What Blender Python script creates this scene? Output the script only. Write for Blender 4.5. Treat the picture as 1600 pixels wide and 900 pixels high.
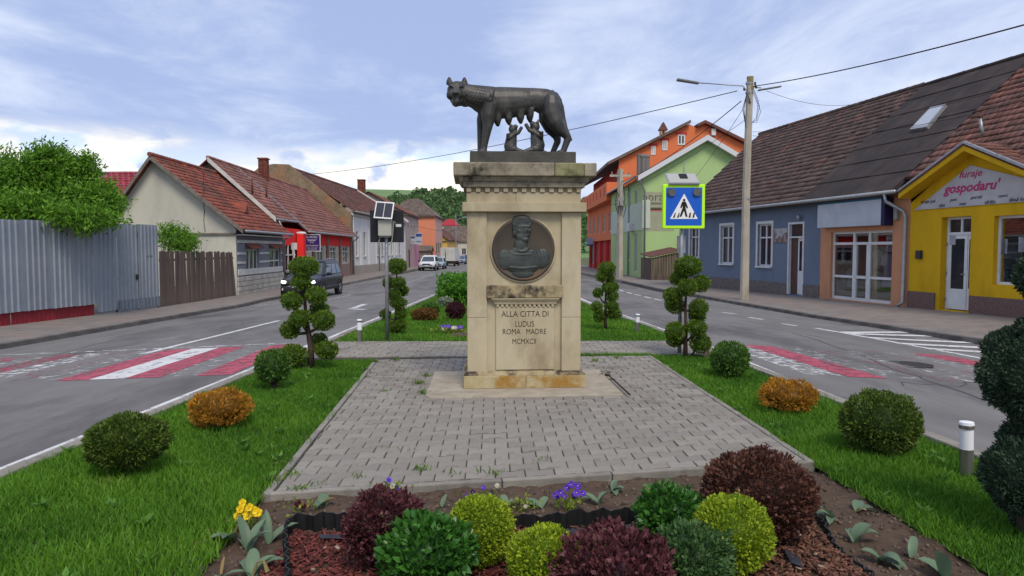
import bpy, bmesh, math, random
import numpy as np
from mathutils import Vector, Matrix
for _o in list(bpy.data.objects): bpy.data.objects.remove(_o)
scene = bpy.context.scene
COL = scene.collection
random.seed(7)
RNG = np.random.default_rng(11)
R = math.radians

# ---------------------------------------------------------------- camera
FPX, HOR, CAMZ = 1105.0, 390.0, 1.5
PITCH = math.atan((450 - HOR) / FPX)
cam = bpy.data.objects.new('camera', bpy.data.cameras.new('camera'))
COL.objects.link(cam)
cam.location = (0, 0, CAMZ)
cam.rotation_euler = (R(90) - PITCH, 0, 0)
cam.data.sensor_width = 36; cam.data.lens = 36 * FPX / 1600
cam.data.clip_start = .05; cam.data.clip_end = 6000
scene.camera = cam

# ---------------------------------------------------------------- world
SUN_EL, SUN_AZ = R(53), R(162)          # azimuth clockwise from +Y
world = bpy.data.worlds.new('World'); scene.world = world; world.use_nodes = True
nt = world.node_tree; nt.nodes.clear()
def wn(t, **k):
    n = nt.nodes.new(t)
    for a, b in k.items(): setattr(n, a, b)
    return n
def wl(a, b): nt.links.new(a, b)
def wmath(op, a, b=None, clamp=False):
    n = wn('ShaderNodeMath', operation=op, use_clamp=clamp)
    for i, v in enumerate((a, b)):
        if v is None: continue
        if isinstance(v, (int, float)): n.inputs[i].default_value = v
        else: wl(v, n.inputs[i])
    return n.outputs[0]
def wmix(f, a, b):
    n = wn('ShaderNodeMix', data_type='RGBA')
    for s, v in ((n.inputs[0], f), (n.inputs[6], a), (n.inputs[7], b)):
        if isinstance(v, (int, float)): s.default_value = v
        elif isinstance(v, tuple): s.default_value = (*v, 1)
        else: wl(v, s)
    return n.outputs[2]
def wramp(f, p0, p1):
    n = wn('ShaderNodeMapRange', interpolation_type='SMOOTHSTEP')
    wl(f, n.inputs[0]); n.inputs[1].default_value = p0; n.inputs[2].default_value = p1
    return n.outputs[0]
sky = wn('ShaderNodeTexSky', sky_type='NISHITA'); sky.sun_disc = False
sky.sun_elevation = SUN_EL; sky.sun_rotation = SUN_AZ; sky.altitude = 280
tc = wn('ShaderNodeTexCoord'); sep = wn('ShaderNodeSeparateXYZ'); wl(tc.outputs['Generated'], sep.inputs[0])
zc_ = wmath('MAXIMUM', sep.outputs[2], 0.0)
den = wmath('ADD', zc_, .10)
cmb = wn('ShaderNodeCombineXYZ')
wl(wmath('DIVIDE', sep.outputs[0], den), cmb.inputs[0]); wl(wmath('DIVIDE', sep.outputs[1], den), cmb.inputs[1])
def wnoise(vec, scale, detail, rough, off=(0, 0, 0), st=(1, 1, 1), dist=0.0):
    m = wn('ShaderNodeMapping'); m.inputs[1].default_value = off; m.inputs[3].default_value = st; wl(vec, m.inputs[0])
    n = wn('ShaderNodeTexNoise'); wl(m.outputs[0], n.inputs['Vector'])
    n.inputs['Scale'].default_value = scale; n.inputs['Detail'].default_value = detail
    n.inputs['Roughness'].default_value = rough; n.inputs['Distortion'].default_value = dist
    return n.outputs[0]
broad = wnoise(cmb.outputs[0], .42, 6, .52, (3.1, 1.2, 0), (1, .8, 1), .3)
fine = wnoise(cmb.outputs[0], 1.25, 9, .62, (7.4, 2.0, 0), (1, .75, 1), .4)
cum = wnoise(tc.outputs['Generated'], 9.0, 8, .55, (1.3, 4.2, .4), (1, 1, 2.6), .2)
tex = wmath('ADD', wmath('MULTIPLY', broad, .5), wmath('MULTIPLY', fine, .5))
# overcast deck: blue-grey folds with paler streaks, in the sky node's own scale (background strength .1)
deck = wmix(wramp(tex, .40, .58), (2.35, 2.95, 4.7), (4.3, 4.75, 5.95))
deck = wmix(wmath('MULTIPLY', wramp(tex, .54, .64), .85), deck, (6.2, 6.4, 7.0))
# below the deck the horizon opens: pale clear strip with bright cumulus
edge = wmath('ADD', zc_, wmath('MULTIPLY', wmath('SUBTRACT', fine, .5), .12))
gap = wmath('SUBTRACT', 1.0, wramp(edge, .105, .15))
side = wmath('SUBTRACT', 1.0, wramp(sep.outputs[0], -.06, .12))
gap = wmath('MULTIPLY', gap, wmath('ADD', wmath('MULTIPLY', side, .93), .07))
strip = wmix(.78, sky.outputs[0], (4.6, 5.4, 6.7))
strip = wmix(wramp(cum, .38, .56), strip, (7.0, 6.7, 6.0))
blue = wnoise(tc.outputs['Generated'], 13.0, 6, .5, (4.6, .7, 1.9), (1, 1, 1.6), .1)
strip = wmix(wmath('MULTIPLY', wramp(blue, .56, .66), .8), strip, (2.6, 3.4, 5.4))
final = wmix(gap, wmix(.92, sky.outputs[0], deck), strip)
bg = wn('ShaderNodeBackground'); bg.inputs[1].default_value = .1; wl(final, bg.inputs[0])
wo = wn('ShaderNodeOutputWorld'); wl(bg.outputs[0], wo.inputs[0])

# ---------------------------------------------------------------- sun behind cloud
sl = bpy.data.lights.new('sun', 'SUN'); sl.energy = 1.5; sl.angle = R(22); sl.color = (1, .90, .76)
sun = bpy.data.objects.new('sun', sl); COL.objects.link(sun)
sdir = Vector((math.sin(SUN_AZ) * math.cos(SUN_EL), math.cos(SUN_AZ) * math.cos(SUN_EL), math.sin(SUN_EL)))
sun.rotation_euler = sdir.to_track_quat('Z', 'Y').to_euler(); sun.location = sdir * 60
vs = scene.view_settings
scene.display_settings.display_device = 'sRGB'
vs.view_transform = 'Standard'; vs.look = 'None'; vs.exposure = 0.8; vs.gamma = 1.0; vs.use_curve_mapping = False

# ---------------------------------------------------------------- pixel helpers (photo pixels, 1600 x 900)
def ray(u, v):
    a, b = (u - 800) / FPX, (450 - v) / FPX
    c, s = math.cos(PITCH), math.sin(PITCH)
    return Vector((a, c + b * s, -s + b * c))
CAM = Vector((0, 0, CAMZ))
def at_y(u, v, Y):
    d = ray(u, v); return CAM + d * (Y / d.y)
def at_x(u, v, X):
    d = ray(u, v); return CAM + d * (X / d.x)
def on_plane(u, v, p, n):
    d = ray(u, v); n = Vector(n); return CAM + d * ((Vector(p) - CAM).dot(n) / d.dot(n))
def gp(u, v, zf):
    d = ray(u, v); t = .5
    for _ in range(4000):
        p = CAM + d * t
        if p.z <= zf(p.x, p.y): break
        t += .01 + t * .003
    lo, hi = t / 1.02 - .02, t
    for _ in range(24):
        m = (lo + hi) / 2; p = CAM + d * m
        if p.z <= zf(p.x, p.y): hi = m
        else: lo = m
    return CAM + d * hi

# ---------------------------------------------------------------- object helpers
def lin(c): c /= 255.0; return c / 12.92 if c <= .04045 else ((c + .055) / 1.055) ** 2.4
def S(r, g, b, k=1.0): return tuple(min(.95, lin(x) * k) for x in (r, g, b))
def top(o, label, cat, group=None):
    o['label'] = label; o['category'] = cat
    if group: o['group'] = group
    return o
def kind(o, k, label=None):
    o['kind'] = k
    if label: o['label'] = label
    return o
def empty(name, loc, rz=0, label=None, cat=None, group=None):
    o = bpy.data.objects.new(name, None); COL.objects.link(o)
    o.location = loc; o.rotation_euler = (0, 0, rz); o.empty_display_size = .2
    if label: top(o, label, cat, group)
    return o
def link(name, me, mat, parent=None, loc=None, rot=None):
    o = bpy.data.objects.new(name, me); COL.objects.link(o)
    if mat and not me.materials: me.materials.append(mat)
    if parent: o.parent = parent
    if loc is not None: o.location = loc
    if rot is not None: o.rotation_euler = rot
    return o
def copy_tree(o, parent=None):
    c = o.copy(); COL.objects.link(c); c.parent = parent
    for ch in list(o.children): copy_tree(ch, c)
    return c
def npmesh(name, V, Q=None, T=None, rnd=None, smooth=False):
    me = bpy.data.meshes.new(name)
    V = np.asarray(V, dtype=np.float32).reshape(-1, 3)
    loops, starts, tot = [], [], 0
    if Q is not None and len(Q):
        Q = np.asarray(Q, dtype=np.int32).reshape(-1, 4); loops.append(Q.ravel())
        starts.append(np.arange(len(Q), dtype=np.int32) * 4); tot = len(Q) * 4
    if T is not None and len(T):
        T = np.asarray(T, dtype=np.int32).reshape(-1, 3); loops.append(T.ravel())
        starts.append(np.arange(len(T), dtype=np.int32) * 3 + tot)
    L = np.concatenate(loops); St = np.concatenate(starts)
    me.vertices.add(len(V)); me.vertices.foreach_set('co', V.ravel())
    me.loops.add(len(L)); me.loops.foreach_set('vertex_index', L)
    me.polygons.add(len(St)); me.polygons.foreach_set('loop_start', St)
    if smooth: me.polygons.foreach_set('use_smooth', np.ones(len(St), dtype=bool))
    if rnd is not None:
        a = me.attributes.new('rnd', 'FLOAT', 'POINT'); a.data.foreach_set('value', np.asarray(rnd, dtype=np.float32))
    me.update(calc_edges=True)
    return me

class MB:
    def __init__(s): s.v = []; s.f = []; s.r = []; s.cur = .5
    def add(s, vs_, fs):
        b = len(s.v); s.v += [tuple(p) for p in vs_]; s.f += [tuple(i + b for i in f) for f in fs]
        s.r += [s.cur] * len(vs_); return s
    def box(s, x0, x1, y0, y1, z0, z1):
        return s.add([(x0,y0,z0),(x1,y0,z0),(x1,y1,z0),(x0,y1,z0),(x0,y0,z1),(x1,y0,z1),(x1,y1,z1),(x0,y1,z1)],
                     [(0,3,2,1),(4,5,6,7),(0,1,5,4),(1,2,6,5),(2,3,7,6),(3,0,4,7)])
    def prism(s, pts, d):
        d = Vector(d); n = len(pts); P = [Vector(p) for p in pts]
        nn = Vector((0, 0, 0))
        for i in range(n): nn += (P[i] - P[0]).cross(P[(i + 1) % n] - P[0])
        if nn.dot(d) > 0: P = P[::-1]
        return s.add(P + [p + d for p in P], [tuple(range(n)), tuple(range(2 * n - 1, n - 1, -1))] +
                     [((i + 1) % n, i, n + i, n + (i + 1) % n) for i in range(n)])
    def quad(s, a, b, c, d): return s.add([a, b, c, d], [(0, 1, 2, 3)])
    def poly(s, pts): return s.add(pts, [tuple(range(len(pts)))])
    def tube(s, pts, rad, n=8, cap=True):
        P = [Vector(p) for p in pts]; m = len(P)
        rad = [rad] * m if isinstance(rad, (int, float)) else list(rad)
        V, F = [], []; prev = None
        for i, p in enumerate(P):
            t = (P[min(i + 1, m - 1)] - P[max(i - 1, 0)]).normalized()
            if prev is None: prev = t.orthogonal().normalized()
            a = (prev - t * prev.dot(t)).normalized(); b = t.cross(a); prev = a
            for k in range(n):
                an = 2 * math.pi * k / n; V.append(p + (a * math.cos(an) + b * math.sin(an)) * rad[i])
        for i in range(m - 1):
            for k in range(n):
                F.append((i * n + k, i * n + (k + 1) % n, (i + 1) * n + (k + 1) % n, (i + 1) * n + k))
        if cap: F += [tuple(range(n - 1, -1, -1)), tuple(range((m - 1) * n, m * n))]
        return s.add(V, F)
    def lathe(s, prof, c=(0, 0, 0), n=16):
        V, F = [], []; m = len(prof)
        for r, z in prof:
            for k in range(n):
                a = 2 * math.pi * k / n; V.append((c[0] + r * math.cos(a), c[1] + r * math.sin(a), c[2] + z))
        for i in range(m - 1):
            for k in range(n): F.append((i*n+k, i*n+(k+1)%n, (i+1)*n+(k+1)%n, (i+1)*n+k))
        F += [tuple(range(n - 1, -1, -1)), tuple(range((m - 1) * n, m * n))]
        return s.add(V, F)
    def ell(s, c, r, nu=14, nv=9, rot=None):
        V, F = [], []; c = Vector(c)
        for j in range(1, nv):
            th = math.pi * j / nv
            for i in range(nu):
                ph = 2 * math.pi * i / nu
                p = Vector((r[0]*math.sin(th)*math.cos(ph), r[1]*math.sin(th)*math.sin(ph), r[2]*math.cos(th)))
                if rot: p = rot @ p
                V.append(c + p)
        for q in (Vector((0, 0, r[2])), Vector((0, 0, -r[2]))): V.append(c + (rot @ q if rot else q))
        t, b = len(V) - 2, len(V) - 1
        for j in range(nv - 2):
            for i in range(nu): F.append((j*nu+i, (j+1)*nu+i, (j+1)*nu+(i+1)%nu, j*nu+(i+1)%nu))
        for i in range(nu):
            F.append((t, i, (i+1)%nu)); F.append((b, (nv-2)*nu+(i+1)%nu, (nv-2)*nu+i))
        return s.add(V, F)
    def disc(s, c, r, axis, h, n=20):
        a = Vector(axis).normalized(); p = Vector(c)
        return s.tube([p, p + a * h], r, n)
    def mesh(s, name, smooth=False):
        me = bpy.data.meshes.new(name); me.from_pydata(s.v, [], s.f)
        if smooth: me.polygons.foreach_set('use_smooth', [True] * len(me.polygons))
        a = me.attributes.new('rnd', 'FLOAT', 'POINT'); a.data.foreach_set('value', s.r)
        me.update(); return me
    def build(s, name, mat, parent=None, loc=None, rot=None, smooth=False, bevel=0, seg=2):
        o = link(name, s.mesh(name, smooth), mat, parent, loc, rot)
        if bevel:
            b = o.modifiers.new('bevel', 'BEVEL'); b.width = bevel; b.segments = seg; b.limit_method = 'ANGLE'
        return o
def bx(name, mat, parent, x0, x1, y0, y1, z0, z1, bevel=0):
    return MB().box(x0, x1, y0, y1, z0, z1).build(name, mat, parent, bevel=bevel)
def solidify(o, voxel, smooth=4, fac=.5):
    """melt overlapping pieces into one continuous skin"""
    m = o.modifiers.new('r', 'REMESH'); m.mode = 'VOXEL'; m.voxel_size = voxel; m.use_smooth_shade = True
    if smooth: k = o.modifiers.new('s', 'SMOOTH'); k.factor = fac; k.iterations = smooth
    bpy.context.view_layer.update()
    ev = o.evaluated_get(bpy.context.evaluated_depsgraph_get())
    me = bpy.data.meshes.new_from_object(ev); old = o.data; mats = list(old.materials)
    o.modifiers.clear(); o.data = me
    me.materials.clear()
    for q in mats: me.materials.append(q)
    me.polygons.foreach_set('use_smooth', [True] * len(me.polygons))
    return o
def many_boxes(name, C, X, Y, Z, rnd, bottom=False):
    """C centres (n,3); X,Y,Z half-axis vectors (n,3)"""
    C, X, Y, Z = [np.broadcast_to(np.asarray(a, dtype=np.float32), (len(C), 3)) for a in (C, X, Y, Z)]
    sg = [(-1,-1,-1),(1,-1,-1),(1,1,-1),(-1,1,-1),(-1,-1,1),(1,-1,1),(1,1,1),(-1,1,1)]
    V = np.stack([C + a * X + b * Y + c * Z for a, b, c in sg], 1)
    fs = [(4,5,6,7),(0,1,5,4),(1,2,6,5),(2,3,7,6),(3,0,4,7)] + ([(0,3,2,1)] if bottom else [])
    Q = (np.arange(len(C))[:, None, None] * 8 + np.array(fs)[None]).reshape(-1, 4)
    return npmesh(name, V.reshape(-1, 3), Q, rnd=np.repeat(rnd, 8))
def text(name, s, size, mat, parent, loc, rot, align='CENTER', ext=.003, shear=0, sx=1, off=0):
    c = bpy.data.curves.new(name, 'FONT'); c.body = s; c.size = size; c.align_x = align; c.align_y = 'CENTER'
    c.extrude = ext; c.shear = shear; c.resolution_u = 3; c.offset = off
    t = bpy.data.objects.new(name, c); COL.objects.link(t); bpy.context.view_layer.update()
    me = bpy.data.meshes.new_from_object(t.evaluated_get(bpy.context.evaluated_depsgraph_get()))
    bpy.data.objects.remove(t); me.materials.clear()
    o = link(name, me, mat, parent, loc, rot); o.scale = (sx, 1, 1); return o

# ---------------------------------------------------------------- materials
MATS = {}
def M(name, c1, c2=None, rough=.8, scale=6, detail=6, nr=.6, lo=.35, hi=.65, bump=0, bscale=40, spec=.3, metal=0,
      attr=0, orand=0, c3=None, s3=1.5, lo3=.55, hi3=.7, st=(1, 1, 1), coat=0, sheen=0, trans=0, bdist=.02):
    if name in MATS: return MATS[name]
    m = bpy.data.materials.new(name); m.use_nodes = True; MATS[name] = m
    t = m.node_tree; N = t.nodes; b = N['Principled BSDF']
    b.inputs['Roughness'].default_value = rough; b.inputs['Metallic'].default_value = metal
    b.inputs['Specular IOR Level'].default_value = spec
    if coat: b.inputs['Coat Weight'].default_value = coat; b.inputs['Coat Roughness'].default_value = .06
    if trans: b.inputs['Transmission Weight'].default_value = trans
    co = N.new('ShaderNodeTexCoord'); mp = N.new('ShaderNodeMapping'); mp.inputs[3].default_value = st
    t.links.new(co.outputs['Object'], mp.inputs[0])
    def noise(sc, d, off=0):
        n = N.new('ShaderNodeTexNoise'); n.inputs['Scale'].default_value = sc; n.inputs['Detail'].default_value = d
        n.inputs['Roughness'].default_value = nr
        if off:
            a = N.new('ShaderNodeVectorMath'); a.inputs[1].default_value = (off, off * .7, off * 1.3)
            t.links.new(mp.outputs[0], a.inputs[0]); t.links.new(a.outputs[0], n.inputs[0])
        else: t.links.new(mp.outputs[0], n.inputs[0])
        return n.outputs[0]
    def rng_(s, a, z):
        r = N.new('ShaderNodeMapRange'); t.links.new(s, r.inputs[0]); r.inputs[1].default_value = a; r.inputs[2].default_value = z
        return r.outputs[0]
    def mix(f, a, c, bt='MIX'):
        x = N.new('ShaderNodeMix'); x.data_type = 'RGBA'; x.blend_type = bt
        for s_, v in ((x.inputs[0], f), (x.inputs[6], a), (x.inputs[7], c)):
            if isinstance(v, (int, float)): s_.default_value = v
            elif isinstance(v, tuple): s_.default_value = (*v[:3], 1)
            else: t.links.new(v, s_)
        return x.outputs[2]
    col = tuple(c1)
    if c2: col = mix(rng_(noise(scale, detail), lo, hi), tuple(c1), tuple(c2))
    if c3: col = mix(rng_(noise(s3, 8, 13.7), lo3, hi3), col, tuple(c3))
    if attr or orand:
        if attr:
            a = N.new('ShaderNodeAttribute'); a.attribute_name = 'rnd'; src = a.outputs['Fac']
        else:
            a = N.new('ShaderNodeObjectInfo'); src = a.outputs['Random']
        r = N.new('ShaderNodeMapRange'); t.links.new(src, r.inputs[0])
        k = attr or orand; r.inputs[3].default_value = 1 - k; r.inputs[4].default_value = 1 + k
        cb = N.new('ShaderNodeCombineXYZ')
        for i in range(3): t.links.new(r.outputs[0], cb.inputs[i])
        if isinstance(col, tuple): col = mix(0.0, col, col)
        col = mix(1.0, col, cb.outputs[0], 'MULTIPLY')
    if isinstance(col, tuple): b.inputs['Base Color'].default_value = (*col[:3], 1)
    else: t.links.new(col, b.inputs['Base Color'])
    if bump:
        bp = N.new('ShaderNodeBump'); bp.inputs['Strength'].default_value = bump; bp.inputs['Distance'].default_value = bdist
        t.links.new(noise(bscale, 5, 5.1), bp.inputs['Height']); t.links.new(bp.outputs[0], b.inputs['Normal'])
    return m
def leafmat(name, dark, light, rough=.55, trl=.25, spec=.25, dry=None):
    if name in MATS: return MATS[name]
    m = bpy.data.materials.new(name); m.use_nodes = True; MATS[name] = m
    t = m.node_tree; N = t.nodes; b = N['Principled BSDF']; out = N['Material Output']
    b.inputs['Roughness'].default_value = rough; b.inputs['Specular IOR Level'].default_value = spec
    a = N.new('ShaderNodeAttribute'); a.attribute_name = 'rnd'
    x = N.new('ShaderNodeMix'); x.data_type = 'RGBA'; t.links.new(a.outputs['Fac'], x.inputs[0])
    x.inputs[6].default_value = (*dark, 1); x.inputs[7].default_value = (*light, 1)
    c_out = x.outputs[2]
    if dry:      # the odd withered leaf
        gt = N.new('ShaderNodeMath'); gt.operation = 'GREATER_THAN'; gt.inputs[1].default_value = dry[3]; t.links.new(a.outputs['Fac'], gt.inputs[0])
        x2 = N.new('ShaderNodeMix'); x2.data_type = 'RGBA'; t.links.new(gt.outputs[0], x2.inputs[0]); t.links.new(c_out, x2.inputs[6]); x2.inputs[7].default_value = (*dry[:3], 1); c_out = x2.outputs[2]
    t.links.new(c_out, b.inputs['Base Color'])
    if trl:
        tr = N.new('ShaderNodeBsdfTranslucent'); t.links.new(c_out, tr.inputs[0])
        ms = N.new('ShaderNodeMixShader'); ms.inputs[0].default_value = trl
        t.links.new(b.outputs[0], ms.inputs[1]); t.links.new(tr.outputs[0], ms.inputs[2]); t.links.new(ms.outputs[0], out.inputs[0])
    return m
def glassmat(name, tint=(.9, .93, .95), refl=.16, rough=.03):
    if name in MATS: return MATS[name]
    m = bpy.data.materials.new(name); m.use_nodes = True; MATS[name] = m
    t = m.node_tree; N = t.nodes; N.remove(N['Principled BSDF'])
    tr = N.new('ShaderNodeBsdfTransparent'); tr.inputs[0].default_value = (*tint, 1)
    gl = N.new('ShaderNodeBsdfGlossy'); gl.inputs['Roughness'].default_value = rough
    ms = N.new('ShaderNodeMixShader'); ms.inputs[0].default_value = refl
    t.links.new(tr.outputs[0], ms.inputs[1]); t.links.new(gl.outputs[0], ms.inputs[2]); t.links.new(ms.outputs[0], N['Material Output'].inputs[0])
    return m
def emat(name, col, s):
    m = M(name, col, rough=.2); b = m.node_tree.nodes['Principled BSDF']
    b.inputs['Emission Color'].default_value = (*col, 1); b.inputs['Emission Strength'].default_value = s
    return m
GLASS = M('window_glass', (.02, .024, .03), rough=.06, spec=.7)
WHITE = M('white_plastic', (.66, .67, .68), (.56, .57, .58), rough=.4, scale=3)
METAL = M('galvanised_metal', (.36, .37, .38), (.26, .27, .28), rough=.45, metal=.6, scale=9)
DARKM = M('dark_metal', (.035, .036, .04), rough=.5)
BLACK = M('black_rubber', (.012, .012, .013), rough=.75)
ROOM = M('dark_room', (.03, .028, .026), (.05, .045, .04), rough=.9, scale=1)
# ================================================================ TERRAIN AND STREET
itp = lambda x, a, b: float(np.interp(x, a, b))
def iz(y): return itp(y, [0, 12, 36], [0, 0, -.60])
def zL(y): return itp(y, [-10, 9, 14, 31, 80, 120, 400], [-.30, -.36, -.46, -.68, -.86, -1.0, -1.6])
def zC(y): return itp(y, [-10, 12, 36, 80, 120, 400], [-.10, -.10, -.70, -.86, -1.0, -1.6])
def zR(y): return itp(y, [-10, 14, 21, 30, 50, 85, 120, 400], [-.40, -.44, -.48, -.54, -.62, -.84, -1.0, -1.6])
XK = [-10.2, -3.3, 3.1, 9.5]
def roadz(x, y): return itp(x, XK, [zL(y), zC(y), zC(y), zR(y)])
izf = lambda x, y: iz(y)
def pl(pts, zf, ext=None):
    g = sorted([gp(u, v, zf) for u, v in pts], key=lambda p: p.y)
    return [p.y for p in g], [p.x for p in g]
kly, klx = pl([(0, 747), (400, 582), (526, 530), (685, 460)], izf)
kry, krx = pl([(1503, 705), (1316, 631.5), (1170, 574), (1041, 521), (969, 494.7), (911, 472)], izf)
def XL(y):
    if y < kly[0]: return klx[0]
    return itp(y, kly, klx)
def XR(y):
    if y < kry[0]: return krx[0] + (kry[0] - y) * .04
    return itp(y, kry, krx)
ISL_END = 34.0

asphalt = M('asphalt', S(128, 126, 124, .86), S(110, 108, 107, .86), rough=.85, scale=1.1, detail=9, nr=.7, bump=.35, bscale=180,
            c3=S(90, 88, 88, .86), s3=.5, lo3=.5, hi3=.66, st=(1, .35, 1), spec=.25)
sidew = M('sidewalk_blocks', S(140, 132, 126, .85), S(120, 114, 110, .85), rough=.9, scale=2.2, detail=8, bump=.4, bscale=60,
          c3=S(140, 124, 116, .85), s3=1.1, lo3=.5, hi3=.66)
earth = M('ground_earth', S(96, 110, 62, .6), S(112, 104, 80, .6), rough=.95, scale=.08, detail=8)
concrete = M('kerb_concrete', S(166, 160, 150, .72), S(138, 133, 125, .72), rough=.9, scale=5, detail=9, bump=.35, bscale=70,
             c3=S(112, 110, 102, .7), s3=2.2, lo3=.55, hi3=.75, orand=.08)
kerbdark = M('kerb_worn_concrete', S(124, 119, 114, .75), S(96, 93, 91, .75), rough=.92, scale=3, detail=9, bump=.4, bscale=50, orand=.12)

def gridsheet(name, xs, ys, zf, mat):
    xs, ys = np.array(xs), np.array(ys)
    V = np.array([(x, y, zf(x, y)) for y in ys for x in xs])
    nx = len(xs); i = np.arange(len(ys) - 1)[:, None] * nx + np.arange(nx - 1)[None]
    Q = np.stack([i, i + 1, i + nx + 1, i + nx], -1).reshape(-1, 4)
    return link(name, npmesh(name, V, Q, smooth=True), mat)
gx = sorted(set([-3000, -900, -300, -120, -60, -30, -20] + XK + [float(a) for a in np.arange(-16, 18, 1)] + [22, 30, 60, 120, 300, 900, 3000]))
gy = sorted(set([-400, -100, -40, -10, -5] + [9, 12, 14, 21, 30, 31, 36, 50, 80, 85, 120] + [float(a) for a in range(0, 130, 4)] + [150, 200, 300, 400, 700, 1200, 3000]))
kind(gridsheet('ground', gx, gy, lambda x, y: roadz(x, y) - .09, earth), 'structure', 'earth and rough grass ground under the whole street')
rx = sorted(set(XK + [-10.45] + [float(a) for a in np.arange(-10, 12, 1)]))
ry = sorted(set([-30, -10] + [9, 12, 14, 21, 30, 31, 36, 50, 80, 85, 120] + [float(a) for a in range(0, 130, 2)] + [160, 220]))
road = kind(gridsheet('road', rx, ry, roadz, asphalt), 'structure', 'grey asphalt road running both sides of the planted island')

# --- left sidewalk
LKY, LKX = [-6, 5, 14, 26, 29.5, 44, 85, 125], [-10.3, -10.2, -10.05, -9.95, -10.35, -10.5, -11.3, -11.6]
LFY, LFX = [-6, 12, 17, 23.7, 31.4, 60, 86, 125], [-12.6, -12.5, -12.3, -11.8, -12.3, -13.4, -12.9, -13.4]
def lkx(y): return itp(y, LKY, LKX)
def lfx(y): return itp(y, LFY, LFX)
KH = .11
def strip(name, ys, xa, za, xb, zb, mat, nx=2):
    V = []
    for y in ys:
        for k in range(nx + 1):
            f = k / nx; V.append((xa(y) * (1 - f) + xb(y) * f, y, za(y) * (1 - f) + zb(y) * f))
    n = nx + 1
    Q = [(j*n+k, j*n+k+1, (j+1)*n+k+1, (j+1)*n+k) for j in range(len(ys) - 1) for k in range(nx)]
    return link(name, npmesh(name, V, Q, smooth=True), mat)
def lsz(y): return zL(y) + KH
def lfz(y): return zL(y) + KH + .09
ysd = sorted(set(LKY + LFY + [9, 31, 80, 120] + [float(a) for a in range(-6, 126, 3)]))
kind(strip('sidewalk_left', ysd, lambda y: lfx(y) - 2.0, lfz, lambda y: lkx(y) - .05, lsz, sidew, 3), 'structure', 'block-paved sidewalk before the fence and old houses')
def leftwalk(x, y):
    a, b = lfx(y), lkx(y); f = min(1, max(0, (x - a) / (b - a))); return lfz(y) * (1 - f) + lsz(y) * f
# --- right sidewalk
rkz = lambda x, y: zR(y) + KH
rkp = sorted([gp(u, v, rkz) for u, v in [(912, 427), (980, 440), (1036, 452), (1087, 460), (1160, 473), (1266, 491), (1460, 519), (1553, 533)]], key=lambda p: p.y)
RKY = [p.y for p in rkp]; RKX = [p.x for p in rkp]
F0 = Vector((9.8, 35.0, 0)); FT = Vector((.191, -.9816, 0)).normalized(); FN = Vector((.9816, .191, 0)).normalized()
FRZ = math.atan2(FT.y, FT.x)
def rkx(y):
    if y < RKY[0]: return RKX[0] + (RKY[0] - y) * .35
    return itp(y, RKY, RKX)
def rfx(y):
    if y < 38: return F0.x + (35 - y) * .1946
    return itp(y, [38, 50, 125], [9.2, 9.5, 9.3])
def rfz(y): return itp(y, [8, 18, 35, 50, 125], [-.24, -.24, -.33, -.48, -.95])
def rsz(y): return zR(y) + KH
ysr = sorted(set([round(a, 2) for a in RKY] + [6, 8, 10, 18, 21, 30, 35, 38, 50, 125] + [float(a) for a in range(6, 125, 3)]))
kind(strip('sidewalk_right', ysr, lambda y: rkx(y) + .05, rsz, lambda y: rfx(y) + 1.2, rfz, sidew, 3), 'structure', 'block-paved sidewalk before the blue and yellow houses')
def rightwalk(x, y):
    a, b = rkx(y), rfx(y); f = min(1, max(0, (x - a) / (b - a))); return rsz(y) * (1 - f) + rfz(y) * f

def kerb(name, label, ys, xf, zf, w, h, mat, side, far=45, step=.75):
    root = empty(name, (0, 0, 0)); kind(root, 'structure', label)
    L = step - .008
    me = MB().box(-w / 2, w / 2, -L / 2, L / 2, -h, 0).mesh('kerb_stone')
    me.materials.append(mat)
    y = ys[0]; fars = []
    while y < ys[1] - step:
        a = Vector((xf(y), y, zf(y)))
        dy = step / math.sqrt(1 + (xf(y + .4) - xf(y)) ** 2 / .16)
        b = Vector((xf(y + dy), y + dy, zf(y + dy))); m = (a + b) / 2; d = (b - a).normalized()
        rot = (math.asin(d.z), 0, -math.atan2(d.x, d.y))
        loc = (m.x + side * w / 2, m.y, m.z + random.uniform(-.006, .006))
        if y < far:
            o = link('kerb_stone', me, mat, root, loc, rot)
            bv = o.modifiers.new('b', 'BEVEL'); bv.width = .012; bv.segments = 2
        else: fars.append((loc, d))
        y += dy
    if fars:
        C = np.array([f[0] for f in fars]); D = np.array([tuple(f[1]) for f in fars])
        X = np.stack([D[:, 1], -D[:, 0], D[:, 0] * 0], 1)
        kind(link('far_kerb_stones', many_boxes('k', C - np.array([0, 0, h / 2]), X * w / 2, D * L / 2, np.array([0, 0, h / 2]), RNG.random(len(C))), mat, root), 'stuff')
    return root
kerb('kerb_left', 'worn concrete kerb along the left sidewalk', (6, 122), lkx, lambda y: lsz(y) + .012, .16, .35, kerbdark, 0)
kerb('kerb_right', 'worn concrete kerb along the right sidewalk', (9, 110), rkx, lambda y: rsz(y) + .012, .16, .35, kerbdark, 0)
kerb('island_kerb_left', 'pale concrete kerb on the left edge of the island', (1.2, ISL_END), XL, lambda y: iz(y) + .015, .12, .35, concrete, -1)
kerb('island_kerb_right', 'pale concrete kerb on the right edge of the island', (1.2, ISL_END), XR, lambda y: iz(y) + .015, .12, .35, concrete, 1)

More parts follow.
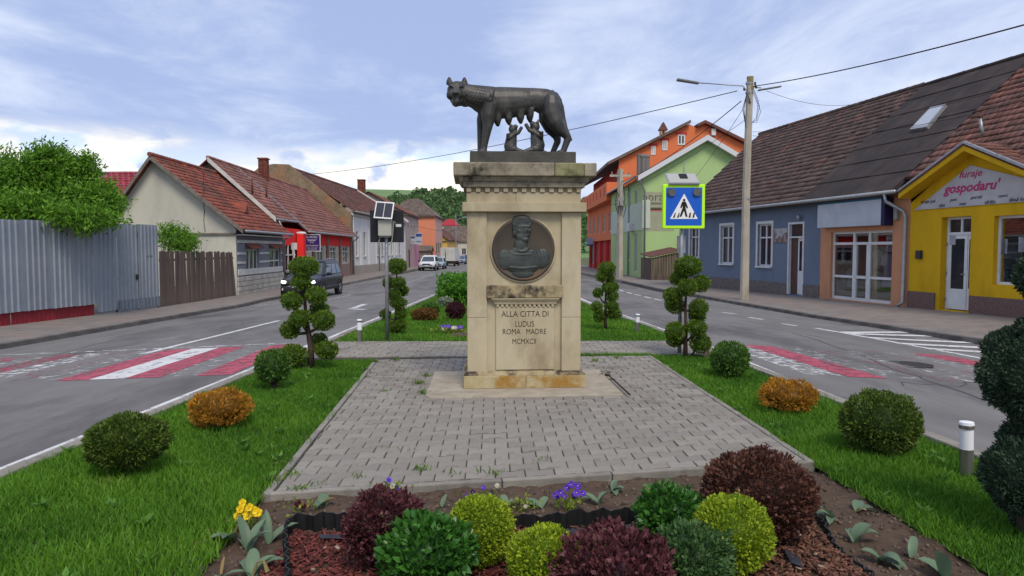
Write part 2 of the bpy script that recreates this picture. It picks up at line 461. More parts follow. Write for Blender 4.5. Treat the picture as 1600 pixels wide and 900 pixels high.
# ---------------------------------------------------------------- painted markings (thin sheets that follow the road)
def paint(name, c, wear, sc=7):
    m = M(name, c, rough=.7); t = m.node_tree; N = t.nodes; b = N['Principled BSDF']
    co = N.new('ShaderNodeTexCoord'); n = N.new('ShaderNodeTexNoise'); n.inputs['Scale'].default_value = sc; n.inputs['Detail'].default_value = 9
    n.inputs['Roughness'].default_value = .72; t.links.new(co.outputs['Object'], n.inputs[0])
    r = N.new('ShaderNodeMapRange'); r.inputs[1].default_value = wear - .07; r.inputs[2].default_value = wear + .07; t.links.new(n.outputs[0], r.inputs[0])
    n2 = N.new('ShaderNodeTexNoise'); n2.inputs['Scale'].default_value = 1.4; n2.inputs['Detail'].default_value = 7; t.links.new(co.outputs['Object'], n2.inputs[0])
    r2 = N.new('ShaderNodeMapRange'); r2.inputs[3].default_value = .72; r2.inputs[4].default_value = 1.15; t.links.new(n2.outputs[0], r2.inputs[0])
    tr = N.new('ShaderNodeBsdfTransparent'); ms = N.new('ShaderNodeMixShader')
    t.links.new(r.outputs[0], ms.inputs[0]); t.links.new(b.outputs[0], ms.inputs[1]); t.links.new(tr.outputs[0], ms.inputs[2]); t.links.new(ms.outputs[0], N['Material Output'].inputs[0])
    y = N.new('ShaderNodeMix'); y.data_type = 'RGBA'; y.blend_type = 'MULTIPLY'; y.inputs[0].default_value = 1
    cb = N.new('ShaderNodeCombineXYZ')
    for i in range(3): t.links.new(r2.outputs[0], cb.inputs[i])
    y.inputs[6].default_value = (*c, 1); t.links.new(cb.outputs[0], y.inputs[7])
    t.links.new(y.outputs[2], b.inputs['Base Color']); return m
PW = paint('white_road_paint', (.60, .60, .60), .60)
PWW = paint('worn_white_road_paint', (.60, .60, .60), .47)
PWX = paint('very_worn_white_road_paint', (.58, .58, .58), .40)
PR = paint('red_road_paint', (.40, .075, .115), .56)
PRW = paint('worn_red_road_paint', (.40, .075, .115), .47)
PRX = paint('very_worn_red_road_paint', (.38, .08, .115), .38)
def mark(name, pts, mat, n=10, dz=.005):
    """four corners (x,y) of a painted quad"""
    a, b, c, d = [Vector((p[0], p[1], 0)) for p in pts]
    V, Q = [], []; m = 3
    for i in range(n + 1):
        f = i / n; p, q = a.lerp(d, f), b.lerp(c, f)
        for k in range(m + 1):
            w = p.lerp(q, k / m); V.append((w.x, w.y, roadz(w.x, w.y) + dz))
    for i in range(n):
        for k in range(m): Q.append((i*(m+1)+k, i*(m+1)+k+1, (i+1)*(m+1)+k+1, (i+1)*(m+1)+k))
    me = npmesh(name, V, Q)
    return link(name, me, mat, road)
def line(name, pts, w, mat, dz=.005):
    for (a, b) in zip(pts[:-1], pts[1:]):
        d = Vector((b[0] - a[0], b[1] - a[1], 0)); L = d.length; d.normalize(); s = Vector((d.y, -d.x, 0)) * w / 2
        mark(name, [(a[0] - s.x, a[1] - s.y), (a[0] + s.x, a[1] + s.y), (b[0] + s.x, b[1] + s.y), (b[0] - s.x, b[1] - s.y)], mat, max(2, int(L)), dz)
g2 = lambda u, v: tuple(gp(u, v, roadz))[:2]
# left crossing
x = -3.62; k = 0
while x > -10.0:
    w = .46
    mt = [PR, PWX, PR, PW, PR, PWX, PRX, PWW, PRW, PWX, PRW, PWW, PRW][min(k, 12)]
    mark('crossing_stripe', [(x - w, 9.05), (x, 9.05), (x - .02, 12.05), (x - w - .02, 12.05)], mt, 8)
    x -= w; k += 1
line('crossing_edge_line', [(-3.75, 12.25), (-10.0, 12.55)], .16, PWW)
line('lane_marking', [g2(225, 553), g2(436, 501)], .13, PW)
line('edge_line', [(XL(y) - .40, y) for y in (2, 5, 9, 13, 18, 24, 29, ISL_END)], .13, PW)
line('edge_line', [(XR(y) + .40, y) for y in (2, 5, 9, 13, 18, 24, 29, ISL_END)], .13, PW)
for a, b in [((402, 478), (448, 473)), ((380, 484), (452, 480)), ((500, 470), (550, 461)), ((520, 459), (551, 461)), ((585, 447), (650, 443)), ((576, 447), (632, 444))]:
    line('lane_marking', [g2(*a), g2(*b)], .14, PWW)
line('lane_marking', [g2(632, 443), g2(690, 425)], .12, PWW)
# turning arrow on the left lane
pa, pb, pc = g2(546, 485), g2(560, 478), g2(571, 476)
line('arrow_marking', [g2(545, 482.5), g2(570, 484.0)], .2, PW); line('arrow_marking', [g2(552, 482), g2(570, 475.5)], .22, PW, .009)
# right crossing: stripes follow the turning road
k = 0; x = 3.6
while x < 8.3:
    w = .52; m = {0: PWW, 1: PR, 2: PWX, 3: PRX, 4: PWX, 5: PRX, 6: PWX, 7: PR, 8: PWX}.get(k, PRX)
    t = (x - 3.5) / 5 * .22
    x2 = x + w
    if x2 > 8.0: break
    if k == 7: w = .62; x2 = x + w
    mark('crossing_stripe', [(x + t * 1.5 + .25, 9.2), (x2 + t * 1.5 + .25, 9.2), (x2 - t * 1.5 - .1, 12.2), (x - t * 1.5 - .1, 12.2)], m, 8)
    x = x2; k += 1
# hatched bay beside the right kerb
h0, h1 = gp(1275, 513, roadz), gp(1543, 562, roadz)
line('edge_line', [(h0.x, h0.y), (h1.x, h1.y)], .14, PW)
for (a, b) in [((1330, 522), (1470, 526)), ((1355, 528), (1530, 536.5)), ((1400, 537), (1560, 545)), ((1445, 545), (1575, 553)), ((1310, 520), (1440, 519))]:
    line('hatch_marking', [g2(*a), g2(*b)], .30, PW, .009)
for a, b in [((1222, 506), (1245, 509.5)), ((1170, 496), (1192, 499.5)), ((1128, 488), (1151, 491)), ((1086, 480.5), (1110, 484)), ((1022, 467), (1034, 469.5)), ((1007, 463.5), (1017, 466)), ((991, 460), (1001, 462)), ((979, 456.5), (987, 459)), ((968, 453), (974, 455)), ((934, 443), (960, 446))]:
    line('lane_dash', [g2(*a), g2(*b)], .13, PW)

# repairs, cracks and covers in the asphalt
patchm = M('asphalt_repair', S(106, 104, 103, .85), S(94, 92, 91, .85), rough=.9, scale=3, detail=9, bump=.4, bscale=120)
tarm = M('tar_seam', S(84, 82, 82, .8), S(70, 68, 68, .8), rough=.85, scale=5)
for c4 in ([(1325, 503), (1352, 507), (1340, 510), (1312, 506)], [(1050, 478), (1090, 487), (1075, 490), (1036, 481)], [(470, 487), (520, 478), (530, 482), (482, 492)]):
    mark('asphalt_patch', [g2(*p) for p in c4], patchm, 4, .0035)
rs_ = random.Random(5)
for (a, b, n) in [((1240, 520), (1580, 640), 14), ((1120, 500), (1300, 530), 9), ((1400, 600), (1560, 600), 8), ((10, 575), (180, 530), 9), ((560, 470), (640, 440), 7)]:
    pts = []
    for i in range(n + 1):
        p = g2(a[0] + (b[0] - a[0]) * i / n, a[1] + (b[1] - a[1]) * i / n); pts.append((p[0] + rs_.gauss(0, .06), p[1] + rs_.gauss(0, .12)))
    line('crack', pts, rs_.uniform(.012, .03), tarm, .003)
for (u_, v_) in ((1420, 570),):
    p = g2(u_, v_); mh = MB().lathe([(.33, 0), (.33, .006), (.29, .007), (.28, .004), (.0005, .004)], n=28).build('manhole_cover', M('cast_iron', S(84, 80, 78, .6), S(66, 62, 60, .6), rough=.6, scale=30, metal=.4, bump=.8, bscale=60), road, (p[0], p[1], roadz(*p) + .002))
# ================================================================ ISLAND: lawn, bed, paving
soil = M('bed_soil', S(112, 92, 76, .7), S(84, 68, 56, .7), rough=.97, scale=7, detail=10, nr=.72, bump=.9, bscale=38, c3=S(128, 110, 94, .6), s3=22, lo3=.56, hi3=.7)
turf = M('lawn_turf', (.05, .085, .018), (.07, .06, .03), rough=.95, scale=9, detail=8, bump=.6, bscale=60)
PA, PB, PC, PD = Vector((-1.54, 4.26)), Vector((2.14, 4.92)), Vector((1.96, 10.0)), Vector((-1.88, 9.58))
def plx(y): return itp(y, [1, 3.25, PA.y, PD.y], [-1.36, -1.47, PA.x, PD.x])
def prx(y): return itp(y, [1, 3.25, PB.y, PC.y], [2.55, 2.25, PB.x, PC.x])
lawn = lambda nm, ys, a, b, lab: kind(strip(nm, ys, a, lambda y: iz(y) - .03, b, lambda y: iz(y) - .03, turf, 3), 'structure', lab)
lawn('lawn_soil_left', [1, 2, 3.25, PA.y, 6, 8, PD.y + .02], XL, plx, 'turf soil of the left lawn')
lawn('lawn_soil_right', [1, 2, 3.25, PB.y, 6, 8, 10.05], prx, XR, 'turf soil of the right lawn')
lawn('lawn_soil_far', [11.55, 12, 15, 18, 22, 26, 30, ISL_END], XL, XR, 'turf soil of the lawn behind the monument')
# soil bed
by = np.arange(1.0, 4.95, .06); bxs = np.linspace(-1.62, 2.65, 72)
def bedz(x, y):
    return -.045 + .012 * math.sin(7 * x + 3 * y) * math.sin(5 * y - 2 * x) + .010 * math.sin(19 * x + 1) * math.sin(17 * y) + .006 * math.sin(41 * x + 13 * y)
kind(gridsheet('flower_bed_soil', bxs, by, bedz, soil), 'structure', 'brown crumbly soil of the flower bed in the foreground')

# ---- interlocking pavers
pavm = M('concrete_paver', S(156, 150, 140, .84), S(142, 137, 129, .84), rough=.92, scale=14, detail=9, nr=.7, bump=.5, bscale=160, c3=S(122, 116, 107, .84), s3=3, lo3=.5, hi3=.68, orand=.11)
pavf = M('concrete_paver_far', S(156, 150, 140, .84), S(142, 137, 129, .84), rough=.92, scale=14, detail=9, nr=.7, bump=.5, bscale=160, c3=S(122, 116, 107, .84), s3=3, lo3=.5, hi3=.68, attr=.11)
sand = M('joint_sand', S(88, 82, 74, .55), S(70, 72, 58, .55), rough=.97, scale=30)
def clip(poly, conv):
    out = poly
    for i in range(len(conv)):
        a, b = conv[i], conv[(i + 1) % len(conv)]; inp, out = out, []
        if not inp: return []
        sd = lambda p: (b[0]-a[0])*(p[1]-a[1]) - (b[1]-a[1])*(p[0]-a[0])
        for j in range(len(inp)):
            p, q = inp[j], inp[(j + 1) % len(inp)]; sp, sq = sd(p), sd(q)
            if sp >= 0: out.append(p)
            if (sp >= 0) != (sq >= 0):
                t = sp / (sp - sq); out.append((p[0] + (q[0]-p[0])*t, p[1] + (q[1]-p[1])*t))
    return out
g_ = .0034
OUT = [(-.1+g_, -.0825+g_), (-.055, -.0825+g_), (-.028, -.0565+g_), (.028, -.0565+g_), (.055, -.0825+g_), (.1-g_, -.0825+g_)]
OUT = OUT + [(-x_, -y_) for x_, y_ in OUT]
def kq(q): return itp(q, [4.2, 4.6, 7.2, 10], [.175, .165, .07, .105])
def warp(x, q): return (x - .03 * (q - 7), q + kq(q) * (x - .2))
paving = kind(empty('paved_platform', (0, 0, 0)), 'structure', 'grey interlocking block paving round the monument')
ped_slab = [warp(-.86, 7.12), warp(1.15, 7.12), warp(1.13, 8.62), warp(-.90, 8.66)]
inset = .055
conv = [(PA.x + .07, PA.y + .07), (PB.x - .05, PB.y + .07), (PC.x - .05, PC.y), (PD.x + .06, PD.y)]
sheet = MB().poly([(p[0], p[1], -.012) for p in conv]).build('joint_sand', sand, paving)
cand = []
for j in range(-4, 52):
    q = 4.3 + j * .139
    for i in range(-14, 16):
        xc = i * .2 + (.1 if j % 2 else 0) + .02
        pts = [warp(xc + a, q + b) for a, b in OUT]
        pts = clip(pts, conv)
        if len(pts) < 3: continue
        ar = abs(sum(p[0]*r[1]-r[0]*p[1] for p, r in zip(pts, pts[1:] + pts[:1]))) / 2
        if ar < .0012: continue
        c = (sum(p[0] for p in pts) / len(pts), sum(p[1] for p in pts) / len(pts))
        # leave out blocks under the concrete slab
        if ped_slab[0][0] + .05 < c[0] < ped_slab[1][0] - .05 and 7.2 < c[1] - kq(7.8) * (c[0] - .2) < 8.6: continue
        cand.append((c[1], c, pts))
cand.sort(key=lambda t: t[0])
def paver_mb(mb, c, pts, rel):
    dz = random.gauss(0, .0022); tx, ty = random.gauss(0, .016), random.gauss(0, .016); n = len(pts)
    ox, oy = (c[0], c[1]) if rel else (0, 0)
    P = [(p[0] - ox, p[1] - oy) for p in pts]; cx, cy = c[0] - ox, c[1] - oy
    sh = lambda p, k: (cx + (p[0]-cx)*k, cy + (p[1]-cy)*k)
    zt = lambda p: dz + (p[0]-cx)*tx + (p[1]-cy)*ty
    V = [(*p, -.05) for p in P] + [(*p, zt(p) - .004) for p in P] + [(*sh(p, .95), zt(p)) for p in P]
    F = [(i, (i+1)%n, n+(i+1)%n, n+i) for i in range(n)] + [(n+i, n+(i+1)%n, 2*n+(i+1)%n, 2*n+i) for i in range(n)] + [tuple(range(2*n, 3*n))]
    a2 = sum(p[0]*r[1]-r[0]*p[1] for p, r in zip(P, P[1:] + P[:1]))
    if a2 < 0: F = [f[::-1] for f in F]
    mb.cur = random.random(); mb.add(V, F)
NP = 300
for _, c, pts in cand[:NP]:
    mb = MB(); paver_mb(mb, c, pts, True); mb.build('paver', pavm, paving, (c[0], c[1], 0))
mb = MB()
for _, c, pts in cand[NP:]: paver_mb(mb, c, pts, False)
kind(mb.build('far_pavers', pavf, paving), 'stuff')
# edging strips round the platform
def edging(a, b, w, z, n):
    a, b = Vector((*a, 0)), Vector((*b, 0)); d = (b - a) / n; u = d.normalized(); s = Vector((-u.y, u.x, 0))
    me = MB().box(-d.length / 2 + .003, d.length / 2 - .003, -w / 2, w / 2, -.2, 0).mesh('edging_stone'); me.materials.append(concrete)
    for i in range(n):
        m = a + d * (i + .5)
        o = link('edging_stone', me, concrete, paving, (m.x, m.y, z + random.uniform(-.003, .003)), (0, 0, math.atan2(u.y, u.x)))
        bv = o.modifiers.new('b', 'BEVEL'); bv.width = .008; bv.segments = 2
edging((PA.x, PA.y + .03), (PB.x, PB.y + .03), .055, .002, 5)
edging((PA.x + .03, PA.y), (PD.x + .03, PD.y), .05, .006, 7)
edging((PB.x - .02, PB.y), (PC.x - .02, PC.y), .05, .006, 7)
# slab under the monument
slabm = M('slab_concrete', S(178, 168, 150, .84), S(160, 150, 134, .84), rough=.93, scale=6, detail=9, bump=.4, bscale=90, c3=S(134, 125, 110, .8), s3=2.2, lo3=.55, hi3=.75)
sl_ = MB().prism([(p[0], p[1], -.06) for p in [(ped_slab[0][0] + .05, ped_slab[0][1]), ped_slab[1], ped_slab[2], ped_slab[3], (ped_slab[0][0] - .02, ped_slab[0][1] + .1)]], (0, 0, .078)).build('monument_slab', slabm, bevel=.012)
kind(sl_, 'structure', 'concrete slab under the monument')
# cross path behind
path = kind(empty('cross_path', (0, 0, 0)), 'structure', 'grey block path crossing the island behind the monument')
pcv = [(XL(9.6) + .0, 9.64), (-1.5, 9.66), (2.0, 10.05), (XR(10.1), 10.1), (XR(11.6) + .0, 11.62), (XL(11.4), 11.5)]
MB().poly([(p[0], p[1], -.014) for p in pcv]).build('joint_sand', sand, path)
mb = MB()
for j in range(16):
    q = 9.55 + j * .139
    for i in range(-18, 19):
        xc = i * .2 + (.1 if j % 2 else 0)
        pts = clip([(xc + a, q + b + .055 * xc) for a, b in OUT], pcv)
        if len(pts) < 3: continue
        c = (sum(p[0] for p in pts) / len(pts), sum(p[1] for p in pts) / len(pts)); paver_mb(mb, c, pts, False)
kind(mb.build('path_pavers', pavf, path), 'stuff')

# ---- grass
grassm = leafmat('grass_blades', (.028, .112, .007), (.155, .335, .026), rough=.6, trl=.3, dry=(.34, .33, .10, .955))
def inpoly_strip(n, y0, y1, a, b):
    P = []
    Y = RNG.uniform(y0, y1, n); T = RNG.random(n)
    A = np.array([a(y) for y in Y]); B = np.array([b(y) for y in Y])
    E_ = RNG.normal(0, .022, n) + .03 * np.sin(Y * 9) * np.sin(Y * 23 + 1)
    return np.stack([A + (B - A) * T + np.where(T > .5, 1, .6) * E_ * (np.abs(T - .5) > .44), Y], 1), np.abs(B - A)
def blades(name, P, h, w, label, zf):
    n = len(P)
    hh = h * RNG.uniform(.45, 1.25, n); ang = RNG.uniform(0, 2 * np.pi, n); lean = RNG.uniform(.1, .75, n)
    pat = .5 + .5 * np.sin(P[:, 0] * 2.3 + 1.7 * np.sin(P[:, 1] * 1.1)) * np.cos(P[:, 1] * 1.9 + np.sin(P[:, 0] * 1.3))
    hh *= .75 + .5 * pat
    la = RNG.uniform(0, 2 * np.pi, n)
    Z = np.array([zf(y) for y in P[:, 1]]) - .03
    B = np.stack([P[:, 0], P[:, 1], Z], 1)
    s = np.stack([np.cos(ang), np.sin(ang), np.zeros(n)], 1) * (w * RNG.uniform(.6, 1.3, n))[:, None]
    ld = np.stack([np.cos(la) * lean, np.sin(la) * lean, np.ones(n)], 1); ld /= np.linalg.norm(ld, axis=1)[:, None]
    mid = B + ld * hh[:, None] * .55; ld2 = ld + np.stack([np.cos(la), np.sin(la), -.35 * np.ones(n)], 1) * lean[:, None] * .6
    tip = mid + ld2 * hh[:, None] * .45
    V = np.stack([B - s, B + s, mid + s * .8, mid - s * .8, tip], 1).reshape(-1, 3)
    i = np.arange(n)[:, None] * 5
    p2 = .5 + .5 * np.sin(P[:, 0] * 5.1 + 2.2 * np.sin(P[:, 1] * 2.7)) * np.sin(P[:, 1] * 4.3 + 1.5 * np.sin(P[:, 0] * 3.1))
    rnd = np.clip(.35 * pat + .3 * p2 + .5 * RNG.random(n) - .08, 0, 1)
    me = npmesh(name, V, i + np.array([[0, 1, 2, 3]]), i + np.array([[3, 2, 4]]), rnd=np.repeat(rnd, 5))
    return kind(link(name, me, grassm), 'stuff', label)
P1, _ = inpoly_strip(64000, 1.6, 5.6, lambda y: XL(y) + .01, lambda y: plx(y) - .0)
P1b, _ = inpoly_strip(40000, 5.6, PD.y - .02, lambda y: XL(y) + .01, lambda y: plx(y) - .0)
Pl = np.concatenate([P1, P1b]); Pl = Pl[Pl[:, 1] < 9.6]
blades('lawn_left', Pl, .062, .0034, 'bright green mown grass left of the paving', iz)
P2, _ = inpoly_strip(60000, 1.6, 5.6, lambda y: prx(y) + .0, lambda y: XR(y) - .01)
P2b, _ = inpoly_strip(30000, 5.6, 10.0, lambda y: prx(y) + .0, lambda y: XR(y) - .01)
Ps, _ = inpoly_strip(2500, 9.93, 10.06, lambda y: .75, lambda y: 2.0)
blades('lawn_right', np.concatenate([P2, P2b, Ps]), .066, .0034, 'bright green mown grass right of the paving', iz)
P3, _ = inpoly_strip(70000, 11.6, 20, lambda y: XL(y) + .01, lambda y: XR(y) - .01)
P3b, _ = inpoly_strip(40000, 20, ISL_END, lambda y: XL(y) + .01, lambda y: XR(y) - .01)
blades('lawn_far', np.concatenate([P3, P3b]), .06, .0075, 'bright green mown grass behind the monument', iz)
# ================================================================ MONUMENT
stone = M('limestone', S(208, 196, 166, .76), S(190, 176, 144, .76), rough=.9, scale=2.5, detail=9, nr=.65, bump=.35, bscale=55,
          c3=S(168, 152, 122, .72), s3=1.8, lo3=.52, hi3=.72, st=(1, 1, .5), bdist=.008)
stone_g = M('limestone_grimy', S(184, 174, 150, .72), S(128, 120, 104, .7), rough=.92, scale=5, detail=10, nr=.7, bump=.5, bscale=45,
            c3=S(66, 62, 54, .7), s3=3.3, lo3=.55, hi3=.68, bdist=.01)
stone_m = M('limestone_mossy', S(168, 164, 122, .72), S(118, 118, 82, .7), rough=.92, scale=4, detail=10, nr=.7, bump=.5, bscale=45, c3=S(84, 82, 62, .7), s3=3.0, lo3=.55, hi3=.7, bdist=.01)
stone_b = M('limestone_stained', S(208, 196, 162, .74), S(188, 170, 122, .74), rough=.92, scale=4, detail=10, nr=.7, bump=.6, bscale=40,
            c3=S(178, 136, 66, .72), s3=2.9, lo3=.47, hi3=.6, bdist=.012)
stone_d = M('shelf_stone_streaked', S(196, 180, 140, .74), S(150, 134, 104, .74), rough=.92, scale=4, detail=10, nr=.7, bump=.5, bscale=45, c3=S(70, 62, 56, .7), s3=4.0, lo3=.47, hi3=.6, bdist=.01)
plinthm = M('dark_plinth_stone', S(100, 99, 92, .7), S(72, 72, 70, .7), rough=.85, scale=4, detail=9, bump=.4, bscale=60, c3=S(112, 112, 96, .6), s3=3, lo3=.56, hi3=.7)
bronze = M('dark_bronze', S(86, 84, 80, .72), S(58, 57, 56, .7), rough=.5, scale=7, detail=8, bump=.35, bscale=38, spec=.5, metal=.35,
           c3=S(128, 128, 122, .6), s3=3.2, lo3=.54, hi3=.74, st=(1, 1, .35), bdist=.012)
bronze_g = M('green_bronze', S(84, 90, 86, .72), S(60, 66, 64, .72), rough=.55, scale=6, detail=8, bump=.3, bscale=60, spec=.45, metal=.25, bdist=.006)
bronze_r = M('brown_bronze', S(100, 90, 76, .66), S(80, 75, 66, .66), rough=.6, scale=3, detail=8, bump=.2, bscale=60, spec=.4, metal=.25, c3=S(126, 92, 60, .7), s3=2, bdist=.006)
PYAW = .062
ped = empty('monument_pedestal', (.136, 7.5, .018), PYAW, 'cream limestone pedestal with bronze portrait medallion and carved inscription', 'monument')
lx = lambda u: (u - 820) / 147.3
lz = lambda v, d=0: at_y(820, v, 7.5 + d).z - .018
YB = .86
def mould(name, x0, x1, y0, y1, prof, mat, bevel=.006):
    V, F = [], []
    for off, z in prof: V += [(x0-off, y0-off, z), (x1+off, y0-off, z), (x1+off, y1+off, z), (x0-off, y1+off, z)]
    for i in range(len(prof) - 1):
        for k in range(4): F.append((i*4+k, i*4+(k+1)%4, (i+1)*4+(k+1)%4, (i+1)*4+k))
    n = len(prof) - 1
    F += [(3, 2, 1, 0), (n*4, n*4+1, n*4+2, n*4+3)]
    o = MB().add(V, F).build(name, mat, ped)
    if bevel:
        b = o.modifiers.new('b', 'BEVEL'); b.width = bevel; b.segments = 2; b.limit_method = 'ANGLE'
    return o
xb0, xb1 = lx(724), lx(917)
zb = lz(585)
# base course of two blocks with a splayed top
seam = lx(822)
bx('base_block', stone_b, ped, xb0, seam - .0015, 0, YB, 0, zb - .012, .006); bx('base_block', stone_b, ped, seam + .0015, xb1, .002, YB - .002, 0, zb - .014, .006)
mould('base_splay', xb0, xb1, 0, YB, [(-.004, zb - .013), (-.006, zb - .004), (-.034, zb + .03)], stone_d, 0)
xs0, xs1 = lx(730), lx(909.5)
zs0, zs1 = zb + .02, lz(331)
bx('shaft', stone, ped, xs0 + .012, xs1 - .012, .085, YB - .05, zs0, zs1)
for a, b in ((xs0, lx(761)), (lx(879), xs1)):
    zc = lz(497)
    for z0, z1 in ((zs0, zc - .001), (zc + .001, zs1)):
        bx('pilaster', stone, ped, a, b, .045, YB - .047, z0, z1, .006)
# mid shelf, small cornice and inscription panel
bx('shelf', stone_d, ped, lx(760.5), lx(820.2), .022, .1, lz(466), lz(446), .008); bx('shelf', stone_d, ped, lx(820.6), lx(880.5), .022, .1, lz(466), lz(446), .008)
mould('panel_cornice', lx(774), lx(869), .062, .12, [(0, lz(477)), (.012, lz(475.5)), (.014, lz(473)), (.04, lz(468)), (.042, lz(466.4))], stone, .003)
for i in range(13):
    u = 776 + i * 7.25
    bx('dentil', stone, ped, lx(u), lx(u + 4), .052, .09, lz(480), lz(476.5), .002)
panel = bx('inscription_panel', stone, ped, lx(775), lx(867.5), .064, .12, zs0 + .02, lz(479.8), .004)
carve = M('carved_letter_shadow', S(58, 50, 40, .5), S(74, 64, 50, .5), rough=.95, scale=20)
for s, u, v, w, h in (('ALLA CITTA DI', 821.5, 491.8, 74.6, .062), ('LUDUS', 820.5, 507.6, 29.5, .062), ('ROMA   MADRE', 820.3, 519.6, 69, .058), ('MCMXCII', 820, 535, 37.3, .058)):
    o = text('inscription', s, h / .69, carve, ped, (lx(u), .0632, lz(v)), (R(90), 0, 0), ext=.0012, off=-.0006)
    o.scale.x = (w / 147.3) / max(.01, o.data.vertices and (max(p.co.x for p in o.data.vertices) - min(p.co.x for p in o.data.vertices)))
# entablature
bx('architrave', stone, ped, lx(723), lx(916.7), -.005, YB + .005, lz(330.8), lz(316), .006)
fz0, fz1 = lz(315.8), lz(300.2)
bx('frieze', stone, ped, lx(729.5), lx(806), .04, YB - .04, fz0, fz1, .003); bx('frieze', stone, ped, lx(806.3), lx(908.5), .04, YB - .04, fz0, fz1, .003)
bx('dentil_bed', stone, ped, lx(731.5), lx(906.5), .055, YB - .055, lz(300), lz(292.6))
for i in range(13):
    u = 729.6 + i * 14.33
    bx('dentil', stone, ped, lx(u), lx(u + 7.2), .024, .07, lz(299.8), lz(292.8), .002)
for s in (0, 1):
    for i in range(6):
        y = .09 + i * .125
        x0 = lx(729.6) if s == 0 else lx(908.5) - .03
        bx('dentil', stone, ped, x0, x0 + .03, y, y + .055, lz(299.8), lz(292.8), .002)
bx('fascia', stone_g, ped, lx(724.5), lx(914), .005, YB - .005, lz(292.4), lz(284.2), .004)
mould('ovolo', lx(722), lx(916.5), .0, YB, [(-.01, lz(284)), (.004, lz(283.6)), (.012, lz(282)), (.022, lz(279.5)), (.03, lz(277)), (.032, lz(276.2))], stone_g, 0)
# corona in blocks: broken weathered slab, a mossy repair and a chipped corner
cz0, cz1 = lz(276), lz(255)
for a, b, m in ((709.5, 865, stone_g), (865.4, 911, stone_m), (911.3, 930.5, stone_g)):
    o = bx('corona', m, ped, lx(a), lx(b), -.075 + (.004 if m is stone_m else 0), YB + .075, cz0, cz1, .012)
bx('statue_plinth', plinthm, ped, lx(735), lx(902.5), .12, YB - .12, cz1, lz(236.3, .12), .008)
# lime and verdigris runs stay in the stone's own material; medallion recess ring
mc = (lx(818.4), lz(389.8))
ring = MB(); n = 48; V, F = [], []
for r, y in ((.358, .086), (.358, .072), (.349, .066), (.335, .068), (.335, .086)):
    for k in range(n): a = 2*math.pi*k/n; V.append((mc[0] + r*math.cos(a), y, mc[1] + r*math.sin(a)))
for i in range(4):
    for k in range(n): F.append((i*n+k, i*n+(k+1)%n, (i+1)*n+(k+1)%n, (i+1)*n+k))
ring.add(V, F).build('medallion_ring', stone, ped, smooth=True)
med = MB(); V, F = [], []
prof = ((.334, .09), (.334, .052), (.322, .046), (.312, .05), (.27, .062), (.15, .068), (.0005, .07))
for r, y in prof:
    for k in range(n): a = 2*math.pi*k/n; V.append((mc[0] + r*math.cos(a), y, mc[1] + r*math.sin(a)))
for i in range(len(prof) - 1):
    for k in range(n): F.append((i*n+k, i*n+(k+1)%n, (i+1)*n+(k+1)%n, (i+1)*n+k))
medal = med.add(V, F).build('medallion', bronze_r, ped, smooth=True)
q = lambda zx, zy, y=.055: (mc[0] + (zx - 432) / 935, .03 + y * .5, mc[1] + (424 - zy) / 935)
b_ = MB(); E = lambda c, r, **k: b_.ell(c, (r[0] * 1.1, r[1] * .55, r[2] * 1.1), **k)
E(q(424, 225, .05), (.082, .055, .118)); E(q(412, 150, .05), (.098, .05, .066)); E(q(350, 190, .055), (.035, .035, .07))
E(q(415, 120, .05), (.085, .05, .04)); E(q(435, 196, .008), (.066, .022, .014)); E(q(458, 238, .004), (.014, .026, .032), rot=Matrix.Rotation(.2, 3, 'Y'))
E(q(395, 240, .015), (.03, .025, .02)); E(q(490, 236, .022), (.02, .02, .018)); E(q(448, 282, .01), (.030, .018, .007)); E(q(447, 294, .011), (.026, .018, .007))
E(q(445, 325, .015), (.04, .03, .024)); E(q(405, 300, .02), (.045, .03, .04)); E(q(338, 262, .04), (.014, .02, .03))
for k in range(7): E(q(335 + k * 27, 176 + 5 * (k % 2), .012 + .004 * abs(k - 3)), (.014, .014, .018))
E(q(404, 375, .05), (.062, .05, .085)); E(q(410, 440, .052), (.1, .045, .05))
E(q(425, 540, .055), (.2, .055, .125)); E(q(240, 530, .058), (.075, .045, .105)); E(q(625, 515, .058), (.078, .045, .1)); E(q(420, 470, .055), (.16, .045, .06))
E(q(430, 665, .058), (.115, .035, .05)); E(q(415, 535, .02), (.06, .02, .055))
for k in range(5):
    x = 205 + k * 26; b_.tube([q(x + 50, 435, .035), q(x + 6, 500, .02), q(x + 4, 580, .03)], .0085, 6)
    x = 540 + k * 32; b_.tube([q(x - 10, 430, .035), q(x + 12, 490, .02), q(x + 4, 570, .03)], .0085, 6)
b_.tube([q(330, 470, .02), q(420, 476, .008), q(510, 470, .02)], .009, 6); b_.tube([q(290, 600, .03), q(420, 612, .012), q(560, 598, .03)], .013, 6)
b_.tube([q(365, 420, .03), q(400, 445, .012), q(450, 440, .012), q(500, 395, .035)], .012, 6)
bust = b_.build('portrait_bust', bronze_g, medal)
solidify(bust, .0055, 2)

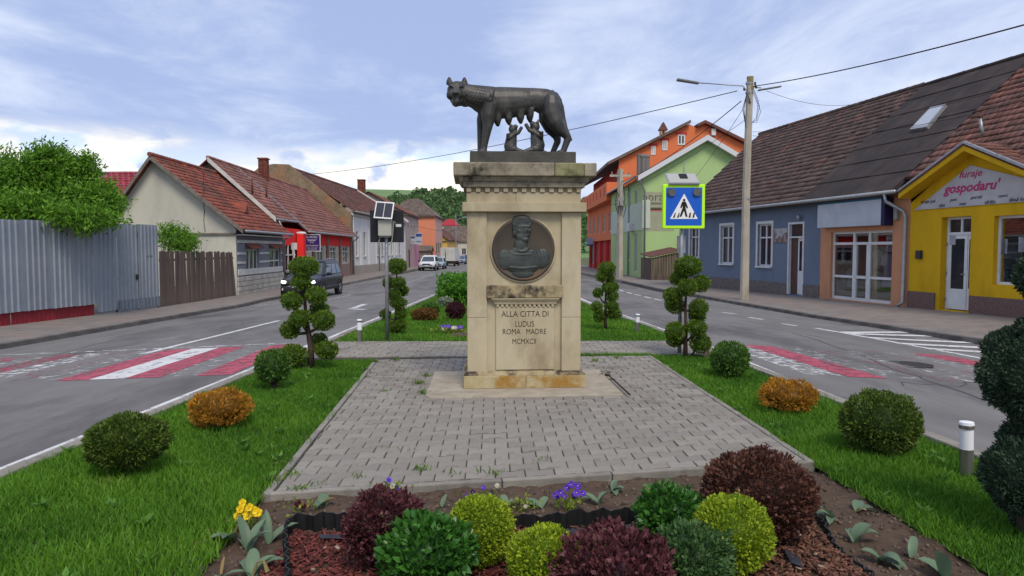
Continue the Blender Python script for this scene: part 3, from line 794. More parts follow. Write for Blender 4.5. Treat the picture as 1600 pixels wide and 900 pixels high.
# ---------------------------------------------------------------- bronze wolf and cubs (own plain figures)
WY = .43
wb = ped.matrix_basis @ Vector((lx(818.5), WY, lz(236.3, .12)))
wolf = empty('wolf_statue', wb, PYAW, 'dark bronze standing she-wolf statue on top of the pedestal, head turned to the viewer', 'statue')
SC = 528.0 * 7.5 / 7.62
def wv(zx, zy, y=0.0): return Vector(((zx - 520) / SC, y, (510 - zy) / SC))
m_ = MB(); st_ = len(m_.v)
m_.tube([wv(262, 192), wv(300, 203), wv(345, 214), wv(400, 214), wv(470, 211), wv(540, 203), wv(600, 193), wv(650, 203), wv(700, 222), wv(735, 240)],
        [.125, .15, .172, .175, .168, .150, .128, .145, .148, .10], 18)
m_.v = [(a, b * .78, c) for a, b, c in m_.v]
m_.tube([wv(340, 205, 0), wv(280, 190, -.02), wv(225, 178, -.05), wv(180, 165, -.075)], [.165, .14, .118, .10], 16)
m_.ell(wv(155, 160, -.085), (.112, .10, .108)); m_.ell(wv(160, 205, -.075), (.092, .085, .075)); m_.ell(wv(200, 190, -.06), (.08, .09, .11))
m_.tube([wv(152, 165, -.12), wv(148, 190, -.19), wv(146, 200, -.245)], [.078, .060, .046], 12)
m_.ell(wv(147, 190, -.272), (.030, .024, .022)); m_.tube([wv(150, 225, -.12), wv(147, 228, -.235)], [.058, .034], 10)
m_.ell(wv(122, 142, -.165), (.03, .025, .016)); m_.ell(wv(178, 142, -.165), (.03, .025, .016)); m_.ell(wv(112, 185, -.11), (.035, .05, .05)); m_.ell(wv(192, 185, -.12), (.035, .05, .05))
for ex, tx in ((111, 110), (196, 196)):
    m_.tube([wv(ex, 125, -.07), wv((ex + tx) / 2, 103, -.075), wv(tx, 80, -.07)], [.038, .033, .012], 10)
# legs: shoulder/elbow/wrist/paw and hip/stifle/hock/paw
m_.tube([wv(345, 160, -.03), wv(340, 195, -.05), wv(335, 240, -.066), wv(333, 300, -.082), wv(328, 350, -.088), wv(316, 420, -.085), wv(306, 475, -.085), wv(304, 498, -.088)], [.035, .085, .100, .084, .058, .042, .036, .038], 12)
m_.ell(wv(293, 498, -.095), (.052, .036, .024)); m_.tube([wv(340, 170, .03), wv(325, 235, .06), wv(300, 310, .08), wv(292, 360, .085), wv(288, 430, .085), wv(288, 490, .085)], [.04, .09, .07, .048, .038, .036], 12)
m_.ell(wv(276, 498, .085), (.05, .035, .024))
m_.tube([wv(690, 160, -.02), wv(690, 190, -.04), wv(690, 235, -.058), wv(692, 285, -.075), wv(712, 330, -.09), wv(745, 375, -.088), wv(783, 408, -.086), wv(783, 430, -.086), wv(770, 465, -.086), wv(760, 495, -.086)], [.04, .095, .118, .110, .090, .06, .044, .040, .036, .036], 12)
m_.ell(wv(745, 498, -.09), (.055, .036, .024)); m_.ell(wv(790, 405, -.086), (.024, .02, .03))
m_.tube([wv(685, 170, .02), wv(680, 240, .055), wv(678, 300, .075), wv(700, 350, .088), wv(735, 395, .086), wv(738, 425, .086), wv(722, 460, .086), wv(708, 495, .086)], [.04, .11, .1, .075, .05, .04, .034, .034], 12)
m_.ell(wv(694, 498, .085), (.052, .035, .024))
m_.tube([wv(690, 150), wv(728, 180, -.01), wv(752, 235, -.02), wv(763, 300, -.03), wv(776, 360, -.05), wv(795, 405, -.07), wv(812, 432, -.08)], [.04, .036, .032, .028, .026, .022, .008], 10)
for zx, zy, r in ((385, 318, .036), (450, 310, .034), (518, 302, .034), (572, 295, .032)):
    for s in (-1, 1):
        m_.tube([wv(zx, zy - 45, s * .05), wv(zx, zy, s * .05), wv(zx + 4, zy + 26, s * .05)], [r * 1.5, r * 1.15, r * .45], 10)
for zx in range(372, 566, 21):
    k_ = (zx - 372) / 194; m_.tube([wv(zx - 4, 158, -.098), wv(zx, 195, -.128 + .022 * k_), wv(zx + 3, 235, -.126 + .026 * k_), wv(zx + 4, 268, -.104 + .03 * k_)], [.006, .012, .012, .006], 6)
for i in range(7):
    for j in range(9):
        zx = 215 + i * 19 + (j % 2) * 9; zy = 132 + j * 13 + i * 3
        t_ = (j - 4) / 4.6; r_ = .112 + .008 * i; yy = -.055 + .007 * i - r_ * math.sqrt(max(0, 1 - t_ * t_)) * .98
        m_.ell(wv(zx, zy, yy), (.016, .010, .020), 8, 6, Matrix.Rotation(.5, 3, 'Y'))
wo_ = m_.build('wolf', bronze, wolf); solidify(wo_, .0085, 5, .5)
for zx in (128, 172): MB().ell(wv(zx, 152, -.188), (.012, .009, .009), 8, 6).build('eye', M('bronze_eye', S(40, 38, 36, .5), rough=.3, metal=.4), wolf, smooth=True)
def cub(zx, base, h, flip, label):
    k = h / 160.0
    root = empty('wolf_cub_statue', wb + Matrix.Rotation(PYAW, 3, 'Z') @ wv(zx, 510, -.02), PYAW, label, 'statue', 'bronze cubs under the wolf')
    g = lambda a, b, y=0.0: Vector((flip * a * k / SC, y * k, b * k / SC))
    c = MB()
    c.tube([g(0, 18), g(-4, 45), g(2, 80), g(8, 108)], [.062*k, .066*k, .058*k, .045*k], 12)
    c.ell(g(10, 132), (.046*k, .042*k, .042*k)); c.tube([g(14, 134, -.01), g(30, 150, -.03)], [.032*k, .020*k], 8)
    for y in (-.028, .028): c.tube([g(0, 145, y), g(-6, 164, y)], [.018*k, .006*k], 8)
    c.tube([g(10, 100, -.03), g(38, 112, -.04), g(56, 142, -.035)], [.026*k, .02*k, .018*k], 8)
    c.tube([g(4, 96, -.04), g(-22, 78, -.06), g(-18, 104, -.075)], [.026*k, .02*k, .018*k], 8)
    for y in (-.055, .055):
        c.ell(g(10, 22, y), (.055*k, .035*k, .042*k)); c.tube([g(20, 20, y), g(50, 12, y * 1.2), g(72, 6, y * 1.3)], [.032*k, .026*k, .02*k], 8)
    c.tube([g(-20, 15), g(-40, 8, -.02), g(-52, 5, -.05)], [.022*k, .02*k, .012*k], 8)
    o = c.build('cub', bronze, root); solidify(o, .0075, 2)
cub(462, 510, 176, 1, 'small bronze seated wolf cub nearer the front legs under the wolf statue')
cub(612, 510, 196, -1, 'small bronze seated wolf cub nearer the hind legs under the wolf statue')
# ================================================================ BUILDINGS
def plaster(name, c, k=.74, dirt=.75, sc=1.2, rough=.9, bump=.25):
    k *= 1.22
    d = tuple(x * dirt for x in S(*c, k)); e = tuple(x * (.5 + .5 * dirt) for x in S(*c, k))
    return M(name, S(*c, k), e, rough=rough, scale=sc, detail=9, nr=.65, bump=bump, bscale=35, c3=d, s3=1.3, lo3=.5, hi3=.72, st=(1, 1, .4))
def wall_open(mb, x0, x1, z0, z1, ops, depth=.16, topf=None):
    """front wall in the plane y=0 with openings (x0,x1,z0,z1) and their reveals going to +y"""
    xs = sorted(set([x0, x1] + [c for o in ops for c in o[:2] if x0 < c < x1])); zs = sorted(set([z0, z1] + [c for o in ops for c in o[2:4] if z0 < c < z1]))
    for a, b in zip(xs, xs[1:]):
        for c, d in zip(zs, zs[1:]):
            mx, mz = (a + b) / 2, (c + d) / 2
            if any(o[0] < mx < o[1] and o[2] < mz < o[3] for o in ops): continue
            mb.quad((a, 0, c), (b, 0, c), (b, 0, d), (a, 0, d))
    for a, b, c, d in [o[:4] for o in ops]:
        D = depth
        mb.quad((a, 0, c), (a, 0, d), (a, D, d), (a, D, c)); mb.quad((b, 0, d), (b, 0, c), (b, D, c), (b, D, d))
        mb.quad((a, 0, d), (b, 0, d), (b, D, d), (a, D, d)); mb.quad((b, 0, c), (a, 0, c), (a, D, c), (b, D, c))
    return mb
CURT = M('net_curtain', S(190, 190, 185, .6), S(150, 150, 148, .6), rough=.9, scale=4, st=(6, 1, .2), spec=.1)
def window(root, o, y=.1, fw=.055, mull=1, trans=0, mat=None, sill=None, curtain=True, glass=None, name='window'):
    a, b, c, d = o[:4]; mat = mat or WHITE; m = MB()
    D = .06
    m.box(a, a + fw, y, y + D, c, d).box(b - fw, b, y, y + D, c, d).box(a + fw, b - fw, y, y + D, c, c + fw).box(a + fw, b - fw, y, y + D, d - fw, d)
    for k in range(mull):
        x = a + (b - a) * (k + 1) / (mull + 1); m.box(x - fw * .5, x + fw * .5, y - .004, y + D, c + fw, d - fw)
    if trans: z = c + (d - c) * trans; m.box(a + fw, b - fw, y - .006, y + D - .002, z - fw * .45, z + fw * .45)
    w = m.build(name, mat, root)
    MB().box(a + .01, b - .01, y + .035, y + .045, c + .01, d - .01).build('pane', glass or GLASS, w)
    if sill: MB().box(a - .08, b + .08, -sill, y, c - .07, c - .001).build('sill', mat, w, bevel=.008)
    return w
def tile_roof(name, root, p0, p1, q0, q1, mat, tw=.22, tl=.30, n_obj=0, thick=.028, kindname='roof_tile', jit=1.0):
    """p0->p1 along the eave, q0->q1 along the ridge (root coordinates); courses of overlapping tiles on a deck"""
    p0, p1, q0, q1 = [np.array(a, dtype=float) for a in (p0, p1, q0, q1)]
    L = max(np.linalg.norm(p1 - p0), np.linalg.norm(q1 - q0)); H = (np.linalg.norm(q0 - p0) + np.linalg.norm(q1 - p1)) / 2
    nc, nr = max(2, int(round(L / tw))), max(2, int(round(H / tl)))
    nrm = np.cross(p1 - p0, q0 - p0); nrm /= np.linalg.norm(nrm)
    if nrm[2] < 0: nrm = -nrm
    deck = MB().prism([tuple(p) for p in (p0, p1, q1, q0)], tuple(-nrm * .06)).build(name, mat, root)
    C, X, Y, Z, rr = [], [], [], [], []
    for j in range(nr):
        f0, f1 = j / nr, (j + 1.12) / nr
        f1 = min(f1, 1.0)
        for i in range(nc):
            off = .5 / nc if j % 2 else 0
            g0, g1 = i / nc + off, (i + 1) / nc + off
            if g1 > 1: g1 = 1.0
            if g1 - g0 < .2 / nc: continue
            P = lambda g, f: (p0 + (p1 - p0) * g) * (1 - f) + (q0 + (q1 - q0) * g) * f
            a, b, c, d = P(g0, f0), P(g1, f0), P(g1, f1), P(g0, f1)
            ax = ((b - a) + (c - d)) / 4 * .975; ay = ((d - a) + (c - b)) / 4
            tilt = thick * .55 / max(1e-6, np.linalg.norm(ay))
            ay = ay - nrm * np.linalg.norm(ay) * tilt * RNG.uniform(.8, 1.25)
            ax = ax + nrm * np.linalg.norm(ax) * RNG.normal(0, .025 * jit)
            C.append((a + b + c + d) / 4 + nrm * (thick * .75 + RNG.normal(0, .004 * jit))); X.append(ax); Y.append(ay); Z.append(nrm * thick / 2); rr.append(RNG.random())
    C, X, Y, Z, rr = [np.array(a) for a in (C, X, Y, Z, rr)]
    n_obj = min(n_obj, len(C))
    if n_obj:
        W = root.matrix_basis
        dist = np.array([(W @ Vector(c) - CAM).length for c in C]); idx = np.argsort(dist); near = idx[:n_obj]; rest = idx[n_obj:]
        mm = MATS.get(mat.name + '_single') or mat
        for i in near:
            me = many_boxes('t', np.zeros((1, 3)), X[i:i+1], Y[i:i+1], Z[i:i+1], rr[i:i+1]); link(kindname, me, mat, deck, tuple(C[i]))
    else: rest = np.arange(len(C))
    if len(rest): kind(link('roof_tiles', many_boxes('roof_tiles', C[rest], X[rest], Y[rest], Z[rest], rr[rest]), mat, deck), 'stuff')
    return deck
def ridge(root, a, b, mat, r=.11, L=.4, name='ridge_tile', objs=True, parent=None):
    a, b = Vector(a), Vector(b); n = max(1, int((b - a).length / L)); d = (b - a) / n
    m = MB()
    for i in range(n):
        m.cur = random.random(); p = a + d * i; m.tube([p, p + d * 1.04], [r * .92, r * 1.05], 8)
    o = m.build('ridge_tiles', mat, parent or root); kind(o, 'stuff'); return o
def gutter(root, a, b, r=.065, mat=None):
    m = MB(); m.tube([a, b], r, 8); return m.build('gutter', mat or METAL, root, smooth=True)
def pipe(root, pts, r=.05, mat=None, name='downpipe'): return MB().tube(pts, r, 10).build(name, mat or METAL, root, smooth=True)

tile_red = M('tile_red', S(146, 76, 58, 1.08), S(108, 64, 54, 1.08), rough=.9, scale=1.4, detail=8, attr=.28, c3=S(92, 74, 64, 0.96), s3=.9, lo3=.5, hi3=.72, bump=.3, bscale=30)
tile_pale = M('tile_pale_red', S(152, 104, 92, 0.99), S(122, 80, 72, 0.99), rough=.9, scale=1.0, detail=8, attr=.22, c3=S(116, 90, 82, 0.88), s3=.7, lo3=.5, hi3=.72, bump=.3, bscale=30)
tile_brown = M('tile_brown', S(98, 80, 74, 0.90), S(78, 64, 60, 0.90), rough=.92, scale=1.3, detail=8, attr=.30, c3=S(128, 84, 72, 0.87), s3=1.3, lo3=.55, hi3=.74, bump=.35, bscale=30)
tile_rust = M('tile_rust_brown', S(128, 82, 70, 0.93), S(94, 70, 64, 0.93), rough=.92, scale=1.1, detail=8, attr=.30, c3=S(86, 70, 66, 0.90), s3=1.1, lo3=.5, hi3=.7, bump=.35, bscale=30)
tile_orange = M('tile_orange_red', S(160, 66, 46, 0.84), S(128, 56, 42, 0.84), rough=.85, scale=1.2, detail=8, attr=.2, bump=.25, bscale=30)
tile_grey = M('tile_grey_brown', S(126, 112, 102, 0.84), S(102, 88, 82, 0.84), rough=.92, scale=1.3, detail=8, attr=.25, bump=.3, bscale=30)
tar = M('bitumen_sheet', S(72, 62, 60, 0.72), S(56, 50, 50, 0.72), rough=.9, scale=1.6, detail=9, bump=.5, bscale=22, c3=S(92, 78, 74, 0.72), s3=.8, lo3=.52, hi3=.75, attr=.10)
timber = M('weathered_timber', S(112, 96, 86, 1.02), S(80, 68, 62, 1.02), rough=.9, scale=5, detail=8, st=(1, 1, .12), bump=.5, bscale=30, orand=.16)
brick_moss = M('mossy_brick', S(150, 132, 106, 0.90), S(112, 98, 78, 0.90), rough=.95, scale=2.2, detail=10, nr=.75, bump=.9, bscale=16, c3=S(176, 110, 74, 0.93), s3=.55, lo3=.52, hi3=.66)
brick_red = M('chimney_brick', S(140, 82, 66, 0.84), S(110, 66, 56, 0.84), rough=.95, scale=6, detail=9, bump=.6, bscale=25, attr=.2)
def brick_stack(name, parent, x, y, z0, z1, w, d, mat=brick_red, capm=None, nm='chimney'):
    """chimney in brick courses"""
    m = MB(); z = z0; k = 0
    root = MB().box(x - w/2 + .015, x + w/2 - .015, y - d/2 + .015, y + d/2 - .015, z0, z1).build(nm, mat, parent)
    C, X, Y, Z = [], [], [], []
    h = .085
    for j in range(int((z1 - z0) / h)):
        zz = z0 + (j + .5) * h
        for s in (-1, 1):
            n = max(1, int(w / .26))
            for i in range(n): C.append((x - w/2 + (i + .5) * w / n, y + s * (d/2 - .05), zz)); X.append((w/n/2 - .006, 0, 0)); Y.append((0, .055, 0)); Z.append((0, 0, h/2 - .006))
            n = max(1, int(d / .26))
            for i in range(n): C.append((x + s * (w/2 - .05), y - d/2 + (i + .5) * d / n, zz)); X.append((.055, 0, 0)); Y.append((0, d/n/2 - .012, 0)); Z.append((0, 0, h/2 - .006))
    kind(link('chimney_bricks', many_boxes('cb', np.array(C), np.array(X), np.array(Y), np.array(Z), RNG.random(len(C)), True), mat, root), 'stuff')
    MB().box(x - w/2 - .05, x + w/2 + .05, y - d/2 - .05, y + d/2 + .05, z1, z1 + .1).build('cap', capm or mat, root)
    return root

# ================================================================ RIGHT ROW (local x along the street towards the camera, y into the house)
def fs(u, v, dep=0.0):
    p = on_plane(u, v, F0 + FN * dep, FN); return (p - F0).dot(FT), p.z
def frect(u0, u1, v0, v1, um=None):
    s0, s1 = fs(u0, 390)[0], fs(u1, 390)[0]; m = (u0 + u1) / 2
    return (s0, s1, fs(m, v1)[1], fs(m, v0)[1])
EZ, RZ_, RD = 3.32, 7.95, 5.0                     # eave height, ridge height, ridge depth
bluem = plaster('blue_plaster', (106, 119, 138), .84, .80)
peach = plaster('peach_plaster', (206, 148, 112), .72, .76)
yellow = plaster('yellow_plaster', (222, 176, 22), .70, .74)
plinth_st = M('plinth_stone_cladding', S(150, 140, 136, .65), S(110, 102, 100, .65), rough=.92, scale=16, detail=9, nr=.7, bump=.9, bscale=18, lo=.4, hi=.6)
plinth_pk = M('plinth_pink_roughcast', S(150, 122, 114, .65), S(116, 94, 90, .65), rough=.95, scale=22, detail=9, nr=.7, bump=1, bscale=26, lo=.4, hi=.6)
S_B0, S_B1 = -3.1, fs(1280, 460)[0]
S_P1 = fs(1419, 460)[0]
blue = empty('blue_house', F0, FRZ, 'long low blue house with white windows and brown tiled roof behind the concrete pole', 'house')
w0 = frect(1078, 1091.5, 355, 403); w1 = frect(1126, 1145, 352.5, 412); w2 = frect(1184, 1205.5, 350, 416); dr = frect(1231.5, 1256.5, 347, 458)
dr = (dr[0], dr[1], -.28, dr[3])
EZb = 3.28
wall_open(MB(), S_B0, S_B1, -1.0, EZb, [w0, w1, w2, dr], .16).quad((S_B0, 10, -1), (S_B0, 0, -1), (S_B0, 0, EZb), (S_B0, 10, EZb)).poly([(S_B0, 10, EZb), (S_B0, 0, EZb), (S_B0, RD, RZ_ - .1)]).quad((S_B0, 10, -1), (S_B1, 10, -1), (S_B1, 10, EZb), (S_B0, 10, EZb)).build('wall', bluem, blue)
bx('interior', ROOM, blue, S_B0 + .1, S_B1 - .1, .6, .9, -1, EZb - .1)
for i, w in enumerate((w0, w1, w2)):
    wo2 = window(blue, w, .08, .07, 1 if i else 1, .68, sill=.09)
    m = MB(); a, b, c, d = w; t = .12
    m.box(a - t, a, -.03, .05, c, d + t).box(b, b + t, -.03, .05, c, d + t).box(a, b, -.03, .05, d, d + t); m.build('surround', WHITE, wo2)
    MB().box(a + .06, b - .06, .15, .16, c + .05, d - .05).build('curtain', CURT, wo2)
a, b, c, d = dr
door = MB().box(a, a + .08, -.03, .12, c, d).box(b - .08, b, -.03, .12, c, d).box(a + .08, b - .08, -.03, .12, d - .08, d).box(a + .08, b - .08, .0, .12, d - .62, d - .56).build('door', WHITE, blue)
mid = a + (b - a) * .52
MB().box(a + .08, mid, .09, .13, c + .02, d - .62).build('door_leaf', M('brown_door_panel', S(112, 82, 74, .65), S(92, 68, 62, .65), rough=.6, scale=4), door)
MB().box(mid, b - .08, .08, .12, c + .02, d - .62).build('door_leaf', WHITE, door)
MB().box(mid + .1, b - .17, .07, .1, c + .95, d - .75).build('pane', GLASS, door); MB().box(a + .1, b - .1, .09, .1, d - .54, d - .1).build('pane', GLASS, door)
MB().tube([(mid + .07, .07, c + 1.0), (mid + .07, .03, c + 1.0), (mid + .17, .03, c + 1.0)], .012, 6).build('handle', METAL, door)
pr = frect(1207.5, 1230, 357, 379)
pic = bx('advert_board', M('advert_print', S(176, 150, 140, .7), S(96, 70, 66, .7), rough=.5, scale=2.6, detail=4, c3=S(196, 196, 200, .7), s3=3.5, lo3=.48, hi3=.5), blue, pr[0] + .1, pr[1], -.03, -.002, pr[2], pr[3])
m = MB(); m.box(S_B0, dr[0], -.035, 0, -1, .16).box(dr[1], S_B1, -.035, 0, -1, .16); m.build('plinth', plinth_st, blue)
lp = fs(1252, 337); MB().lathe([(.03, 0), (.07, -.06), (.075, -.2), (.04, -.22)], (lp[0], -.12, lp[1] + .05), 10).build('wall_lamp', METAL, blue, smooth=True)
oe = -.42
RB1 = 8.05
slope = (RZ_ - EZ) / (RD - oe)
r1 = tile_roof('roof', blue, (S_B0 - .35, oe, EZ), (RB1, oe, EZ), (S_B0 - 1.15, RD, RZ_), (RB1 - .2, RD, RZ_), tile_brown, .24, .32, 60)
MB().prism([(S_B0 - .35, 10.4, EZ), (RB1, 10.4, EZ), (RB1, RD + .01, RZ_), (S_B0 - 1.1, RD + .01, RZ_)], (0, 0, -.08)).build('roof_back', tile_brown, blue)
ridge(blue, (S_B0 - 1.15, RD, RZ_ + .02), (RB1 - .2, RD, RZ_ + .02), tile_brown)
gutter(blue, (S_B0 - .4, oe - .07, EZ - .03), (S_P1 - .1, oe - .07, EZ - .03)); bx('fascia', M('fascia_board', S(88, 76, 72, .6), rough=.8), blue, S_B0 - .3, S_B1, oe - .0, oe + .03, EZ - .14, EZ - .01)
bx('soffit', M('fascia_board2', S(120, 112, 108, .6), rough=.8), blue, S_B0 - .3, S_B1, oe + .03, .0, EZ - .10, EZ - .07)

# --- peach clothes shop
shop = empty('peach_clothes_shop', F0, FRZ, 'narrow peach clothes shop with white framed glass front and blank white sign', 'shop')
sf = frect(1298, 1394, 361, 472); sf = (sf[0], sf[1], -.27, sf[3])
wall_open(MB(), S_B1 + .002, S_P1, -1, EZb, [sf], .3).build('wall', peach, shop)
a, b, c, d = sf
m = MB(); f = .075; Y0, Y1 = .1, .17
xd0, xd1 = a + (b - a) * .37, a + (b - a) * .62
zt = d - .42
m.box(a, a + f, Y0, Y1, c, d).box(b - f, b, Y0, Y1, c, d).box(a + f, b - f, Y0, Y1, d - f, d).box(a + f, b - f, Y0, Y1, c, c + .1)
for x_ in (xd0, xd1): m.box(x_ - f*.7, x_ + f*.7, Y0 - .01, Y1, c, d - f)
m.box(a + f, b - f, Y0 - .004, Y1 - .004, zt - f * .6, zt + f * .6)
zr_ = c + .82
m.box(a + f, xd0 - .05, Y0 - .004, Y1 - .004, zr_ - .04, zr_ + .04).box(xd1 + .05, b - f, Y0 - .004, Y1 - .004, zr_ - .04, zr_ + .04)
m.box(xd0 + .05, xd1 - .05, Y0 - .015, Y1 - .004, zr_ - .05, zr_ + .05).box(xd0 + .055, xd0 + .13, Y0 - .015, Y1, c + .1, zt - .05).box(xd1 - .13, xd1 - .055, Y0 - .015, Y1, c + .1, zt - .05)
front = m.build('shopfront', WHITE, shop)
SG = glassmat('shop_glass', (.82, .85, .86), .22)
for (p, q_, r_, s_) in ((a+f, xd0, zt, d-f), (xd0, xd1, zt, d-f), (xd1, b-f, zt, d-f), (a+f, xd0, zr_, zt), (xd0+.1, xd1-.1, zr_, zt), (xd1, b-f, zr_, zt), (a+f, xd0, c+.1, zr_), (xd0+.1, xd1-.1, c+.1, zr_), (xd1, b-f, c+.1, zr_)):
    MB().box(p, q_, .13, .138, r_, s_).build('pane', SG, front)
roomm = M('shop_room', S(96, 86, 80, .55), S(60, 54, 52, .5), rough=.9, scale=1.4)
m = MB(); m.box(a - .3, b + .3, 3.0, 3.1, -.5, 3.0).box(a - .3, a - .25, .35, 3, -.5, 3).box(b + .25, b + .3, .35, 3, -.5, 3).box(a - .3, b + .3, .35, 3, 2.75, 2.8).box(a - .3, b + .3, .32, 3, -.4, -.3); m.build('room', roomm, shop)
bx('shelf_back', M('red_box', S(140, 40, 40, .6), rough=.8), shop, a + .6, b - .3, 1.0, 1.4, 2.2, 2.62)
def shirt(x, z, h, mat, lab, y=.5, dress=False):
    w = h * .34; r = empty('display_shirt', blue.matrix_basis @ Vector((x, y, z)) if False else (F0 + FT * x + FN * y + Vector((0, 0, z))), FRZ, lab, 'clothing', 'clothes in the shop window')
    P = [(-w*.55, 0), (w*.55, 0), (w*.5, h*.55), (w*1.05, h*.62), (w*.85, h*.88), (w*.3, h), (0, h*.93), (-w*.3, h), (-w*.85, h*.88), (-w*1.05, h*.62), (-w*.5, h*.55)]
    if dress: P[0] = (-w*.9, 0); P[1] = (w*.9, 0)
    MB().prism([(p, 0, q_) for p, q_ in P], (0, .08, 0)).build('garment', mat, r, bevel=.02)
    MB().tube([(0, .04, h * .93), (0, .04, h * 1.08), (.04, .04, h * 1.12)], .008, 6).build('hanger', METAL, r)
wcl = M('white_cloth', S(196, 198, 204, .7), S(170, 172, 180, .7), rough=.9, scale=5)
gcl = M('green_cloth', S(140, 170, 150, .7), rough=.9); lcl = M('lilac_cloth', S(182, 184, 206, .7), rough=.9); ccl = M('cream_cloth', S(186, 182, 166, .7), rough=.9)
for u, v0, v1, mt, lb, dr_ in ((1316, 394, 410, wcl, 'small white shirt hung left of the shop door', False), (1314, 421, 441, gcl, 'pale green vest low left in the shop window', False), (1327, 420, 448, wcl, 'white vest low beside the shop door frame', False),
        (1368, 390, 420, ccl, 'cream shirt hung just right of the shop door', False), (1387, 394, 448, lcl, 'long white patterned dress at the right of the shop window', True), (1369, 424, 452, ccl, 'cream vest low right of the shop door', False)):
    s_, z_ = fs(u, v1, .5); z2 = fs(u, v0, .5)[1]; shirt(s_, z_, z2 - z_, mt, lb, .5, dr_)
sg = frect(1288, 1393, 316, 354)
sb = bx('sign_box', M('bleached_sign', S(206, 212, 222, .75), S(188, 196, 208, .75), rough=.55, scale=2, c3=S(70, 130, 170, .7), s3=.9, lo3=.72, hi3=.76), shop, sg[0], sg[1] - .12, -.32, -.02, sg[2], sg[3], .01)
bx('sign_side', M('navy_board', S(40, 38, 84, .6), rough=.6), shop, sg[1] - .119, sg[1] + .05, -.33, -.02, sg[2] - .02, sg[3] + .02)
bx('sign_top', M('teal_board', S(60, 120, 158, .7), rough=.6), shop, sg[0], sg[1] - .12, -.325, -.02, sg[3] + .001, sg[3] + .07)
mt_ = fs(1404, 333); bx('meter_box', M('grey_box', S(168, 166, 160, .7), rough=.6), shop, mt_[0] - .07, mt_[0] + .07, -.13, -.002, mt_[1] - .2, mt_[1] + .15, .01)
RB2 = 12.75
zE = lambda y: EZ + (y - oe) * slope
# bitumen sheet roof: overlapping sheets
dk = MB().prism([(RB1, oe, EZ + .0), (RB2 + .2, oe, EZ), (RB2, RD, RZ_), (RB1 - .2, RD, RZ_)], (0, .05, -.06)).build('roof', tar, shop)
for j in range(7):
    for i in range(5):
        f0, f1 = j / 7, min(1, (j + 1.08) / 7); g0, g1 = i / 5, (i + 1) / 5
        P = lambda g, f: Vector((RB1 + (RB2 + .2 - RB1) * g - .2 * f, oe + (RD - oe) * f, EZ + (RZ_ - EZ) * f))
        nn = Vector((0, -slope, 1)).normalized(); h0 = .022 + random.uniform(0, .01)
        pts = [P(g0, f0) + nn * h0, P(g1, f0) + nn * (h0 + .004), P(g1, f1) + nn * .006, P(g0, f1) + nn * .004]
        m = MB(); m.cur = random.random(); m.prism(pts, nn * .008).build('bitumen_sheet', tar, dk)
ridge(shop, (RB1 - .2, RD, RZ_ + .01), (RB2, RD, RZ_ + .01), tar, .09, .9)
MB().prism([(RB1, 10.4, EZ), (RB2, 10.4, EZ), (RB2, RD + .01, RZ_), (RB1, RD + .01, RZ_)], (0, 0, -.08)).build('roof_back', tar, shop)
nrm_r = (FN * (-slope) + Vector((0, 0, 1))).normalized(); pr0 = F0 + FN * oe + Vector((0, 0, EZ))
def roofpt(u, v): 
    p = on_plane(u, v, pr0, nrm_r); q_ = p - F0; return Vector((q_.dot(FT), q_.dot(FN), p.z))
k4 = [roofpt(1424, 207), roofpt(1451, 203), roofpt(1481, 167), roofpt(1457, 172)]
nl = Vector((0, -slope, 1)).normalized()
cen = sum(k4, Vector()) / 4
sky_f = MB().prism([p + nl * .005 for p in k4], nl * .13).build('skylight', METAL, shop)
MB().prism([cen + (p - cen) * .84 + nl * .137 for p in k4], nl * .006).build('pane', M('sky_glass', (.35, .38, .42), rough=.12, spec=.8), sky_f)
bx('soffit', M('fascia_board2', S(1, 1, 1)), shop, S_B1, S_P1, oe + .03, 0, EZ - .10, EZ - .07); bx('fascia', MATS['fascia_board'], shop, S_B1, S_P1, oe, oe + .03, EZ - .14, EZ - .01)
pp = S_P1 - .1
pipe(shop, [(pp - .45, oe - .07, EZ - .08), (pp - .42, oe - .05, EZ - .3), (pp - .06, -.13, EZ - .62), (pp, -.1, EZ - .8), (pp, -.1, -.15), (pp - .08, -.22, -.26)], .055)

# --- yellow feed shop
ys = empty('yellow_feed_shop', F0, FRZ, 'bright yellow feed shop with gabled front, white door and pink lettered banner', 'shop')
S_Y0, S_Y1 = S_P1 + .003, 18.6
ap_s = 15.55; wz = 2.94
yd = frect(1470, 1516, 338.5, 492); yd = (yd[0], yd[1], -.25, yd[3]); yw = frect(1552, 1648, 335, 447)
zgA = 4.33
m = wall_open(MB(), S_Y0, S_Y1, -1, wz, [yd, yw], .34); m.poly([(S_Y0, 0, wz), (S_Y1, 0, wz), (ap_s, 0, zgA)])
m.build('wall', yellow, ys); bx('interior', ROOM, ys, S_Y0 + .1, S_Y1, 1.2, 1.4, -1, 3.5)
m = MB(); m.box(S_Y0, yd[0] - .15, -.04, 0, -1, .22).box(yd[1] + .05, S_Y1, -.04, 0, -1, .22); m.build('plinth', plinth_pk, ys)
a, b, c, d = yd
yf = MB().box(a, a + .07, .2, .28, c, d).box(b - .07, b, .2, .28, c, d).box(a + .07, b - .07, .2, .28, d - .07, d).box(a + .07, b - .07, .2, .28, d - .52, d - .44).build('door', WHITE, ys)
xm = a + (b - a) * .74
lf = MB().box(a + .075, a + .2, .17, .23, c + .03, d - .53).box(xm - .1, xm, .17, .23, c + .03, d - .53).box(a + .2, xm - .1, .17, .23, c + .03, c + .62).box(a + .2, xm - .1, .17, .23, d - .63, d - .53).build('door_leaf', WHITE, yf)
MB().box(a + .2, xm - .1, .19, .2, c + .62, d - .63).build('pane', GLASS, yf)
MB().box(xm + .01, b - .08, .18, .23, c + .03, d - .53).build('door_leaf', WHITE, yf)
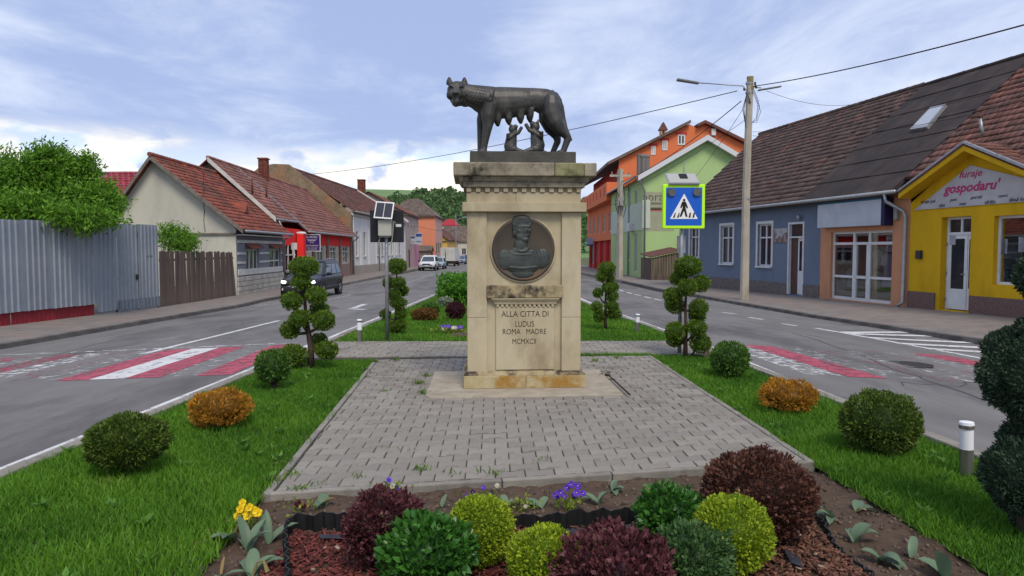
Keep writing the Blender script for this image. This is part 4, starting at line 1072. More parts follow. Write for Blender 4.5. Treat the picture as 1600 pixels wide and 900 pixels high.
MB().box(xm + .06, b - .13, .172, .178, c + .65, d - .65).build('pane', GLASS, yf); MB().box(a + .08, b - .08, .24, .25, d - .43, d - .08).build('pane', GLASS, yf)
bx('mullion', WHITE, yf, (a + b) / 2 - .03, (a + b) / 2 + .03, .195, .275, d - .44, d - .07)
MB().tube([(xm - .05, .17, c + 1.05), (xm - .05, .12, c + 1.05), (xm - .16, .12, c + 1.05)], .013, 6).build('handle', METAL, yf)
for z_ in (.25, 1.0, 1.85): MB().box(a + .04, a + .08, .15, .2, c + z_, c + z_ + .1).build('hinge', METAL, yf)
pp_ = fs(1489, 375, .18); bx('notice', wcl, yf, pp_[0] - .11, pp_[0] + .11, .165, .168, pp_[1] - .14, pp_[1] + .14)
yw2 = window(ys, yw, .14, .07, 0, 0, glass=SG)
bx('window_ledge', WHITE, ys, yw[0], yw[1], .25, .8, yw[2] - .08, yw[2] - .02)
for u_, v_, m__ in ((1567, 385, wcl), (1597, 382, wcl)):
    p_ = fs(u_, v_, .16); bx('poster', m__, ys, p_[0] - .12, p_[0] + .12, .175, .178, p_[1] - .2, p_[1] + .2)
for k, (u_, hh, cc) in enumerate(((1556, .3, (190, 190, 196)), (1563, .34, (60, 90, 80)), (1568, .42, (205, 205, 210)), (1574, .3, (60, 120, 130)), (1581, .26, (150, 60, 60)), (1588, .32, (180, 180, 190)))):
    p_ = fs(u_, 440, .42); z0 = yw[2] - .02
    bt = MB().lathe([(.05, 0), (.055, .02), (.055, hh * .6), (.022, hh * .78), (.022, hh * .95), (.026, hh * .95), (.026, hh)], (0, 0, 0), 10).build('bottle', M('bottle_%d' % k, S(*cc, .7), rough=.35), None, F0 + FT * p_[0] + FN * .42 + Vector((0, 0, z0)), smooth=True)
    top(bt, ['grey bottle leftmost on the yellow shop window ledge', 'dark green bottle on the yellow shop window ledge', 'tall white bottle on the yellow shop window ledge', 'teal bottle on the yellow shop window ledge', 'dull red bottle on the yellow shop window ledge', 'pale grey bottle on the yellow shop window ledge, rightmost'][k], 'bottle', 'bottles in the yellow shop window')
hb = fs(1438, 398); bx('letter_box', MATS['dark_metal'], ys, hb[0] - .1, hb[0] + .1, -.1, -.002, hb[1] - .13, hb[1] + .13, .01)
# banner: flat vinyl triangle with its printed words
bp = [fs(1429.5, 327.5), fs(1518, 257.5), fs(1640, 322), fs(1640, 312)]
z_b = fs(1429.5, 328.5)[1]; sA, zA = fs(1518, 258)
bann = [(fs(1429.5, 328)[0], z_b), (S_Y1 - .1, z_b + .02), (S_Y1 - .1, z_b + .2), (sA, zA)]
bo = MB().prism([(p, -.035, q_) for p, q_ in bann], (0, .02, 0)).build('banner', M('banner_vinyl', S(206, 204, 206, .76), S(190, 188, 192, .76), rough=.5, scale=2), ys)
pink = M('banner_pink', S(214, 60, 130, .7), S(190, 50, 110, .7), rough=.5, scale=3); ink = M('banner_ink', S(50, 46, 52, .6), rough=.5)
def btext(s, u0, u1, v, hpx, mat, tilt=0.0, bold=0):
    s0, z0 = fs(u0, v); s1, _ = fs(u1, v); d_ = 1.0
    o = text('banner_word', s, .3, mat, bo, ((s0 + s1) / 2, -.0405, z0), (R(90), 0, 0), ext=.0015, shear=.28, off=bold)
    W = max(p.co.x for p in o.data.vertices) - min(p.co.x for p in o.data.vertices); k_ = (s1 - s0) / W
    H_ = hpx / FPX * (F0 + FT * s0).y / .3 * 1.25
    o.scale = (k_, H_, 1); o.rotation_euler = (R(90), tilt, 0); return o
btext('furaje', 1500, 1536, 274, 12, pink, 0, .004); btext("gospodaru'", 1475, 1564, 297, 15.5, pink, 0, .008)
for s_, u0, u1, v in (('furaje pui', 1440, 1463, 316), ('viței', 1468, 1478, 321.5), ('porc', 1486, 1497, 312.5), ('miei', 1500, 1511, 319), ('purcel', 1518, 1536, 309), ('tărâțe', 1540, 1557, 316.5), ('curci', 1561, 1576, 306.5), ('făină furajeră', 1578, 1620, 313)):
    btext(s_, u0, u1, v, 6, ink, 0, .002)
# projecting gable roof with yellow boxed eaves
yo = -.5
apz, e_l, e_r = fs(1505, 224, yo)[1], fs(1403, 300, yo), None
apx = fs(1505, 224, yo)[0]; sl = (apz - e_l[1]) / (apx - e_l[0]); e_rs, e_rz = apx + (apz - e_l[1]) / sl, e_l[1]
for nm, p0, p1 in (('gable_roof', (e_l[0], e_l[1]), (apx, apz)), ('gable_roof', (e_rs, e_rz), (apx, apz))):
    P = [(p0[0], yo, p0[1]), (p1[0], yo, p1[1]), (p1[0], 3.2, p1[1]), (p0[0], 3.2, p0[1])]
    g = MB().prism(P, (0, 0, -.05)).build(nm, tile_rust, ys)
    if p0[0] > apx: tile_roof('gable_tiles', ys, (p0[0], 3.2, p0[1] + .01), (p0[0], yo, p0[1] + .01), (p1[0], 3.2, p1[1] + .01), (p1[0], yo, p1[1] + .01), tile_rust, .24, .3, 0)
    MB().prism([(p0[0], yo - .02, p0[1] + .0), (p1[0], yo - .02, p1[1] + .0), (p1[0], yo - .02, p1[1] + .07), (p0[0], yo - .02, p0[1] + .07)], (0, .1, 0)).build('metal_trim', METAL, ys)
    MB().prism([(p0[0], yo + .02, p0[1] - .05), (p1[0], yo + .02, p1[1] - .05), (p1[0], yo + .02, p1[1] - .2), (p0[0], yo + .02, p0[1] - .2)], (0, .05, 0)).build('eave_board', yellow, ys)
    MB().prism([(p0[0], yo + .07, p0[1] - .2), (p1[0], yo + .07, p1[1] - .2), (p1[0], -.002, p1[1] - .2), (p0[0], -.002, p0[1] - .2)], (0, 0, .03)).build('eave_soffit', yellow, ys)
y_c = .06; z_c = EZ + (y_c - oe) * slope
r3 = tile_roof('roof', ys, (RB2 + .2, y_c, z_c), (24, y_c, z_c), (RB2, RD, RZ_), (24, RD, RZ_), tile_rust, .24, .32, 300)
tile_roof('roof', ys, (18.9, oe, EZ), (24, oe, EZ), (18.9, y_c, z_c), (24, y_c, z_c), tile_rust, .24, .32, 0)
ridge(ys, (RB2, RD, RZ_ + .02), (24, RD, RZ_ + .02), tile_rust)
MB().prism([(RB2, 10.4, EZ), (24, 10.4, EZ), (24, RD + .01, RZ_), (RB2, RD + .01, RZ_)], (0, 0, -.08)).build('roof_back', tile_rust, ys)
wall_open(MB(), S_Y1 + .002, 24, -1, EZb, [], .1).build('wall', yellow, ys)
vp = roofpt(1537, 213); pipe(ys, [vp - Vector((0, 0, .1)), vp + Vector((-.05, -.1, .55))], .045, name='vent_pipe'); pipe(ys, [vp + Vector((-.05, -.1, .55)), vp + Vector((-.06, -.11, .62))], .07, M('rusty_cap', S(120, 76, 60, .6), rough=.8), 'vent_cap')
# ================================================================ LEFT ROW
class Fr:
    """facade frame from A to B: local x along the facade, y into the house"""
    def __init__(s, A, B):
        s.A = Vector((*A, 0)); d = Vector((B[0] - A[0], B[1] - A[1], 0)); s.L = d.length; s.t = d.normalized(); s.n = Vector((-s.t.y, s.t.x, 0)); s.rz = math.atan2(s.t.y, s.t.x)
    def sz(s, u, v, dep=0):
        p = on_plane(u, v, s.A + s.n * dep, s.n); return (p - s.A).dot(s.t), p.z
    def rect(s, u0, u1, v0, v1):
        m = (u0 + u1) / 2; return (s.sz(u0, 390)[0], s.sz(u1, 390)[0], s.sz(m, v1)[1], s.sz(m, v0)[1])
    def root(s, name, label, cat='house', group=None): return empty(name, s.A, s.rz, label, cat, group)
def slab(name, root, pts, mat, th=.05): 
    return MB().prism(pts, (0, 0, -th)).build(name, mat, root)
woodtrim = M('bargeboard_grey', S(150, 140, 132, .65), S(120, 108, 100, .65), rough=.85, scale=4)
fadedwhite = M('faded_white_paint', S(214, 212, 206, .9), S(192, 190, 184, .9), rough=.85, scale=3)

# --- grey house with red tiles
gf = Fr((-12.3, 31.6), (-12.55, 38.7)); gh = gf.root('grey_house', 'small old grey house with white banded front, plain pale gable and red tiled roof')
dgrey = plaster('dark_grey_plaster', (122, 124, 130), .85, .85); cream = plaster('pale_gable_plaster', (200, 198, 184), .74, .72, .5)
L = gf.L; ge, gr, gd = 2.42, 5.62, 3.5
wA, wB = gf.rect(384.5, 403.5, 389, 422.5), gf.rect(421, 437.5, 388.5, 420.5)
wall_open(MB(), 0, L, -1.2, ge, [wA, wB], .14).build('wall', dgrey, gh)
MB().poly([(0, 0, -1.2), (0, 0, ge), (0, gd, gr - .12), (0, 5.4, 2.9), (0, 5.4, -1.2)][::-1]).build('gable_wall', cream, gh); MB().poly([(L, 0, -1.2), (L, 0, ge), (L, gd, gr - .12), (L, 5.4, 2.9), (L, 5.4, -1.2)]).build('gable_wall', cream, gh)
bx('interior', ROOM, gh, .1, L - .1, .45, .6, -1, ge)
for w in (wA, wB):
    o = window(gh, w, .06, .08, 2 if w is wA else 1, 0 if w is wA else .42, mat=fadedwhite)
    MB().prism([(w[0] - .12, -.28, w[3] + .02), (w[1] + .12, -.28, w[3] + .02), (w[1] + .12, 0, w[3] + .22), (w[0] - .12, 0, w[3] + .22)], (0, 0, .05)).build('awning', tile_red, o)
bx('curtain', CURT, gh, wB[0] + .08, wB[1] - .08, .12, .125, wB[2] + .5, wB[3] - .05)
for v0, v1, du in ((376, 380.8, 0), (421.5, 431, 0)):
    z0, z1 = gf.sz(380, v1 - 1)[1], gf.sz(380, v0 - 1)[1]
    bx('white_band', fadedwhite, gh, .12, L - .1, -.045, -.001, z0, z1, .01)
for (a, b) in ((.12, wA[0] - .12), (wA[1] + .1, wB[0] - .1), (wB[1] + .1, L - .1)):
    for v in (396, 410.5):
        z = gf.sz(375, v)[1]; bx('white_band', fadedwhite, gh, a, b, -.03, -.001, z - .05, z + .05)
zp = gf.sz(380, 431)[1]
plt = M('plinth_tile', S(186, 182, 172, 1.0), S(160, 156, 148, 1.0), rough=.9, scale=5, detail=8, bump=.4, bscale=30, orand=.14)
rows = 4; zb0 = -.62; hh = (zp - .02 - zb0) / rows; nb = 20
me = MB().box(-L/nb/2 + .01, L/nb/2 - .01, -.05, 0, -hh/2 + .012, hh/2 - .012).mesh('plinth_tile'); me.materials.append(plt)
bx('plinth', dgrey, gh, 0, L, -.02, -.001, -1.2, zp)
for j in range(rows):
    for i in range(nb): link('plinth_tile', me, plt, gh, ((i + .5) * L / nb, -.02 + random.uniform(-.008, .004), zb0 + (j + .5) * hh))
tile_roof('roof', gh, (-.4, -.42, ge - .05), (L + .25, -.42, ge - .05), (-.4, gd, gr), (L + .25, gd, gr), tile_red, .22, .29, 80)
slab('roof_back', gh, [(-.4, 5.75, 2.55), (L + .25, 5.75, 2.55), (L + .25, gd, gr - .02), (-.4, gd, gr - .02)], tile_red)
ridge(gh, (-.45, gd, gr + .03), (L + .3, gd, gr + .03), tile_red)
m = MB(); m.prism([(-.42, -.45, ge - .22), (-.42, -.45, ge - .02), (-.42, gd, gr + .0), (-.42, gd, gr - .2)], (.04, 0, 0)).prism([(-.42, 5.75, 2.35), (-.42, 5.75, 2.55), (-.42, gd, gr), (-.42, gd, gr - .2)], (.04, 0, 0)); m.build('bargeboard', woodtrim, gh)
gutter(gh, (-.2, -.5, ge - .1), (L + .3, -.5, ge - .1)); bx('eave_board', fadedwhite, gh, 0, L, -.4, -.01, ge - .28, ge - .24)
bx('gable_ledge', woodtrim, gh, -.08, -.001, 0, 5.2, 2.16, 2.24)
pipe(gh, [(L + .15, -.5, ge - .12), (L + .05, -.12, ge - .4), (L + .05, -.12, -.6)], .05)
MB().prism([(2.9, .55, 3.3), (3.5, .55, 3.3), (3.2, .55, 3.75)], (0, .9, .1)).build('roof_vent', tile_red, gh)
for k in range(3): MB().tube([(-.012, 1.35 + .04 * math.sin(k), 2.3 + k), (-.012, 1.37 + .03 * math.cos(k), 2.8 + k), (-.012, 1.3 + .05 * math.sin(k + 1), 3.3 + k * .95)], .012, 5).build('crack_cable', DARKM, gh)

# --- red guesthouse
rf_ = Fr((-12.75, 39.0), (-13.6, 60.0)); rh = rf_.root('red_guesthouse', 'low red and cream guesthouse with faded pink tiled roof and brick chimney', 'house')
redm = plaster('red_paint', (222, 46, 44), .9, .85); brownp = plaster('brown_pilaster', (150, 112, 98), .68, .85); cr2 = plaster('cream_wall', (206, 196, 178), .7, .85); taupe = plaster('taupe_dado', (160, 136, 124), .68, .85)
L = rf_.L; re_, rr_, rd_ = 2.62, 6.45, 3.7
sp = rf_.sz(476, 390)[0]
ws = [rf_.rect(a, b, 384.5, 412) for a, b in ((495.5, 506), (516, 525.5), (535.5, 544))]
wall_open(MB(), sp, L, -1.2, re_, ws, .14).build('wall', cr2, rh)
bx('interior', ROOM, rh, sp, L - .1, .4, .5, -1, re_)
for w in ws: window(rh, w, .07, .1, 1, .7, mat=fadedwhite); 
for w in ws: bx('curtain', CURT, rh, w[0] + .1, w[1] - .1, .15, .155, w[2] + .1, w[3] - .1)
zf0 = rf_.sz(520, 384)[1]
xx = [sp + .0, ws[0][1] + .7, ws[1][1] + .9, L - .9]
bx('frieze', redm, rh, sp, L, -.05, -.001, zf0, re_ - .05); bx('dado', taupe, rh, sp, L, -.04, -.001, -1.2, ws[1][2] - .1)
for i, x_ in enumerate((ws[0][0] - 1.1, (ws[0][1] + ws[1][0]) / 2, (ws[1][1] + ws[2][0]) / 2, L - .5)):
    bx('pilaster', brownp, rh, x_ - .35, x_ + .35, -.09, -.051, -1.2, re_ - .06)
# recessed red porch
dred = plaster('dark_red_paint', (150, 30, 34), .65, .8)
m = MB(); m.quad((0, 2.0, -1.2), (sp, 2.0, -1.2), (sp, 2.0, 3.2), (0, 2.0, 3.2)).quad((sp, 2, -1.2), (sp, 0, -1.2), (sp, 0, 3.2), (sp, 2, 3.2)).build('porch_wall', dred, rh)
bx('porch_beam', redm, rh, 0, sp + .3, -.05, .25, 1.75, re_ + .1)
cu = rf_.sz(471, 390, -.3)[0]; bx('porch_column', redm, rh, cu - .32, cu + .32, -.5, -.12, -1.2, 2.42); MB().lathe([(.3, 0), (.32, .05), (.22, .14), (.0, .16)], (cu, -.3, 2.42), 12).build('column_cap', fadedwhite, rh)
for x_ in (.3, 1.4, 2.5): bx('porch_post', fadedwhite, rh, x_ - .04, x_ + .04, -.06, .02, -1, 1.75)
for z_ in (.3, 1.2): bx('porch_rail', fadedwhite, rh, 0, cu - .4, -.05, .01, z_ - .04, z_ + .04)
MB().poly([(0, 0, 3.0), (0, rd_, rr_ - .1), (0, 7.6, 3.0)][::-1]).poly([(0, 0, -1.2), (0, 7.6, -1.2), (0, 7.6, 3.0), (0, 0, 3.0)]).build('gable_wall', timber, rh)
sl_r = (rr_ - re_) / (rd_ + .5); yA = (3.22 - re_) / sl_r - .5
spl = 4.0
tile_roof('roof', rh, (-.35, yA, 3.22), (spl, yA, 3.22), (-.35, rd_, rr_), (spl, rd_, rr_), tile_pale, .24, .33, 0)
tile_roof('roof', rh, (spl + .06, -.5, re_), (L + .1, -.5, re_), (spl + .06, rd_, rr_), (L + .1, rd_, rr_), tile_pale, .24, .33, 0)
slab('roof_back', rh, [(-.35, 7.9, 2.7), (L, 7.9, 2.7), (L, rd_ + .01, rr_ - .02), (-.35, rd_ + .01, rr_ - .02)], tile_pale)
ridge(rh, (-.35, rd_, rr_ + .03), (L, rd_, rr_ + .03), tile_pale)
m = MB(); m.prism([(-.4, yA - .05, 3.0), (-.4, yA - .05, 3.25), (-.4, rd_, rr_ + .05), (-.4, rd_, rr_ - .2)], (.06, 0, 0)); m.build('bargeboard', fadedwhite, rh)
m = MB(); m.prism([(spl, -.5, re_ + .03), (spl, -.5, re_ + .13), (spl, rd_, rr_ + .1), (spl, rd_, rr_)], (.08, 0, 0)); m.build('verge_flashing', METAL, rh)
m = MB(); m.prism([(-.02, .5, 3.05), (-.02, .5, 3.2), (-.02, rd_ - .6, rr_ - .65), (-.02, rd_ - .6, rr_ - .8)], (.05, 0, 0)); m.build('gable_board', fadedwhite, rh)
gutter(rh, (spl, -.58, re_ - .04), (L + .1, -.58, re_ - .04)); gutter(rh, (-.3, yA - .1, 3.16), (spl, yA - .1, 3.16)); pipe(rh, [(-.1, yA - .1, 3.1), (.1, -.1, 2.7), (.1, -.12, -.6)], .05); pipe(rh, [(L, -.58, re_ - .1), (L + .05, -.12, re_ - .5), (L + .05, -.12, -.6)], .05)
cp = rf_.sz(407, 250, rd_)[0]; brick_stack('chimney', rh, cp, rd_ - .2, rr_ - .6, rr_ + 1.05, .55, .55)
for u_, v_ in ((394, 282), (416, 282)):
    s_, _z = rf_.sz(u_, v_, 1.6); zz = re_ + (1.6 + .5) * sl_r; pipe(rh, [(s_, 1.6, zz), (s_, 1.6, zz + .9)], .05, M('rusty_cap', S(120, 76, 60, .6)), 'vent_pipe')
# purple sign on a bracket before the porch
sgn = empty('guesthouse_sign', rf_.A + rf_.t * (cu + .9) + rf_.n * -.75 + Vector((0, 0, 0)), 0, 'purple guesthouse sign board with white lettering beside the red column', 'sign')
c_ = at_y(487.2, 379.5, sgn.location.y); hw = at_y(499.6, 380, sgn.location.y).x - at_y(474.8, 380, sgn.location.y).x
sgn.location = (c_.x, c_.y, c_.z); hh_ = at_y(487, 367.2, c_.y).z - at_y(487, 391.8, c_.y).z
bx('board', M('purple_sign', S(66, 44, 128, .7), S(54, 36, 108, .7), rough=.5, scale=2), sgn, -hw/2, hw/2, 0, .05, -hh_/2, hh_/2); 
m = MB(); t_ = .035
m.box(-hw/2 - t_, -hw/2, -.012, .06, -hh_/2 - t_, hh_/2 + t_).box(hw/2, hw/2 + t_, -.012, .06, -hh_/2 - t_, hh_/2 + t_).box(-hw/2, hw/2, -.012, .06, hh_/2, hh_/2 + t_).box(-hw/2, hw/2, -.012, .06, -hh_/2 - t_, -hh_/2); m.build('frame', WHITE, sgn)
for s_, dz, wd, hh2 in (('PENSIUNEA', .36, .72, .10), ('"DIANA"', .16, .6, .14), ('* *', -.02, .22, .14), ('RESTAURANT', -.18, .85, .09), ('CAMERE DE INCHIRIAT', -.33, .75, .055), ('NON STOP', -.42, .6, .05)):
    o = text('sign_lettering', s_, .2, fadedwhite, sgn, (0, -.004, dz * hh_), (R(90), 0, 0), ext=.002, off=.002)
    W = max(p.co.x for p in o.data.vertices) - min(p.co.x for p in o.data.vertices); o.scale = (wd * hw / W, hh2 * hh_ / .145, 1)
bx('bracket', METAL, sgn, -.03, .03, .05, .5, -.03, .03)
nb_ = at_y(459.5, 385, 38.9); nt_ = empty('notice_board', (nb_.x, nb_.y, leftwalk(nb_.x, nb_.y)), 0, 'small white notice board on a post by the red porch', 'sign'); h_ = nb_.z - nt_.location.z
bx('board', fadedwhite, nt_, -.16, .16, -.02, .02, h_ - .18, h_ + .2); pipe(nt_, [(0, .03, 0), (0, .03, h_)], .03, name='post')

# --- long white building with mossy firewall
wf = Fr((-13.7, 60.4), (-12.95, 86.0)); wh = wf.root('long_white_house', 'long pale whitewashed house with tall windows, mossy brick firewall and red-brown roof', 'house')
whitew = plaster('whitewash_blue_grey', (216, 216, 214), .85, .85); L = wf.L; we, wr, wd = 4.75, 8.45, 5.3
us = [(556, 560), (568, 572), (588, 592), (596, 600), (604, 607.5), (611, 614), (617.5, 620), (623, 625.2)]
ws = [wf.rect(a, b, 366, 404) for a, b in us]; ws = [(a, max(b, a + .9), .9, 3.1) for a, b, c, d in ws]
wall_open(MB(), 0, L, -1.3, we, ws, .15).build('wall', whitew, wh); bx('interior', ROOM, wh, .1, L - .1, .4, .5, -1, we)
for w in ws: window(wh, w, .08, .09, 1, .7, mat=fadedwhite, sill=.1)
for i in range(9): bx('pilaster', whitew, wh, .1 + i * (L - .6) / 8, .5 + i * (L - .6) / 8, -.06, -.001, -1.2, we - .4)
bx('cornice', fadedwhite, wh, 0, L, -.16, -.001, we - .35, we - .15, .02); bx('dado', plaster('cement_dado', (176, 168, 156), .68, .8), wh, 0, L, -.1, -.061, -1.3, .1)
MB().prism([(-.25, -.1, -1.3), (-.25, -.1, we - .25), (-.25, wd - .1, wr + .25), (-.25, wd + 1.2, wr + .3), (-.25, 7.6, wr + .1), (-.25, 12, 5.2), (-.25, 12, -1.3)], (.35, 0, 0)).build('firewall', brick_moss, wh)
tile_roof('roof', wh, (.1, -.35, we), (L, -.35, we), (.1, wd, wr), (L - 2.5, wd, wr), tile_rust, .3, .4, 0)
slab('roof_back', wh, [(.1, 11, 4.6), (L, 11, 4.6), (L - 2.5, wd + .01, wr - .02), (.1, wd + .01, wr - .02)], tile_rust); ridge(wh, (.1, wd, wr + .03), (L - 2.5, wd, wr + .03), tile_rust, .14, .5)
m = MB(); m.prism([(L, -.4, we + .0), (L, -.4, we + .25), (L - 2.5, wd, wr + .2), (L - 2.5, wd, wr)], (.12, 0, 0)); m.build('verge_board', fadedwhite, wh)
cs = wf.sz(561, 292, wd)[0]; brick_stack('chimney', wh, cs, wd - .3, wr - .6, wr + 1.3, .8, .8); gutter(wh, (0, -.42, we - .03), (L, -.42, we - .03), .08)
pipe(wh, [(10.5, -.12, we - .1), (10.5, -.12, -.8)], .06); pipe(wh, [(.3, -.12, we - .1), (.3, -.12, -.8)], .06)

# --- far houses
def house(name, label, A, B, depth, z0, ez, rz, wall, roofm, wins=(), hip=0, tw=.4, over=.35, gable=None, tl=.5):
    f = Fr(A, B); h = f.root(name, label); L = f.L
    wall_open(MB(), 0, L, z0, ez, list(wins), .15).poly([(0, 0, z0), (0, 0, ez)] + ([(0, depth / 2, rz - .1)] if not hip else []) + [(0, depth, ez), (0, depth, z0)][0:2]).poly([(L, 0, z0), (L, depth, z0), (L, depth, ez)] + ([(L, depth / 2, rz - .1)] if not hip else []) + [(L, 0, ez)]).quad((0, depth, z0), (0, depth, ez), (L, depth, ez), (L, depth, z0)).build('wall', wall, h)
    if wins: bx('interior', ROOM, h, .1, L - .1, .4, .5, z0, ez)
    for w in wins: window(h, w, .08, .09, 1, 0, mat=fadedwhite)
    o = over
    tile_roof('roof', h, (-o, -o, ez), (L + o, -o, ez), (-o + hip, depth / 2, rz), (L + o - hip, depth / 2, rz), roofm, tw, tl)
    tile_roof('roof', h, (L + o, depth + o, ez), (-o, depth + o, ez), (L + o - hip, depth / 2, rz), (-o + hip, depth / 2, rz), roofm, tw, tl)
    if hip:
        MB().poly([(-o, depth + o, ez), (-o, -o, ez), (-o + hip, depth / 2, rz)]).build('roof_hip', roofm, h); MB().poly([(L + o, -o, ez), (L + o, depth + o, ez), (L + o - hip, depth / 2, rz)]).build('roof_hip', roofm, h)
    bx('soffit', woodtrim, h, -o + .05, L + o - .05, -o + .05, depth + o - .05, ez - .15, ez - .08)
    return h, f
pinkg = plaster('pinkish_grey_plaster', (190, 172, 164), .7, .75); pinkm = plaster('pink_plaster', (204, 140, 160), .7, .85); orang = plaster('salmon_plaster', (226, 142, 108), .72, .88)
h1, f1 = house('pink_house', 'two-storey pinkish grey house with red tiled roof and projecting shop signs', (-13.0, 86.8), (-13.05, 99.0), 9, -1.3, 5.9, 8.6, pinkg, tile_pale, [(1.5, 2.6, 2.9, 4.6), (4.5, 5.6, 2.9, 4.6), (7.5, 8.6, 2.9, 4.6), (2.2, 3.6, -1.0, 1.5)], tw=.35)
bx('shop_wall', pinkm, h1, 6.5, 12.0, -.05, -.001, -1.3, 2.2); bx('door', M('brown_red_door', S(120, 52, 46, .6), rough=.6), h1, 2.3, 3.5, -.03, .1, -.9, 1.5)
for (u0, u1, v0, v1, cc, lb) in ((641.5, 649, 368.5, 381, (200, 204, 214), 'white projecting shop sign on the pink house, nearer one'), (649.5, 659.5, 364, 382, (196, 204, 220), 'white and blue projecting shop sign on the pink house')):
    Y_ = 91 if u0 < 645 else 94; a_, b_ = at_y(u0, v1, Y_), at_y(u1, v0, Y_)
    so = empty('projecting_sign', (a_.x, Y_, a_.z), 0, lb, 'sign'); w_, hh_ = b_.x - a_.x, b_.z - a_.z
    bx('board', M('sign_%d' % int(u0), S(*cc, .72), rough=.5), so, 0, w_, 0, .12, 0, hh_); bx('print_band', M('sign_blue', S(60, 84, 150, .7), rough=.5), so, .05, w_ - .05, -.012, -.001, hh_ * .68, hh_ * .93); bx('print_band', M('sign_grey', S(120, 130, 150, .7), rough=.5), so, .1, w_ - .1, -.012, -.001, hh_ * .2, hh_ * .3)
h2, f2 = house('salmon_house', 'tall plain salmon orange house with hipped brown roof', (-19.5, 108.0), (-11.75, 108.0), 11, -1.5, 6.6, 9.6, orang, tile_grey, [], hip=3.4, tw=.4)
bx('side_wall', plaster('pinkish_wall', (214, 170, 156), .7, .85), h2, 7.76, 7.8, 0.0, 11, -1.5, 6.4)
for y_ in (1.5, 4.5, 7.5): bx('window', GLASS, h2, 7.79, 7.83, y_, y_ + 1.0, 1.0, 2.6)
h3, f3 = house('yard_shed', 'low brown lean-to with posts before the salmon house', (-14.6, 104.0), (-11.9, 104.0), 2.5, -1.5, 1.3, 2.1, plaster('shed_wall', (140, 124, 112), .6, .8), tile_grey, [(.3, .9, -.6, .8), (1.2, 1.7, -.6, .8), (2.0, 2.5, -.6, .8)], tw=.4, over=.15)
h4, f4 = house('yellow_cottage', 'small yellow cottage with brown roof far down the street', (-12.6, 138.0), (-11.6, 152.0), 7, -1.6, 3.3, 6.2, plaster('yellow_wash', (220, 178, 96), .7, .85), tile_rust, [(2, 3, .3, 1.9), (6, 7, .3, 1.9), (10, 11, .3, 1.9)], tw=.5)
h5, f5 = house('grey_roofed_house', 'long house with grey roof closing the far end of the street', (-17.0, 176.0), (-7.0, 176.0), 10, -2, 3.4, 7.4, plaster('far_cream', (206, 196, 180), .7, .85), tile_grey, [(1.5, 2.6, .2, 1.8), (4.5, 5.6, .2, 1.8), (7.4, 8.4, -1.2, 1.2)], tw=.5)
h6, f6 = house('red_roofed_villa', 'white villa with bright red roof on the hill foot', (-23.5, 232.0), (-17.6, 232.0), 8, 2.0, 9.3, 11.6, plaster('villa_white', (214, 208, 204), .7, .9), M('bright_red_metal', S(206, 60, 74, .66), rough=.5, attr=.08), [(.8, 1.8, 6.5, 8.0), (2.6, 3.6, 6.5, 8.0), (4.4, 5.4, 6.5, 8.0)], hip=2.2, tw=.8)
# red sheet roof and grey ridge behind the fence tree
h7, f7 = house('red_sheet_roof_barn', 'timber barn with bright crimson sheet metal roof behind the grey gable', (-24.5, 41.0), (-18.2, 41.0), 6, -1, 4.4, 6.3, timber, M('crimson_metal', S(176, 34, 56, .66), S(150, 28, 48, .66), rough=.45, scale=1, attr=.12, spec=.5), [], tw=.35, tl=.35)
h8, f8 = house('grey_roofed_barn', 'old barn with dull grey-brown roof showing above the crimson roof', (-33, 52.0), (-26.3, 52.0), 8, -1, 4.6, 7.6, timber, tile_grey, [], tw=.4)

# ================================================================ RIGHT FAR: green and orange houses
grn = plaster('pale_green_plaster', (176, 204, 140), .74, .92, .6); grn2 = plaster('green_white_plaster', (196, 208, 188), .74, .9)
GY = 50.0
gx0 = at_y(1004, 400, GY).x; gax, gaz = at_y(1103, 213, GY).x, at_y(1103, 213, GY).z; gez = at_y(993, 276, GY).z
gw = 2 * (gax - gx0)
gr_h = empty('green_gabled_house', (gx0, GY, 0), 0, 'tall pale green house with white edged gable and red tiled roof', 'house')
gl = lambda u, v: (at_y(u, v, GY).x - gx0, at_y(u, v, GY).z)
A_ = gl(1041.7, 276.5); B_ = gl(1065, 257.5); win = (A_[0], B_[0], A_[1], B_[1])
m = wall_open(MB(), 0, gw, -1.3, gez, [], .1); slg = (gaz - gez) / (gax - gx0 + .45)
gwe = gez + .45 * slg - .25
mm = wall_open(MB(), 0, gw, -1.3, gwe, [(win[0], win[1], win[2], min(win[3], gwe - .01))], .12); mm.poly([(0, 0, gwe), (gw, 0, gwe), (gw / 2, 0, gaz - .25)]); mm.build('gable_wall', grn, gr_h)
window(gr_h, (win[0], win[1], win[2], min(win[3], gwe - .01)), .05, .09, 1); bx('interior', ROOM, gr_h, .1, gw, .5, .6, -1, gwe)
# faded painted advert
ad0, ad1 = gl(1006, 361), gl(1040, 300)
adv = bx('painted_advert', M('faded_advert', S(186, 186, 160, .72), S(172, 176, 146, .72), rough=.9, scale=1.5, c3=S(196, 170, 156, .7), s3=.8), gr_h, ad0[0], ad1[0] + .6, -.006, -.001, ad0[1], ad1[1])
tg = gl(1021, 308); text('painted_word', 'apra', .85, M('faded_ink', S(112, 108, 92, .65), rough=.9), adv, (tg[0], -.009, tg[1]), (R(90), 0, 0), ext=.001)
for v_, w_, cc in ((318, 1.0, (140, 136, 120)), (326, 1.5, (110, 104, 92)), (328.5, 1.2, (190, 120, 110))):
    z_ = gl(1016, v_)[1]; bx('painted_line', M('ad_%d' % v_, S(*cc, .68), rough=.9), adv, .35, .35 + w_, -.010, -.007, z_ - .08, z_ + .08)
